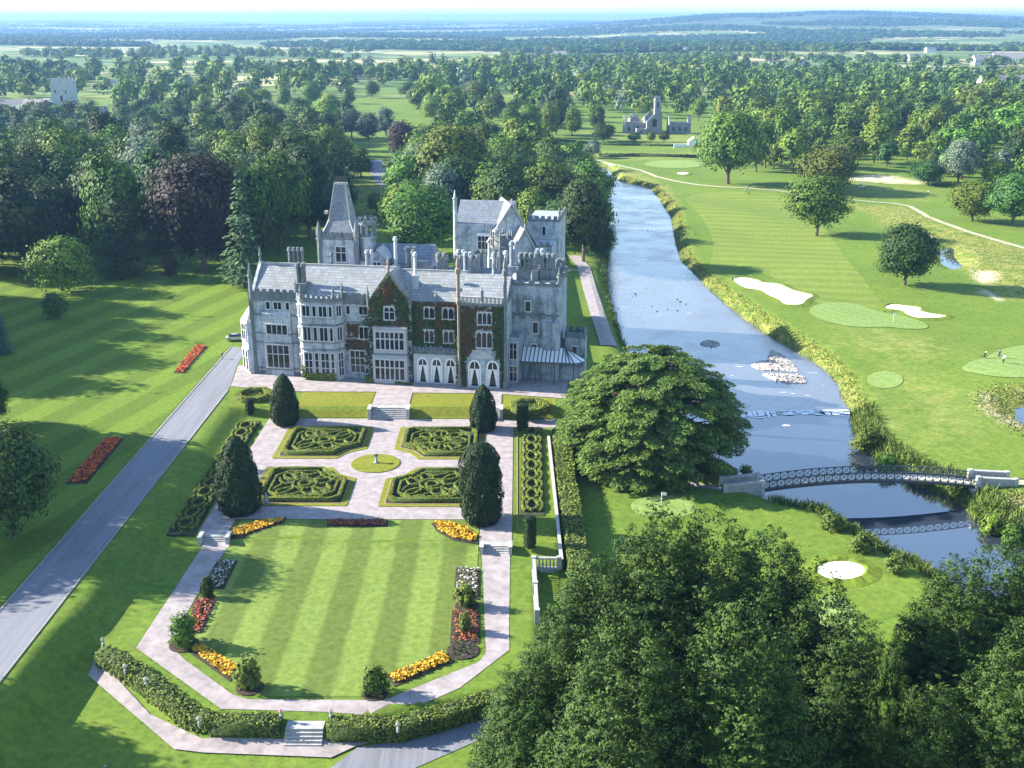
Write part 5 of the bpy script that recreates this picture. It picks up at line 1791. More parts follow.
# ---------------------------------------------------------------- flights of steps
EXT = 1.0
def steps(x0, x1, y0, y1, z0, z1, n, label, pier=.42, hp=.5):
    """flight rising from (y0, z0) to (y1, z1) between x0 and x1, with plinths at both sides"""
    t = thing('garden_steps', label, 'steps', ((x0 + x1) / 2, y0, z0))
    mb = MB()
    hw = (x1 - x0) / 2
    for i in range(n):
        mb.box(-hw, hw, (y1 - y0) * i / n, y1 - y0 + EXT, (-0.4 if i == 0 else (z1 - z0) * i / n - .02), (z1 - z0) * (i + 1) / n + .045)
    mb.build('flight', M['step_stone'], t)
    if pier:
        for s in (-1, 1):
            p = MB()
            c = s * (hw + pier / 2)
            p.box(c - pier / 2, c + pier / 2, -.25, y1 - y0 + .25, -.4, z1 - z0 + hp - .16)
            p.box(c - pier / 2 - .06, c + pier / 2 + .06, -.31, y1 - y0 + .31, z1 - z0 + hp - .16, z1 - z0 + hp)
            p.build('plinth', M['white_stone'], t)
    return t
steps(-41.6, -38.4, 130.9, 132.1, -.7, 0, 4, 'short flight of steps on the left garden path beside the scrolled hedge')
steps(-4.4, -1.1, 128.3, 129.5, -.7, 0, 4, 'short flight of steps on the right garden path below the tall yew')
steps(-25.1, -19.0, 176.9, 178.9, 0, 1.5, 6, 'wide flight of terrace steps in the middle, up to the manor', .5, .5)
steps(-6.2, -3.0, 176.9, 178.9, 0, 1.5, 6, 'flight of terrace steps behind the right cone-shaped yew', .5, .5)
steps(-41.0, -38.7, 176.9, 178.9, 0, 1.5, 6, 'flight of terrace steps behind the left cone-shaped yew', .5, .5)
steps(-22.6, -18.9, 90.0, 91.5, -1.9, -.7, 5, 'bottom garden steps between the two clipped hedges', 0)

# ---------------------------------------------------------------- clipped hedges
def hedge_mesh(name, pts, w, h, z, mat_leaf='leaf_hedge', dens=26, leaf=.22, closed=False, seed=0, core='hedge_core', parent=None, zf=None, rough=.45):
    """clipped hedge along 2-D points: rough core with a skin of leaves; returns one mesh object"""
    rg = np.random.default_rng(seed)
    P_ = [np.array(p, float) for p in pts]
    if closed:
        P_ = P_ + [P_[0]]
    mb = MB()
    C, N = [], []
    for a, b_ in zip(P_[:-1], P_[1:]):
        l = np.linalg.norm(b_ - a)
        if l < 1e-6:
            continue
        d = (b_ - a) / l
        nn_ = np.array([-d[1], d[0]])
        za, zb = (z, z) if zf is None else (zf(a), zf(b_))
        ex = min(w * .25, .3)
        mb.obox(tuple(a - d * ex), tuple(b_ + d * ex), w * .9, za - .3, za + h * .93, 0, zb - .3, zb + h * .93)
        k = max(3, int(dens * l * (w + 2 * h)))
        s = rg.uniform(-ex, l + ex, k)
        q = rg.uniform(-h, w + h, k)
        off = np.where(q < 0, -w / 2, np.where(q > w, w / 2, q - w / 2)) * (1 + rg.normal(size=k) * .06)
        zz = np.where(q < 0, h + q, np.where(q > w, h - (q - w), h))
        zz = zz + rg.normal(size=k) * .04 * h + (za + (zb - za) * s / l)
        sd_ = np.where(q < 0, -1.0, np.where(q > w, 1.0, 0.0))
        C.append(np.stack([a[0] + d[0] * s + nn_[0] * off, a[1] + d[1] * s + nn_[1] * off, zz], 1))
        N.append(np.stack([nn_[0] * sd_, nn_[1] * sd_, (sd_ == 0) * 1.0 + .2], 1) + rg.normal(size=(k, 3)) * rough)
    C, N = np.concatenate(C), np.concatenate(N)
    lv = leaf_quads(C, N, leaf * rg.uniform(.6, 1.4, len(C)), rg, .75)
    cv = np.array(mb.v)
    cf = np.array(mb.f, dtype=np.int32)
    V = np.concatenate([lv, cv])
    Q = np.concatenate([quads_for(len(C)), cf + len(lv)])
    mi = np.concatenate([np.zeros(len(C)), np.ones(len(cf))]).astype(np.int32)
    me = np_mesh(name, V, Q, [M[mat_leaf], M[core]], mi)
    return link(name, me, parent)

# parterre: four knot beds around a round lawn
CXP, CYP_ = -21.85, 157.1
def knot_bed(x0, x1, y0, y1, sx, sy, label, seed, style=0):
    """sx, sy: side on which the corner is cut back for the round lawn"""
    t = thing('knot_garden_bed', label, 'knot garden', ((x0 + x1) / 2, (y0 + y1) / 2, .04), 0, 'box knot beds of the parterre')
    hx, hy = (x1 - x0) / 2, (y1 - y0) / 2
    def outline(i, cut):
        c = [(-hx + i, -hy + i), (hx - i, -hy + i), (hx - i, hy - i), (-hx + i, hy - i)]
        sg = [(-1, -1), (1, -1), (1, 1), (-1, 1)]
        out = []
        for k in range(4):
            p = c[k]
            if sg[k] == (sx, sy) or cut[1] > 0:
                q = cut[0] if sg[k] == (sx, sy) else cut[1]
                pv = (-sg[k][0], 0) if k % 2 == 1 else (0, -sg[k][1])
                nx = (0, -sg[k][1]) if k % 2 == 1 else (-sg[k][0], 0)
                a = (p[0] + pv[0] * q, p[1] + pv[1] * q)
                b_ = (p[0] + nx[0] * q, p[1] + nx[1] * q)
                out += [a, ((a[0] + b_[0]) / 2 - sg[k][0] * .12 * q, (a[1] + b_[1]) / 2 - sg[k][1] * .12 * q) if q > 2 else ((a[0] + b_[0]) / 2, (a[1] + b_[1]) / 2), b_]
            else:
                out.append(p)
        return out
    def flat(poly, z0, z1, mat, nm):
        MB().prism(poly, z0, z1).build(nm, M[mat], t)
    flat(outline(0, (4.2, .25)), -.3, .10, 'terrace_grass', 'grass_margin')
    flat(outline(.75, (4.0, .3)), -.3, .125, 'edging', 'edging')
    flat(outline(.95, (4.0, .3)), -.3, .15, 'bed_floor', 'bed_floor')
    kw = dict(parent=t, mat_leaf='leaf_box', leaf=.13, dens=60, rough=.22)
    hedge_mesh('outer_hedge', outline(1.45, (3.9, .9)), .5, .62, .15, closed=True, seed=seed, **kw)
    hedge_mesh('inner_hedge', outline(2.45, (3.5, 1.7)), .30, .46, .15, closed=True, seed=seed + 1, **kw)
    c = lambda r, n=16: [(r * math.cos(2 * math.pi * i / n), r * math.sin(2 * math.pi * i / n)) for i in range(n)]
    hedge_mesh('ring_hedge', c(.95), .30, .5, .15, closed=True, seed=seed + 2, **kw)
    hedge_mesh('ring_hedge', c(1.8, 20), .30, .46, .15, closed=True, seed=seed + 3, **kw)
    # four teardrop loops out to the corners and four small scrolls to the sides
    for k in range(4):
        a = math.pi / 4 + k * math.pi / 2
        L = 4.9 if style == 0 else 4.4
        pts = []
        for i in range(15):
            s = i / 14 * 2 * math.pi
            r = 2.0 + (L - 2.0) * (1 - math.cos(s)) / 2
            w_ = (.95 if style == 0 else 1.25) * math.sin(s) * (.35 + .65 * (1 - math.cos(s)) / 2)
            pts.append((r * math.cos(a) - w_ * math.sin(a), r * math.sin(a) + w_ * math.cos(a)))
        hedge_mesh('petal_hedge', pts, .28, .44, .15, seed=seed + 5 + k, **kw)
        b_ = k * math.pi / 2
        ca, sa = math.cos(b_), math.sin(b_)
        if style == 0:
            q = [(2.1, 0), (3.2, .1), (3.9, 1.3), (4.1, 2.2)], [(3.2, -.1), (3.9, -1.3), (4.1, -2.2)]
        else:
            q = [(2.0, .8), (3.0, 1.2), (4.0, .8), (4.2, 0), (4.0, -.8), (3.0, -1.2), (2.0, -.8)], [(4.2, 0), (2.0, 0)]
        for pts in q:
            hedge_mesh('scroll_hedge', [(x * ca - y * sa, x * sa + y * ca) for x, y in pts], .28, .42, .15, seed=seed + 20 + k, **kw)
    return t
knot_bed(-38.3, -24.0, 159.0, 173.0, 1, -1, 'far left box knot bed of the parterre, below the left terrace lawn', 100, 0)
knot_bed(-38.3, -24.0, 141.4, 155.4, 1, 1, 'near left box knot bed of the parterre, beside the broad left yew', 200, 0)
knot_bed(-19.6, -5.3, 158.8, 172.8, -1, -1, 'far right box knot bed of the parterre, below the right terrace lawn', 300, 1)
knot_bed(-19.6, -5.3, 141.2, 155.2, -1, 1, 'near right box knot bed of the parterre, behind the tall right yew', 400, 0)
MB2 = MB().lathe(CXP, CYP_, [(3.75, -.2), (3.75, .16), (3.6, .18)], 40)
tag(MB2.build('round_lawn', M['terrace_grass']), kind='structure')
sdl = thing('sundial', 'small stone sundial on a pedestal in the middle of the round lawn', 'sundial', (CXP + .1, CYP_ + .1, .17))
MB().lathe(0, 0, [(.38, 0), (.38, .14), (.2, .2), (.15, .5), (.17, .9), (.36, 1.1), (.38, 1.2)], 10).build('pedestal', M['rubble'], sdl)
MB().lathe(0, 0, [(.36, 1.2), (.36, 1.24)], 16).add([(-.2, 0, 1.24), (.22, 0, 1.24), (.22, 0, 1.5)], [(0, 1, 2)]).build('dial', M['iron'], sdl)

# scrolled chain hedges on both sides
def chain(x0, y0, x1, y1, n, w, label, seed, margin=1.9):
    t = thing('scroll_hedge', label, 'clipped hedge', (0, 0, .03))
    d = np.array([x1 - x0, y1 - y0]); L = np.linalg.norm(d); d /= L
    nn_ = np.array([-d[1], d[0]])
    c0 = np.array([x0, y0])
    poly = [c0 - d * 1.2 + nn_ * margin, c0 + d * (L + 1.2) + nn_ * margin, c0 + d * (L + 1.2) - nn_ * margin, c0 - d * 1.2 - nn_ * margin]
    MB().prism([tuple(p) for p in poly], -.3, .09).build('bed_floor', M['bed_floor'], t)
    kw = dict(parent=t, mat_leaf='leaf_box', leaf=.13, dens=60, rough=.22)
    st = L / n
    for i in range(n):
        c = c0 + d * (st * (i + .5))
        r = st * .47
        pts = [tuple(c + d * r * math.cos(a) + nn_ * w * .30 * math.sin(a)) for a in np.linspace(0, 2 * math.pi, 11)[:-1]]
        hedge_mesh('ring_hedge', pts, .32, .5, .09, closed=True, seed=seed + i, **kw)
        for s in (-1, 1):
            pts = [tuple(c - d * st * .5 + nn_ * s * w * .36), tuple(c - d * st * .12 + nn_ * s * w * .5), tuple(c + d * st * .2 + nn_ * s * w * .5), tuple(c + d * st * .5 + nn_ * s * w * .36)]
            hedge_mesh('edge_hedge', pts, .32, .45, .09, seed=seed + 40 + i + s, **kw)
    return t
pa, pb_ = at(190, 531, 0), at(249, 425, 0)
chain(-44.8, 133.4, -45.6, 174.6, 12, 3.1, 'long clipped hedge of interlaced rings left of the parterre', 500)
chain(2.1, 139.5, 2.4, 172.0, 9, 2.8, 'long clipped hedge of interlaced rings right of the parterre', 600, 1.7)
sheet('verge_grass', [(-.5, 131.5), (5.2, 119.5), (5.2, 172.6), (-.5, 172.6)], M['garden_grass'], .02, 1.2)
eg = MB().obox((.0, 134), (.0, 172.4), .16, -.2, .14)
tag(eg.build('path_edging', M['edging']), kind='structure')

# eight-sided hedges on the terrace
for (px, py, lab) in ((254, 391.5, 'eight-sided clipped hedge on the left end of the terrace'), (530, 402.5, 'eight-sided clipped hedge on the right end of the terrace')):
    x, y = at(px, py, 2.6)
    t = thing('octagon_hedge', lab, 'clipped hedge', (x, y, 1.5))
    hedge_mesh('hedge_ring', [(2.95 * math.cos(R(22.5 + 45 * i)), 2.95 * math.sin(R(22.5 + 45 * i))) for i in range(8)], 1.1, 1.0, -.03, 'leaf_box', 40, .16, True, 31, parent=t, rough=.25)
    rg = np.random.default_rng(8)
    n = 420
    a = rg.uniform(0, 6.28, n); r = 2.0 * np.sqrt(rg.random(n))
    C = np.stack([r * np.cos(a), r * np.sin(a), rg.uniform(.1, .45, n)], 1)
    link('planting', np_mesh('planting', leaf_quads(C, rg.normal(size=(n, 3)) * .4 + [0, 0, 1], .3, rg), quads_for(n), M['leaf_hedge']), t)

# yews and clipped columns
def solid_tree(name, label, prof, px, py, z, n, leaf, cat, mat='leaf_yew', seed=0, lump=.1, asp=.4):
    x, y = at(px, py, z)
    t = thing(name, label, cat, (x, y, z))
    core_mb(prof).build('branches', M['hedge_core'], t, smooth=True)
    v = dense_solid(seed, prof, n, leaf, asp, True, lump)
    link('foliage', np_mesh(name + '_foliage', v, quads_for(len(v) // 4), M[mat]), t)
    return t
cone = lambda r, h: [(r * .72, .1), (r * .93, h * .10), (r, h * .25), (r * .96, h * .42), (r * .82, h * .62), (r * .58, h * .81), (r * .32, h * .93), (.03, h)]
colm = lambda r, h: [(r * .78, .1), (r * .98, h * .10), (r * 1.0, h * .30), (r * 1.0, h * .62), (r * .93, h * .80), (r * .72, h * .92), (r * .4, h * .985), (.05, h)]
solid_tree('yew_tree', 'cone-shaped yew at the left terrace steps beside the eight-sided hedge', cone(2.35, 9.0), 286, 424, 0, 6500, .42, 'yew', seed=1)
solid_tree('yew_tree', 'broad cone-shaped yew on the left garden path in front of the parterre', cone(3.05, 11.2), 241, 511, 0, 9000, .46, 'yew', seed=2)
solid_tree('yew_tree', 'small cone-shaped yew at the right terrace steps', cone(2.25, 8.0), 483, 430, 0, 6500, .42, 'yew', seed=3)
solid_tree('yew_tree', 'tall blunt yew column on the right garden path in front of the parterre', colm(2.75, 11.4), 481.5, 521, 0, 9500, .46, 'yew', seed=4)
ccol = lambda r, h: [(r * .95, .05), (r, h * .2), (r, h * .8), (r * .95, h * .97), (.1, h)]
solid_tree('clipped_column', 'clipped column of yew below the left eight-sided hedge', ccol(.75, 3.2), 250.5, 416, 0, 1500, .26, 'topiary', seed=5, lump=.03)
solid_tree('clipped_column', 'clipped column of yew below the right eight-sided hedge', ccol(.98, 4.6), 522.5, 430, 0, 2300, .28, 'topiary', seed=6, lump=.03)
solid_tree('clipped_column', 'clipped column of yew on the near end of the right ring hedge', ccol(.80, 4.4), 530, 547, 0, 2100, .28, 'topiary', seed=7, lump=.05)

x, y = at(266.5, 505, 0)
st = thing('garden_statue', 'small pale stone statue on a block beside the broad left yew', 'statue', (x, y, .05))
MB().box(-.28, .28, -.28, .28, -.3, .45).box(-.34, .34, -.34, .34, .45, .55).build('pedestal', M['step_stone'], st)
MB().lathe(0, 0, [(.20, .55), (.24, .75), (.17, 1.05), (.22, 1.35), (.20, 1.5), (.08, 1.58), (.12, 1.68), (.12, 1.8), (.04, 1.88)], 10).bar((.18, 0, 1.45), (.3, -.1, 1.1), .06, 6).build('figure', M['white_stone'], st)
# ---------------------------------------------------------------- flower beds
def flower_bed(px, z, mat, label, seed, dens=13.0, h=.2, leaf=.34, fl=.88):
    pts = poly_at(px, z)
    cx_, cy_ = sum(p[0] for p in pts) / len(pts), sum(p[1] for p in pts) / len(pts)
    t = thing('flower_bed', label, 'flower bed', (cx_, cy_, z))
    loc = [(p[0] - cx_, p[1] - cy_) for p in pts]
    MB().prism(loc, -.3, .07).build('soil', M['soil'], t)
    rg = np.random.default_rng(seed)
    x0, x1 = min(p[0] for p in loc), max(p[0] for p in loc)
    y0, y1 = min(p[1] for p in loc), max(p[1] for p in loc)
    n = int((x1 - x0) * (y1 - y0) * dens * 3)
    X, Y = rg.uniform(x0, x1, n), rg.uniform(y0, y1, n)
    k = sdist(loc, X, Y) < -.25
    X, Y = X[k], Y[k]
    lum = .5 + .5 * np.sin(X * 2.3 + seed) * np.sin(Y * 2.7 + seed)
    for nm, mt, frac, zz in (('flowers', mat, fl, .12), ('leaves', 'leaf_hedge', 1 - fl, .0)):
        q = rg.random(len(X)) < frac
        C = np.stack([X[q], Y[q], .14 + h * (.35 + .4 * lum[q]) * rg.uniform(.5, 1.1, q.sum()) + zz], 1)
        N = rg.normal(size=C.shape) * .5 + [0, 0, 1]
        link(nm, np_mesh(nm, leaf_quads(C, N, leaf * rg.uniform(.6, 1.3, len(C)), rg, .9), quads_for(len(C)), M[mt]), t)
    return t
flower_bed([(173, 373.5), (184.5, 373.5), (207.5, 346.5), (195.5, 345.5)], 1.5, 'fl_orange', 'narrow orange flower bed on the left lawn, the one nearer the manor', 1, 9, .3)
flower_bed([(65, 484), (87, 484), (124.5, 438.5), (105.5, 438)], 1.5, 'fl_orange', 'narrow dark orange flower bed on the left lawn beside the broad dark tree', 2, 9, .3)
flower_bed([(230, 537), (233.5, 528.5), (258, 522), (287, 517), (284, 523), (254, 533), (242, 537)], 0, 'fl_yellow', 'curved yellow flower bed at the far left corner of the sunken lawn', 3)
flower_bed([(217.5, 560), (238, 561), (224, 590), (204, 590)], S_, 'fl_white', 'white flower bed on the left side of the sunken lawn', 4, 7, .3, .3, .6)
flower_bed([(194, 600), (217, 600.5), (202, 634), (187, 634)], S_, 'fl_red', 'dark red flower bed on the left side of the sunken lawn', 5, 9, .3)
flower_bed([(186, 650), (201, 643.5), (241, 667.5), (230, 682)], S_, 'fl_yellow', 'yellow flower bed at the near left corner of the sunken lawn', 6)
flower_bed([(327, 520), (388, 520.5), (388, 527.5), (327, 527)], 0, 'fl_red', 'long dark red flower bed at the head of the sunken lawn', 7, 9, .25)
flower_bed([(431, 523.5), (444, 521.5), (465, 527), (478, 535), (478, 544), (454, 541), (437, 532)], 0, 'fl_yellow', 'curved yellow flower bed at the far right corner of the sunken lawn', 8)
flower_bed([(456, 568), (480, 569), (479.5, 600), (453.5, 600)], S_, 'fl_white', 'white flower bed on the right side of the sunken lawn', 9, 7, .3, .3, .6)
flower_bed([(452, 611), (479.5, 611), (479.5, 644), (450, 644)], S_, 'fl_red', 'reddish flower bed on the right side of the sunken lawn', 10, 7, .3, .32, .6)
flower_bed([(386, 676), (442, 651.5), (454.5, 662), (395, 687)], S_, 'fl_yellow', 'yellow flower bed at the near right corner of the sunken lawn', 11)

# shrubs in round soil beds
def shrub(px, py, wpx, top, label, mat, soil=True, key='shrub0', z=None):
    x, y, zz = att(px, py)
    if soil:
        d = depth_of(x, y, zz)
        r = wpx * .54 / (CAM_F / d)
        o = MB().lathe(x, y, [(r, zz - .3), (r, zz + .10), (r * .9, zz + .13)], 20).build('round_bed', M['soil'])
        tag(o, kind='structure')
    return tree_px('garden_shrub', key, px, py, wpx, top, label, mat, cat='shrub')
shrub(184, 645, 27, 611, 'leafy shrub at the left bend of the garden path', 'leaf_a', True)
shrub(250, 688, 26, 652, 'pale green shrub right of the near left yellow flower bed', 'leaf_hedge', True, 'shrub1')
shrub(375, 694, 24, 664, 'round leafy shrub left of the near right yellow flower bed', 'leaf_a', True)
shrub(467, 606, 23, 579, 'bright shrub in front of the right white flower bed', 'leaf_hedge', True, 'shrub1')
shrub(465, 632, 13, 610, 'small shrub growing in the reddish right flower bed', 'leaf_hedge', False)
shrub(208, 598, 13, 573, 'slim dark shrub between the white and dark red left flower beds', 'leaf_c', True, 'shrub1')
x, y = at(463, 651, S_)
t = thing('round_flower_bed', 'round dark flower bed with sparse plants at the right corner of the sunken lawn', 'flower bed', (x, y, S_))
MB().lathe(0, 0, [(1.8, -.3), (1.8, .10), (1.6, .13)], 20).build('soil', M['soil'], t)
rg = np.random.default_rng(5)
C = np.stack([rg.normal(size=120) * .8, rg.normal(size=120) * .8, rg.uniform(.1, .5, 120)], 1)
link('leaves', np_mesh('leaves', leaf_quads(C, rg.normal(size=(120, 3)), .3, rg), quads_for(120), M['leaf_c']), t)

# bottom hedges with urns
HL = [(-45.0, 104.4), (-40.0, 100.5), (-32.2, 93.1), (-29.8, 92.1), (-23.4, 91.9)]
HR = [(-18.2, 91.6), (-11.5, 91.6), (-8.1, 93.1), (-3.5, 95.6), (3.5, 99.0)]
tag(hedge_mesh('clipped_hedge', HL, 2.0, 1.9, O_, 'leaf_hedge', 34, .26, seed=61), 'angled clipped hedge left of the bottom garden steps', 'clipped hedge')
tag(hedge_mesh('clipped_hedge', HR, 2.0, 1.9, O_, 'leaf_hedge', 34, .26, seed=62), 'clipped hedge right of the bottom garden steps, running under the cypresses', 'clipped hedge')
def urn(x, y, z, label, group=None, flowers='fl_pink', h=.9):
    t = thing('garden_urn', label, 'urn', (x, y, z), 0, group)
    t.scale = (.52, .52, .52)
    MB().lathe(0, 0, [(.3, -.9), (.3, 0), (.22, .05), (.12, .2), (.12, .3), (.34, .5), (.42, .8), (.46, .85)], 10).build('urn', M['step_stone'], t)
    rg = np.random.default_rng(int(abs(x) * 100))
    n = 50
    C = sphere_pts(rg, n) * [.38, .38, .3] + [0, 0, 1.0]
    link('flowers', np_mesh('flowers', leaf_quads(C, C - [0, 0, .8], .22, rg, .9), quads_for(n), M[flowers]), t)
urn(-45.4, 105.4, .1, 'stone urn at the far left end of the angled hedge', None, 'fl_white')
for i, (px, py) in enumerate(((125, 669), (146, 682), (199, 721))):
    x, y = at(px, py, .2)
    urn(x, y, .1, ['stone urn on the angled hedge, upper one of two close together', 'stone urn on the angled hedge, lower one of two close together', 'stone urn at the bend of the angled hedge'][i], None, 'fl_white')
urn(-23.2, 92.4, .1, 'stone urn on the left of the bottom garden steps', None, 'fl_pink')
urn(-18.3, 92.4, .1, 'stone urn with pink flowers on the right of the bottom garden steps', None, 'fl_pink')
x, y = at(398, 727, .2)
urn(x, y, .1, 'stone urn on the right hand clipped hedge', None, 'fl_white')

# terrace wall on the right, with white coping, and the hedge below it
def wall_run(name, pts, ztop, zbot, label, w=.34):
    t = thing(name, label, 'garden wall', (pts[0][0], pts[0][1], 0))
    b1, b2 = MB(), MB()
    for p, q in zip(pts[:-1], pts[1:]):
        p = (p[0] - pts[0][0], p[1] - pts[0][1]); q = (q[0] - pts[0][0], q[1] - pts[0][1])
        b1.obox(p, q, w, zbot, ztop)
        l = math.hypot(q[0] - p[0], q[1] - p[1])
        n = max(1, int(l / 2))
        for i in range(n):
            a, c = i / n, (i + .985) / n
            b2.obox((p[0] + (q[0] - p[0]) * a, p[1] + (q[1] - p[1]) * a), (p[0] + (q[0] - p[0]) * c, p[1] + (q[1] - p[1]) * c), w + .1, ztop, ztop + .14)
    b1.build('masonry', M['rubble'], t)
    b2.build('coping', M['white_stone'], t)
    return t
wall_run('terrace_wall', [(5.1, 168.0), (5.6, 124.7)], .35, -3.2, 'long terrace wall with white coping right of the ring hedge')
t = thing('balustrade', 'white stone balustrade at the corner of the terrace wall by the cypresses', 'balustrade', (5.3, 124.4, 0))
rb, rl = MB(), MB()
for p, q in (((0, 0), (-3.2, 0)), ((-3.2, 0), (-3.0, -13))):
    rl.obox(p, q, .42, .72, .9)
    rl.obox(p, q, .42, -.65, -.5)
    l = math.hypot(q[0] - p[0], q[1] - p[1])
    for i in range(int(l / .45)):
        f = (i + .5) / int(l / .45)
        rb.lathe(p[0] + (q[0] - p[0]) * f, p[1] + (q[1] - p[1]) * f, [(.08, -.5), (.14, -.1), (.07, .4), (.11, .72)], 6)
for p in ((0, 0), (-3.2, 0), (-3.1, -6.5), (-3.0, -13)):
    rl.box(p[0] - .3, p[0] + .3, p[1] - .3, p[1] + .3, -.7, 1.05)
rl.build('rail', M['step_stone'], t)
rb.build('baluster', M['step_stone'], t)
MB().obox((0, 0), (-3.2, 0), .5, -3.4, -.66).obox((-3.2, -.1), (-3.0, -13), .5, -3.4, -.66).build('masonry', M['rubble'], t)
tag(hedge_mesh('clipped_hedge', [(7.2, 170.5), (7.3, 150), (7.6, 135), (7.8, 118)], 2.6, 2.3, -1.6, 'leaf_hedge', 26, .34, seed=63), 'tall shaggy hedge below the terrace wall on the golf lawn side', 'hedge')
tag(hedge_mesh('clipped_hedge', [(6.4, 170.2), (13.5, 167.5)], 2.2, 2.4, -1.4, 'leaf_c', 26, .34, seed=64), 'dark hedge end in the shade under the big cedar', 'hedge')
t = thing('small_sign', 'small white sign board in the shade under the cedar', 'sign', (*at(578, 462, -1.5), -1.5))
MB().bar((0, 0, 0), (0, 0, .8), .05, 4).build('post', M['bark'], t)
MB().box(-.4, .4, -.05, .0, .8, 1.6).build('board', M['white_paint'], t)

# ---------------------------------------------------------------- paths and lawn beside the manor
pth = [(574, 256), (584, 268), (590, 290), (597, 312), (604, 332), (609, 346)]
sheet('riverside_path', ribbon_poly(att2(pth), 3.6), M['gravel'], .2, 1.0)
sheet('riverside_path', ribbon_poly(att2([(556, 268.5), (570, 269.5), (583, 271)]), 1.8), M['cart_path'], .08, 1.5)
sheet('hedge_path', ribbon_poly(att2([(572, 470), (590, 467), (612, 468), (640, 474), (675, 481), (702, 486), (722, 489)]), 1.3), M['gravel'], .05, 1.2)
sheet('putting_green', smooth_poly(att2([(628, 506), (640, 497), (664, 494), (690, 500), (700, 510), (680, 519), (640, 517)])), M['green'], .05, 1.5)
# ---------------------------------------------------------------- golf course
sheet('fairway', smooth_poly(att2([(678, 196), (720, 190), (776, 194), (800, 206), (822, 225), (842, 252), (868, 285), (890, 312), (868, 322), (830, 312), (790, 284), (750, 268), (706, 268), (716, 248), (706, 222)])), M['fairway'], .06, 3.0)
sheet('putting_green', smooth_poly(att2([(808, 310), (818, 304), (840, 302), (858, 304.5), (878, 312), (908, 317), (928, 324.5), (928, 329), (908, 329.5), (888, 327), (855, 328), (825, 322), (811, 315)])), M['green'], .10, 1.6)
sheet('putting_green', smooth_poly(att2([(959, 369), (970, 362), (988, 357), (997, 351), (1012, 347), (1040, 343), (1060, 360), (1050, 378), (1006, 378), (987, 375.5), (970, 373)])), M['green'], .10, 1.6)
sheet('tee_lawn', smooth_poly(att2(ell(885, 380, 19, 9, 10))), M['green'], .08, 1.6)
sheet('tee_lawn', smooth_poly(att2(ell(832, 624, 26, 30, 10))), M['green'], .06, 1.6)
sheet('tee_lawn', smooth_poly(att2([(640, 162), (690, 160), (705, 163), (700, 168), (650, 168)])), M['green'], .10, 3.0)
def bunker(px, name='sand_bunker', soft=1):
    pts = smooth_poly(att2(px), soft)
    sheet(name, pts, M['sand'], .12, 1.2)
    a = sum(pts[i][0] * pts[i - 1][1] - pts[i - 1][0] * pts[i][1] for i in range(len(pts)))
    n = len(pts)
    v = []
    for ring, (o, dz_) in enumerate(((-.15, .10), (.25, .30), (2.0, .03))):
        for i in range(n):
            p, q = pts[i - 1], pts[(i + 1) % n]
            dx, dy = q[0] - p[0], q[1] - p[1]
            l = math.hypot(dx, dy) + 1e-6
            s = -1 if a > 0 else 1
            x, y = pts[i][0] + s * dy / l * o, pts[i][1] - s * dx / l * o
            v.append((x, y, float(tz(x, y)) + dz_ + (.1 * math.sin(i * 1.7) if ring == 1 else 0)))
    f = [(k * n + i, k * n + (i + 1) % n, (k + 1) * n + (i + 1) % n, (k + 1) * n + i) for k in (0, 1) for i in range(n)]
    tag(MB().add(v, f).build('bunker_lip', M['garden_grass']), kind='structure')
bunker([(730, 279), (743, 277.5), (757, 280), (762, 283), (778, 283.5), (789, 289), (800, 292.5), (815, 295.5), (806, 300), (803, 304), (797, 306), (783, 304.5), (777, 299), (768, 295.5), (760, 290.5), (742, 288)])
bunker([(884, 307), (891, 304.5), (908, 306), (922, 308), (919, 311), (928, 313.5), (948, 316), (943, 317.5), (930, 319), (915, 318), (904, 314), (903, 311), (888, 310)])
bunker(ell(841, 571, 25, 9.5, 16))
bunker([(676, 172.6), (683, 172), (690, 173.5), (686, 175), (678, 174.6)])
sheet('cart_path', ribbon_poly(att2([(596, 160), (612, 165), (625, 167), (639, 170), (657, 177), (674, 181), (698, 185), (721, 187), (748, 188.3), (776, 190.6), (800, 194), (820, 197), (840, 199), (868, 201.5), (893, 203.5), (910, 206.5), (918, 211), (928, 217), (943, 223), (968, 232), (993, 239.5), (1030, 250)]), 2.2), M['cart_path'], .12, 3.0)
sheet('park_road', ribbon_poly(att2([(376, 160), (378, 172), (384, 183), (398, 191)]), [7, 7, 7, 7]), M['asphalt'], .10, 3.0)
sheet('parking_ground', smooth_poly(att2([(338, 163), (352, 160), (361, 163), (358, 168), (340, 168)])), M['gravel'], .10, 3.0)

def flag(px, py, h, label):
    x, y, z = att(px, py)
    t = thing('golf_flag', label, 'golf flag', (x, y, z))
    MB().bar((0, 0, 0), (0, 0, h), .035, 5).build('flagstick', M['white_paint'], t)
    MB().add([(0, 0, h), (.75, -.05, h - .12), (.7, -.1, h - .5), (0, 0, h - .55), (0, .03, h), (.75, -.02, h - .12), (.7, -.07, h - .5), (0, .03, h - .55)], [(0, 1, 2, 3), (7, 6, 5, 4), (0, 4, 5, 1), (3, 2, 6, 7), (1, 5, 6, 2)]).build('flag', M['far_white'], t)
flag(661, 506, 2.2, 'golf flag on the putting green behind the foreground cypresses')
flag(893, 322, 2.2, 'golf flag on the kidney shaped green below the bunker')

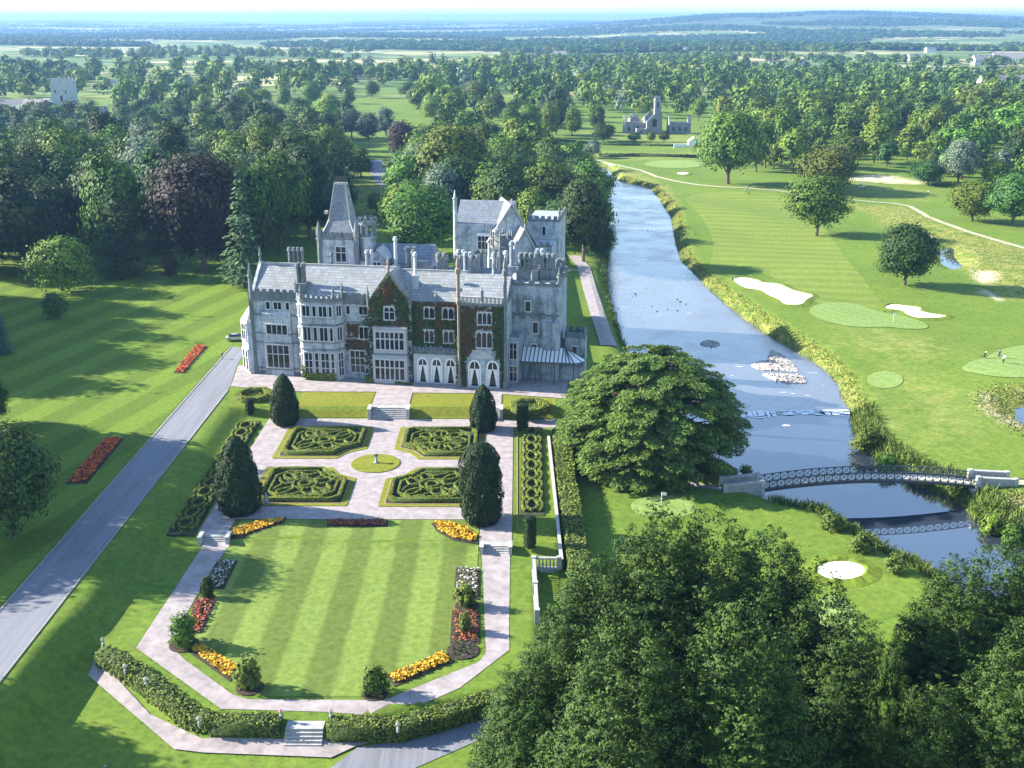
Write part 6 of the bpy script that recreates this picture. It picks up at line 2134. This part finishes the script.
# people: one skinned body each, with hair and clothing pieces
def person(px, py, label, top, pose=0, face_to=0.0, off=(0, 0)):
    x, y, z = att(px, py)
    t = thing('person', label, 'person', (x + off[0], y + off[1], z + .1), face_to)
    bend = .28 if pose == 1 else 0.0
    V = [(0, 0, .95), (0, .02 + bend * .4, 1.2), (0, .03 + bend * .9, 1.42), (0, .05 + bend * 1.1, 1.54), (0, .07 + bend * 1.2, 1.68),
         (-.11, 0, .90), (-.13, .03, .50), (-.14, 0, .08), (-.14, .14, .05), (.11, 0, .90), (.13, .03, .50), (.14, 0, .08), (.14, .14, .05),
         (-.20, .03 + bend * .9, 1.40), (-.27, .05 + bend, 1.14), (-.16, .25 + bend, .95), (.20, .03 + bend * .9, 1.40), (.27, .05 + bend, 1.14), (.14, .25 + bend, .97)]
    E_ = [(0, 1), (1, 2), (2, 3), (3, 4), (0, 5), (5, 6), (6, 7), (7, 8), (0, 9), (9, 10), (10, 11), (11, 12), (2, 13), (13, 14), (14, 15), (2, 16), (16, 17), (17, 18)]
    rad = [.15, .14, .15, .06, .105, .095, .07, .05, .045, .095, .07, .05, .045, .07, .05, .035, .07, .05, .035]
    me = bpy.data.meshes.new('body')
    me.from_pydata(V, E_, [])
    me.materials.append(M['skin'])
    o = link('body', me, t)
    md = o.modifiers.new('skin', 'SKIN')
    for i, r in enumerate(rad):
        me.skin_vertices[0].data[i].radius = (r, r)
    me.skin_vertices[0].data[0].use_root = True
    o.modifiers.new('sub', 'SUBSURF').render_levels = 1
    hy = .07 + bend * 1.2
    MB().lathe(0, hy - .02, [(.112, 1.68), (.118, 1.74), (.085, 1.80), (.02, 1.82)], 10).build('hair', M['hair'], t, smooth=True)
    sh = MB().bar((0, .0, .96), (0, .03 + bend * .9, 1.46), .20, 10, 0, .17)
    for s in (-1, 1):
        sh.bar((s * .17, .03 + bend * .9, 1.42), (s * .26, .05 + bend, 1.15), .088, 8, 0, .075)
    sh.build('shirt', M[top], t, smooth=True)
    tr = MB()
    for s in (-1, 1):
        tr.bar((s * .09, 0, .98), (s * .13, .03, .5), .125, 8, 0, .095)
        tr.bar((s * .13, .03, .5), (s * .14, 0, .10), .095, 8, 0, .075)
    tr.build('trousers', M['cloth_dark'], t, smooth=True)
    return t
person(999, 358, 'golfer in dark clothes standing at the back of the right hand green', 'cloth_dark', 0, 2.4)
person(1003, 363.5, 'golfer in a pale shirt bending over a putt on the right hand green', 'cloth_white', 1, -1.2)
person(746, 193, 'golfer in a white shirt on the fairway near the cart path, left of another', 'cloth_white', 0, 1.0)
person(749, 195, 'golfer in dark clothes on the fairway near the cart path, right of another', 'cloth_dark', 0, -2.0)
person(747, 190.5, 'golfer in a pale pink top behind two others near the cart path', 'cloth_pink', 0, .4)
person(928, 195, 'golfer in a white shirt walking on the grass below the small round tree', 'cloth_white', 0, 2.0)
def golf_trolley(px, py, label):
    x, y, z = att(px, py)
    t = thing('golf_trolley', label, 'golf trolley', (x, y, z + .1), .6)
    MB().bar((0, 0, .25), (.25, 0, 1.1), .17, 8, 0, .2).build('bag', M['cloth_dark'], t)
    w = MB()
    for s in (-1, 1):
        w.bar((.05, s * .32, .16), (.05, s * .37, .16), .16, 12)
    w.build('wheel', M['tyre'], t)
    f = MB().bar((.05, -.34, .16), (.05, .34, .16), .03, 4).bar((.05, 0, .16), (.55, 0, .95), .03, 4)
    f.build('frame', M['iron'], t)
    c = MB()
    for i in range(4):
        c.bar((.2 + .04 * i, -.06 + .04 * i, 1.0), (.30 + .05 * i, -.08 + .05 * i, 1.32), .02, 4)
    c.build('golf_club', M['car_paint'], t)
golf_trolley(984, 358.5, 'dark golf bag on a trolley at the left of the right hand green')
def buggy(px, py, label):
    x, y, z = att(px, py)
    t = thing('golf_buggy', label, 'golf buggy', (x, y, z + .1), .4)
    MB().prism([(-1.2, -.55), (1.2, -.5), (1.2, .5), (-1.2, .55)], .3, .65).prism([(-1.15, -.5), (-.3, -.5), (-.3, .5), (-1.15, .5)], .65, .85).prism([(.75, -.48), (1.15, -.45), (1.15, .45), (.75, .48)], .65, 1.0, 0, .8).build('body', M['far_white'], t)
    MB().box(-1.1, .8, -.6, .6, 1.85, 1.95).build('roof', M['far_white'], t)
    p = MB()
    for a in ((-1, -.5), (-1, .5), (.7, -.5), (.7, .5)):
        p.bar((a[0], a[1], .6), (a[0] * .95, a[1], 1.86), .03, 4)
    p.build('roof_post', M['iron'], t)
    MB().box(-.75, -.25, -.48, .48, .85, 1.0).box(-.85, -.75, -.48, .48, .9, 1.35).build('seat', M['cloth_dark'], t)
    for sx in (-.8, .8):
        for sy in (-.55, .55):
            MB().bar((sx, sy - .08, .25), (sx, sy + .08, .25), .25, 12).build('wheel', M['tyre'], t)
buggy(862, 188, 'small white golf buggy in the tree shade on the far fairway')

# ---------------------------------------------------------------- footbridge
N0, N1 = at(761, 490, -1.35), at(978, 486, -1.35)
d = np.array([N1[0] - N0[0], N1[1] - N0[1]]); BL = float(np.linalg.norm(d)); d /= BL
BW = 2.5
br = thing('footbridge', 'arched iron lattice footbridge with cream deck over the river pool', 'footbridge', (N0[0], N0[1], 0), math.atan2(d[1], d[0]))
dz = lambda s: -1.35 + 1.25 * 4 * (s / BL) * (1 - s / BL)
deck, girds = MB(), (MB(), MB())
np_ = 28
for i in range(np_):
    a, b_ = BL * i / np_, BL * (i + 1) / np_
    v = [(a, .05, dz(a)), (b_, .05, dz(b_)), (b_, BW - .05, dz(b_)), (a, BW - .05, dz(a))]
    v += [(p[0], p[1], p[2] - .12) for p in v]
    deck.add(v, [(0, 1, 2, 3), (7, 6, 5, 4), (0, 4, 5, 1), (2, 6, 7, 3)])
    for y, gird in ((0, girds[0]), (BW, girds[1])):
        gird.obox((a, y), (b_, y), .14, dz(a) - .42, dz(a) + .02, 0, dz(b_) - .42, dz(b_) + .02)
deck.build('deck', M['deck'], br)
for gird in girds:
    gird.build('girder', M['iron'], br)
for y in (0, BW):
    rl = MB()
    for i in range(np_):
        a, b_ = BL * i / np_, BL * (i + 1) / np_
        rl.bar((a, y, dz(a) + .02), (a, y, dz(a) + 1.28), .085, 4)
        rl.bar((a, y, dz(a) + 1.25), (b_, y, dz(b_) + 1.25), .09, 4)
        rl.bar((a, y, dz(a) + .14), (b_, y, dz(b_) + .14), .07, 4)
        rl.bar((a, y, dz(a) + .16), (b_, y, dz(b_) + 1.22), .055, 4)
        rl.bar((a, y, dz(a) + 1.22), (b_, y, dz(b_) + .16), .055, 4)
    rl.build('railing', M['iron'], br)
for (x0, x1, z0, z1) in ((-5.4, .15, -1.55, -1.05), (BL - .15, BL + 5.6, -1.05, -1.5)):
    for y in (-.15, BW + .15):
        w, k = MB(), MB()
        w.obox((x0, y), (x1, y), .42, -4.6, z0 + 1.05, 0, -4.6, z1 + 1.05)
        k.obox((x0 - .1, y), (x1 + .1, y), .62, z0 + 1.05, z0 + 1.24, 0, z1 + 1.05, z1 + 1.24)
        for i in range(11):
            f = (i + .5) / 11
            for sgn in (-1, 1):
                w.obox((x0 + (x1 - x0) * (f - .018), y + sgn * .22), (x0 + (x1 - x0) * (f + .018), y + sgn * .22), .06, z0 + .1 + (z1 - z0) * f, z0 + 1.05 + (z1 - z0) * f)
        for xx, zz in ((x0, z0), (x1, z1)):
            k.box(xx - .3, xx + .3, y - .32, y + .32, -2.2, zz + 1.34)
        w.build('abutment_wall', M['step_stone'], br)
        k.build('wall_coping', M['white_stone'], br)
    MB().obox((x0, BW / 2), (x1, BW / 2), BW - .2, -4.6, z0, 0, -4.6, z1).build('abutment', M['white_stone'], br)
MB().lathe(BL - .4, .2, [(.75, -5.2), (.75, -1.9), (.9, -1.8), (.9, -1.75)], 12).build('pier', M['white_stone'], br)
e0 = (N0[0] + d[0] * (BL + 5.5) - d[1] * BW / 2, N0[1] + d[1] * (BL + 5.5) + d[0] * BW / 2)
sheet('bridge_path', ribbon_poly([e0, (e0[0] + 6, e0[1] - .5), (e0[0] + 14, e0[1] - 2)], 2.2), M['cart_path'], .06, 1.5)

# ---------------------------------------------------------------- shingle banks and stones in the river
def shingle(px, label, hz=.45, seed=0):
    pts = smooth_poly([at(x, y, WATER + .35) for x, y in px], 1)
    cx_, cy_ = sum(p[0] for p in pts) / len(pts), sum(p[1] for p in pts) / len(pts)
    t = MB()
    n = len(pts)
    rg = np.random.default_rng(seed)
    v = [(p[0], p[1], WATER - .5) for p in pts] + [(cx_ + (p[0] - cx_) * .96, cy_ + (p[1] - cy_) * .96, WATER + .42) for p in pts] + [(cx_ + (p[0] - cx_) * .6, cy_ + (p[1] - cy_) * .6, WATER + .3 + hz + rg.uniform(-.1, .1)) for p in pts] + [(cx_, cy_, WATER + .35 + hz)]
    f = [(i, (i + 1) % n, n + (i + 1) % n, n + i) for i in range(n)] + [(n + i, n + (i + 1) % n, 2 * n + (i + 1) % n, 2 * n + i) for i in range(n)] + [(2 * n + i, 2 * n + (i + 1) % n, 3 * n) for i in range(n)]
    t.add(v, f)
    for _ in range(int(n * 6)):
        k = rg.integers(0, n)
        q = rg.uniform(.1, .95)
        x, y = cx_ + (pts[k][0] - cx_) * q, cy_ + (pts[k][1] - cy_) * q
        r = rg.uniform(.12, .45)
        t.prism([(x + r * math.cos(a) * rg.uniform(.7, 1.1), y + r * math.sin(a) * rg.uniform(.7, 1.1)) for a in np.linspace(0, 5.4, 6)], WATER + .2, WATER + .42 + hz * (1 - q) + r * .6, 0, .55)
    return tag(t.build('shingle_bank', M['shingle']), kind='structure')
zz = lambda L: [(720 + x / 7.31, 340 + y / 7.31) for x, y in L]
shingle(zz([(215, 190), (240, 165), (300, 155), (350, 155), (355, 100), (370, 65), (430, 90), (500, 130), (560, 190), (590, 240), (500, 232), (400, 225), (290, 222)]), 'upper', .35, 1)
shingle(zz([(290, 250), (340, 240), (480, 246), (600, 256), (640, 290), (635, 320), (540, 318), (480, 315), (380, 290)]), 'lower', .25, 2)
shingle([(700, 343), (706, 340), (716, 341), (722, 344), (714, 347), (704, 346)], 'small', .2, 3)
rg = np.random.default_rng(17)
for k in range(15):
    px, py = rg.uniform(630, 690), rg.uniform(288, 312)
    if k < 5:
        px, py = ((616, 194), (632, 256), (648, 231), (636, 296), (618, 309))[k]
    x, y = at(px, py, WATER + .3)
    r = rg.uniform(.2, .5)
    o = MB().prism([(r * math.cos(a) * rg.uniform(.7, 1.3), .6 * r * math.sin(a) * rg.uniform(.7, 1.2)) for a in np.linspace(0, 5.4, 7)], -.4, r * .45, 0, .6).build('river_stone', M['rock'], None, (x, y, WATER + .3))
    tag(o, 'dark stone breaking the surface of the upper river', 'stone', 'stones in the upper river')

# ---------------------------------------------------------------- tufts: long grass and reeds along the banks
def tufts(name, pts2, mat, h, n_each, seed, spread=.5, wid=.16):
    rg = np.random.default_rng(seed)
    p = np.repeat(np.array(pts2), n_each, 0)
    n = len(p)
    b_ = p + rg.normal(size=(n, 2)) * spread
    z = tz(b_[:, 0], b_[:, 1])
    hh = h * rg.uniform(.5, 1.3, n)
    lean = rg.normal(size=(n, 2)) * .35 * hh[:, None]
    a = rg.uniform(0, 6.28, n)
    wx = np.stack([np.cos(a), np.sin(a)], 1) * wid * rg.uniform(.6, 1.5, n)[:, None]
    z0 = z - .1
    v = np.stack([np.column_stack([b_ - wx * .5, z0]), np.column_stack([b_ + wx * .5, z0]), np.column_stack([b_ + lean * .6 + wx * .6, z0 + hh * .7]), np.column_stack([b_ + lean, z0 + hh])], 1)
    return tag(link(name, np_mesh(name, v.reshape(-1, 3), quads_for(n), M[mat])), kind='stuff')
def bank_pts(px_line, step, off0, off1, seed, side):
    rg = np.random.default_rng(seed)
    L = [at(x, y, WATER) for x, y in px_line]
    out = []
    for a, b_ in zip(L[:-1], L[1:]):
        l = math.hypot(b_[0] - a[0], b_[1] - a[1])
        nx, ny = (b_[1] - a[1]) / l * side, -(b_[0] - a[0]) / l * side
        for k in range(max(1, int(l / step))):
            f = rg.random(); o = rg.uniform(off0, off1)
            out.append((a[0] + (b_[0] - a[0]) * f + nx * o, a[1] + (b_[1] - a[1]) * f + ny * o))
    return out
tufts('bank_straw_grass', bank_pts(RIV_PX_R[:17], .14, 1.3, 3.4, 1, -1), 'leaf_straw', .34, 3, 1, .7)
tufts('bank_green_grass', bank_pts(RIV_PX_R[:17], .14, .2, 3.6, 2, -1), 'leaf_reed', .42, 3, 2, .4)
tufts('bank_reeds', bank_pts(RIV_PX_R[16:27], .05, -.2, 3.6, 3, -1), 'leaf_reed', 1.25, 4, 3, .35)
tufts('bank_reeds', bank_pts(RIV_PX_L[13:21], .05, -.3, 3.4, 4, 1), 'leaf_reed', 1.4, 5, 4, .4)
tufts('bank_reeds', bank_pts(RIV_PX_L[10:14], .25, -.2, 1.2, 5, 1), 'leaf_reed', .9, 3, 5, .3)
tufts('bank_green_grass', bank_pts(RIV_PX_L[1:9], .25, -.2, 1.6, 6, 1), 'leaf_reed', .9, 3, 6, .3)
rp = []
for p in rough_px[:3]:
    w_ = att2(p)
    gx = rg.uniform(min(a[0] for a in w_), max(a[0] for a in w_), 2600); gy = rg.uniform(min(a[1] for a in w_), max(a[1] for a in w_), 2600)
    k = (sdist(w_, gx, gy) < 0) & (sdist(stream, gx, gy) > .5) & (sdist(pond, gx, gy) > .5)
    rp += list(zip(gx[k], gy[k]))
tufts('rough_straw_grass', rp[::5], 'leaf_straw', .3, 4, 7, 1.3, .2)
tufts('rough_green_grass', rp[::2], 'leaf_reed', .32, 4, 8, 1.6, .24)
# leafy bushes along the pool banks
BU = [(832, 530, 20, 512, 'bright leafy bush on the near bank of the pool, farthest left of the bank bushes'), (862, 552, 22, 532, 'bright leafy bush on the near bank of the pool beside the bridge reflection'), (893, 572, 22, 552, 'bright leafy bush on the near bank of the pool next to the cypresses'),
      (866, 452, 26, 428, 'dark bush on the far bank just above the footbridge'), (886, 474, 22, 454, 'dark bush on the far bank behind the footbridge railing'), (993, 535, 26, 512, 'leafy bush on the right bank of the pool below the bridge end'), (1012, 545, 24, 522, 'leafy bush on the right bank of the pool at the picture edge'), (746, 476, 14, 465, 'low bush at the left bridge end by the water')]
for px, py, w, top, lab in BU:
    tree_px('bank_bush', 'shrub%d' % (px % 2), px, py, w, top, lab, 'leaf_reed' if 'bright' in lab else 'leaf_a', cat='bush')

# grass creeping over the edges of drive and paths
def edge_pts(poly, step, closed=True):
    out = []
    for i in range(len(poly) if closed else len(poly) - 1):
        a, b_ = poly[i][:2], poly[(i + 1) % len(poly)][:2]
        l = math.hypot(b_[0] - a[0], b_[1] - a[1])
        for k in range(int(l / step)):
            f = rg.random()
            out.append((a[0] + (b_[0] - a[0]) * f, a[1] + (b_[1] - a[1]) * f))
    return out
M['leaf_turf'] = leaf_mat('turf_blades', (0.06, 0.11, 0.012), (0.11, 0.16, 0.02), 0.1, 0.0)
ep = edge_pts(ring, .10) + edge_pts([(dl - .3, 80), (dl - .3, 215)], .12, False) + edge_pts([(dr + .3, 80), (dr + .3, 189)], .12, False) + edge_pts(outer[:4], .10, False)
tufts('edge_grass', ep, 'leaf_turf', .12, 2, 21, .10, .22)

# ---------------------------------------------------------------- ruined friary in the park
x, y, z = att(657, 134)
fr = thing('ruined_friary', 'ruined stone friary with a slender tower and roofless gables in the park', 'ruin', (x, y, z), R(4))
def shell(u0, u1, v0, v1, h, gab, name='wall', windows=()):
    """roofless range: four thin walls with gables at both ends of u (along='u') or v"""
    mb = MB()
    t_ = .8
    mb.box(u0, u1, v0, v0 + t_, -1, h)
    mb.box(u0, u1, v1 - t_, v1, -1, h)
    mb.box(u0, u0 + t_, v0 + t_, v1 - t_, -1, h)
    mb.box(u1 - t_, u1, v0 + t_, v1 - t_, -1, h)
    if gab == 'v':
        m_ = (u0 + u1) / 2
        for v in (v0, v1 - t_):
            mb.add([(u0, v, h), (u1, v, h), (m_, v, h + (u1 - u0) * .5), (u0, v + t_, h), (u1, v + t_, h), (m_, v + t_, h + (u1 - u0) * .5)], [(0, 1, 2), (3, 5, 4), (0, 2, 5, 3), (1, 4, 5, 2)])
    if gab == 'u':
        m_ = (v0 + v1) / 2
        for u in (u0, u1 - t_):
            mb.add([(u, v0, h), (u, v1, h), (u, m_, h + (v1 - v0) * .55), (u + t_, v0, h), (u + t_, v1, h), (u + t_, m_, h + (v1 - v0) * .55)], [(0, 2, 1), (3, 4, 5), (0, 3, 5, 2), (1, 2, 5, 4)])
    mb.build(name, M['ruin'], fr)
    for (a, b_, z0, z1) in windows:
        MB().add([(a, v0 - .06, z0), (b_, v0 - .06, z0), (b_, v0 - .06, z1 - .6), ((a + b_) / 2, v0 - .06, z1), (a, v0 - .06, z1 - .6)], [(0, 1, 2, 3, 4)]).build('window', M['glass'], fr)  # dark sheet stands in for the shade inside an open, unglazed window
shell(-6.5, 3.0, 0, 18, 7.5, 'v', 'wall', [(-3.2, -.4, 4.2, 9.2)])
shell(-19.5, -6.3, 4, 12, 6.5, 'u', 'wall', [(-17.5, -16, 1.5, 4), (-12, -10.6, 2.2, 5)])
shell(8.0, 21.5, 3, 11, 6.5, 'u', 'wall', [(10, 11.2, 1.5, 4), (14, 15.2, 1.5, 4), (18, 19.2, 1.5, 4)])
shell(-13.0, -6.6, -2.0, 3.6, 3.4, '', 'wall', [(-10.5, -9.5, .5, 2.5)])
shell(-14.5, -8.5, 14, 22, 8.0, 'v')
mb = MB().box(-.2, 3.6, 9, 12.8, -1, 20.5)
mb.box(3.6, 4.6, 9.5, 11, -1, 12)
mb.build('tower', M['ruin'], fr)
tb = MB()
crenel(tb, (-.1, 9.2), (3.5, 9.2), 20.5, 1.4, .4, .95)
crenel(tb, (-.1, 12.6), (3.5, 12.6), 20.5, 1.4, .4, .95)
tb.build('battlement', M['ruin'], fr)
MB().add([(1.2, 8.94, 15), (2.2, 8.94, 15), (2.2, 8.94, 18), (1.7, 8.94, 18.7), (1.2, 8.94, 18)], [(0, 1, 2, 3, 4)]).build('window', M['glass'], fr)  # tower opening, its dark inside drawn as a flat dark sheet
x, y, z = att(694, 147)
sh_ = thing('ruined_shed', 'small pale ruined stone building half hidden by ivy left of the tall lone tree', 'ruin', (x, y, z))
MB().box(-3, 3, 0, 5, -1, 3).add([(-3, 0, 3), (3, 0, 3), (0, 0, 5.2), (-3, 5, 3), (3, 5, 3), (0, 5, 5.2)], [(0, 1, 2), (3, 5, 4), (0, 2, 5, 3), (1, 4, 5, 2)]).box(-11, -3, .5, 1.2, -1, 1.6).build('wall', M['far_white'], sh_)
MB().add([(.6, -.05, -.2), (2.2, -.05, -.2), (2.2, -.05, 1.6), (1.4, -.05, 2.4), (.6, -.05, 1.6)], [(0, 1, 2, 3, 4)]).build('doorway', M['glass'], sh_)
def hedgerow(px, w, h, label, mat='leaf_a', seed=0, leaf=.8, dens=2.2):
    pts = att2(px)
    zf = lambda p: float(tz(p[0], p[1])) - .1
    tag(hedge_mesh('hedgerow', pts, w, h, 0, mat, dens, leaf, seed=seed, zf=zf), label, 'hedge')
hedgerow([(600, 156.5), (640, 156.5), (700, 158), (706, 155)], 3.0, 1.6, 'low rough hedge across the park below the friary', 'leaf_a', 71)
hedgerow([(560, 141), (600, 144.5), (640, 145.6), (678, 146.5)], 1.2, 1.2, 'thin dark hedge line on the park lawn in front of the friary', 'leaf_c', 72)
hedgerow([(500, 138), (530, 141), (560, 141)], 2.0, 1.4, 'hedge under the row of tall park trees', 'leaf_c', 73)

# ---------------------------------------------------------------- castle ruin far left, with neighbours
x, y, z = att(63, 113)
ca = thing('castle_ruin', 'square battlemented castle tower with broken walls among trees on the far left', 'ruin', (x, y, z + .2), R(-6))
MB().box(-7.2, 7.2, 0, 11, -1, 21.5).build('tower', M['castle_stone'], ca)
tb = MB()
for p, q in (((-7, .2), (7, .2)), ((7, .4), (7, 10.6)), ((7, 10.8), (-7, 10.8)), ((-7, 10.6), (-7, .4))):
    crenel(tb, p, q, 21.5, 2.8, .5, 3.4, 0, 1.0)
tb.build('battlement', M['castle_stone'], ca)
for a, b_, z0, z1 in ((-.8, 1.2, 8, 12.5), (3.6, 4.6, 13.5, 16), (-4.6, -3.4, 14, 16.5)):
    MB().add([(a, -.06, z0), (b_, -.06, z0), (b_, -.06, z1 - .7), ((a + b_) / 2, -.06, z1), (a, -.06, z1 - .7)], [(0, 1, 2, 3, 4)]).build('window', M['glass'], ca)
MB().box(-18, -7.2, 1, 2.2, -1, 8).box(-18, -13, 2.2, 9, -1, 9.5).box(-44, -18, 3, 4, -1, 5.5).box(7.2, 34, 2, 3.2, -1, 5.0).box(14, 20, 3.2, 8, -1, 6.5).build('curtain_wall', M['castle_stone'], ca)
def house(px, py, w, dp, h, rot, label, wallm='far_white', roofm='far_roof', group=None):
    x, y, z = att(px, py)
    t = thing('country_house', label, 'house', (x, y, z), rot, group)
    MB().box(-w / 2, w / 2, -dp / 2, dp / 2, -1.5, h).add([(-w / 2, -dp / 2, h), (-w / 2, dp / 2, h), (-w / 2, 0, h + dp * .4), (w / 2, -dp / 2, h), (w / 2, dp / 2, h), (w / 2, 0, h + dp * .4)], [(0, 2, 1), (3, 4, 5)]).build('wall', M[wallm], t)
    e = .4
    MB().add([(-w / 2 - e, -dp / 2 - e, h - .1), (w / 2 + e, -dp / 2 - e, h - .1), (w / 2 + e, 0, h + dp * .4 + .15), (-w / 2 - e, 0, h + dp * .4 + .15), (-w / 2 - e, dp / 2 + e, h - .1), (w / 2 + e, dp / 2 + e, h - .1)], [(0, 1, 2, 3), (3, 2, 5, 4)]).build('roof', M[roofm], t)
    MB().box(-w * .3 - .5, -w * .3 + .5, -.4, .4, h + dp * .25, h + dp * .4 + 1.6).build('chimney', M['brick'], t)
    for i in range(max(2, int(w / 4))):
        u = -w / 2 + w * (i + .5) / max(2, int(w / 4))
        MB().box(u - .6, u + .6, -dp / 2 - .05, -dp / 2 + .1, h * .35, h * .8).build('window', M['glass'], t)
house(9, 113, 24, 8, 6.5, .1, 'long white house at the far left edge beside the castle ruin')
house(37, 114, 16, 7, 7.5, -.2, 'white house just left of the castle tower')
house(116, 90, 14, 8, 6, .3, 'white house half hidden in trees right of the castle')
house(143, 112, 15, 7, 4, .1, 'low grey house right of the castle among trees', 'ruin')
house(1003, 93, 48, 16, 10, .05, 'large white building at the right edge beyond the wood')
house(985, 65, 40, 14, 9, .1, 'white farm building on the far plain near the right edge, left of a larger one')
house(1012, 63, 60, 16, 9, -.1, 'larger white farm building on the far plain at the right edge')
for px, py in ((803, 69), (860, 70), (915, 60), (690, 52), (560, 56), (600, 62), (930, 52), (448, 50), (150, 42), (300, 44)):
    house(px, py, random.uniform(14, 26), 9, 6, random.uniform(-.5, .5), 'tiny pale farmhouse on the far plain', group='farmhouses on the far plain')

# ---------------------------------------------------------------- small things near the manor
x, y, z = att(237, 341)
car = thing('parked_car', 'silver car parked beside the bay at the left end of the manor', 'car', (x - .2, y + .5, 1.53), R(14))
cb_ = MB()
prof = [(-2.1, .35), (-2.15, .75), (-1.9, .92), (-1.3, .98), (1.15, .95), (2.0, .82), (2.15, .55), (2.1, .35)]
n = len(prof)
cb_.add([(a, -.85, z_) for a, z_ in prof] + [(a, .85, z_) for a, z_ in prof], [tuple(range(n - 1, -1, -1)), tuple(range(n, 2 * n))] + [(i, (i + 1) % n, n + (i + 1) % n, n + i) for i in range(n)])
cb_.build('body', M['car_paint'], car)
cab = [(-1.55, .97), (-1.05, 1.40), (.35, 1.42), (1.05, .96)]
MB().add([(a, -.74, z_) if z_ < 1.2 else (a, -.6, z_) for a, z_ in cab] + [(a, .74, z_) if z_ < 1.2 else (a, .6, z_) for a, z_ in cab], [(3, 2, 1, 0), (4, 5, 6, 7), (0, 1, 5, 4), (1, 2, 6, 5), (2, 3, 7, 6)]).build('window', M['glass'], car)
MB().box(-1.0, .3, -.58, .58, 1.41, 1.45).build('roof', M['car_paint'], car)
for sx in (-1.35, 1.35):
    for sy in (-.8, .8):
        w = MB().bar((sx, sy - .1, .33), (sx, sy + .1, .33), .33, 14).build('wheel', M['tyre'], car)
        MB().bar((sx, sy - .11, .33), (sx, sy + .11, .33), .18, 10).build('rim', M['car_paint'], w)
for sy in (-.6, .6):
    MB().box(2.05, 2.16, sy - .2, sy + .2, .58, .74).build('headlight', M['far_white'], car)
x, y = at(222.5, 359, 1.5)
ln = thing('garden_lantern', 'low black lantern post at the lawn edge beside the drive', 'lantern', (x, y, 1.53))
MB().bar((0, 0, 0), (0, 0, .75), .05, 6).lathe(0, 0, [(.12, -.02), (.12, .05)], 8).build('post', M['iron'], ln)
MB().lathe(0, 0, [(.1, .75), (.2, .95), (.22, 1.15), (.05, 1.3)], 8).build('lamp_head', M['iron'], ln)
x, y = at(97, 772, -1.0)
z = float(tz(x, y))
rk = MB()
rg = np.random.default_rng(4)
base = [(-1.5, -.6), (0, -.9), (1.4, -.5), (1.5, .4), (.2, .8), (-1.4, .5)]
rk.prism(base, -.4, .6, 0, .92)
rk.prism([(-1.3, -.45), (.2, -.6), (1.3, -.4), (1.35, .3), (.2, .55), (-1.1, .35)], .6, 1.1, 0, .7)
rk.prism([(.4, -.35), (1.25, -.3), (1.2, .25), (.4, .35)], 1.0, 1.6, 0, .35)
tag(rk.build('lawn_rock', M['rock'], None, (x, y, z)), 'dark rock with a raised right tip on the lawn at the bottom left edge', 'rock')

# ---------------------------------------------------------------- air
hm = bpy.data.materials.new('haze')
hm.use_nodes = True
hn = hm.node_tree
hn.nodes.clear()
ho = hn.nodes.new('ShaderNodeOutputMaterial')
hv = hn.nodes.new('ShaderNodeVolumePrincipled')
hv.inputs['Color'].default_value = (0.20, 0.37, 0.70, 1)
hv.inputs['Density'].default_value = HAZE
hv.inputs['Anisotropy'].default_value = 0.2
hn.links.new(hv.outputs[0], ho.inputs['Volume'])
tag(MB().box(-27000, 27000, -600, 33500, -8, 190).build('haze', hm), kind='stuff')
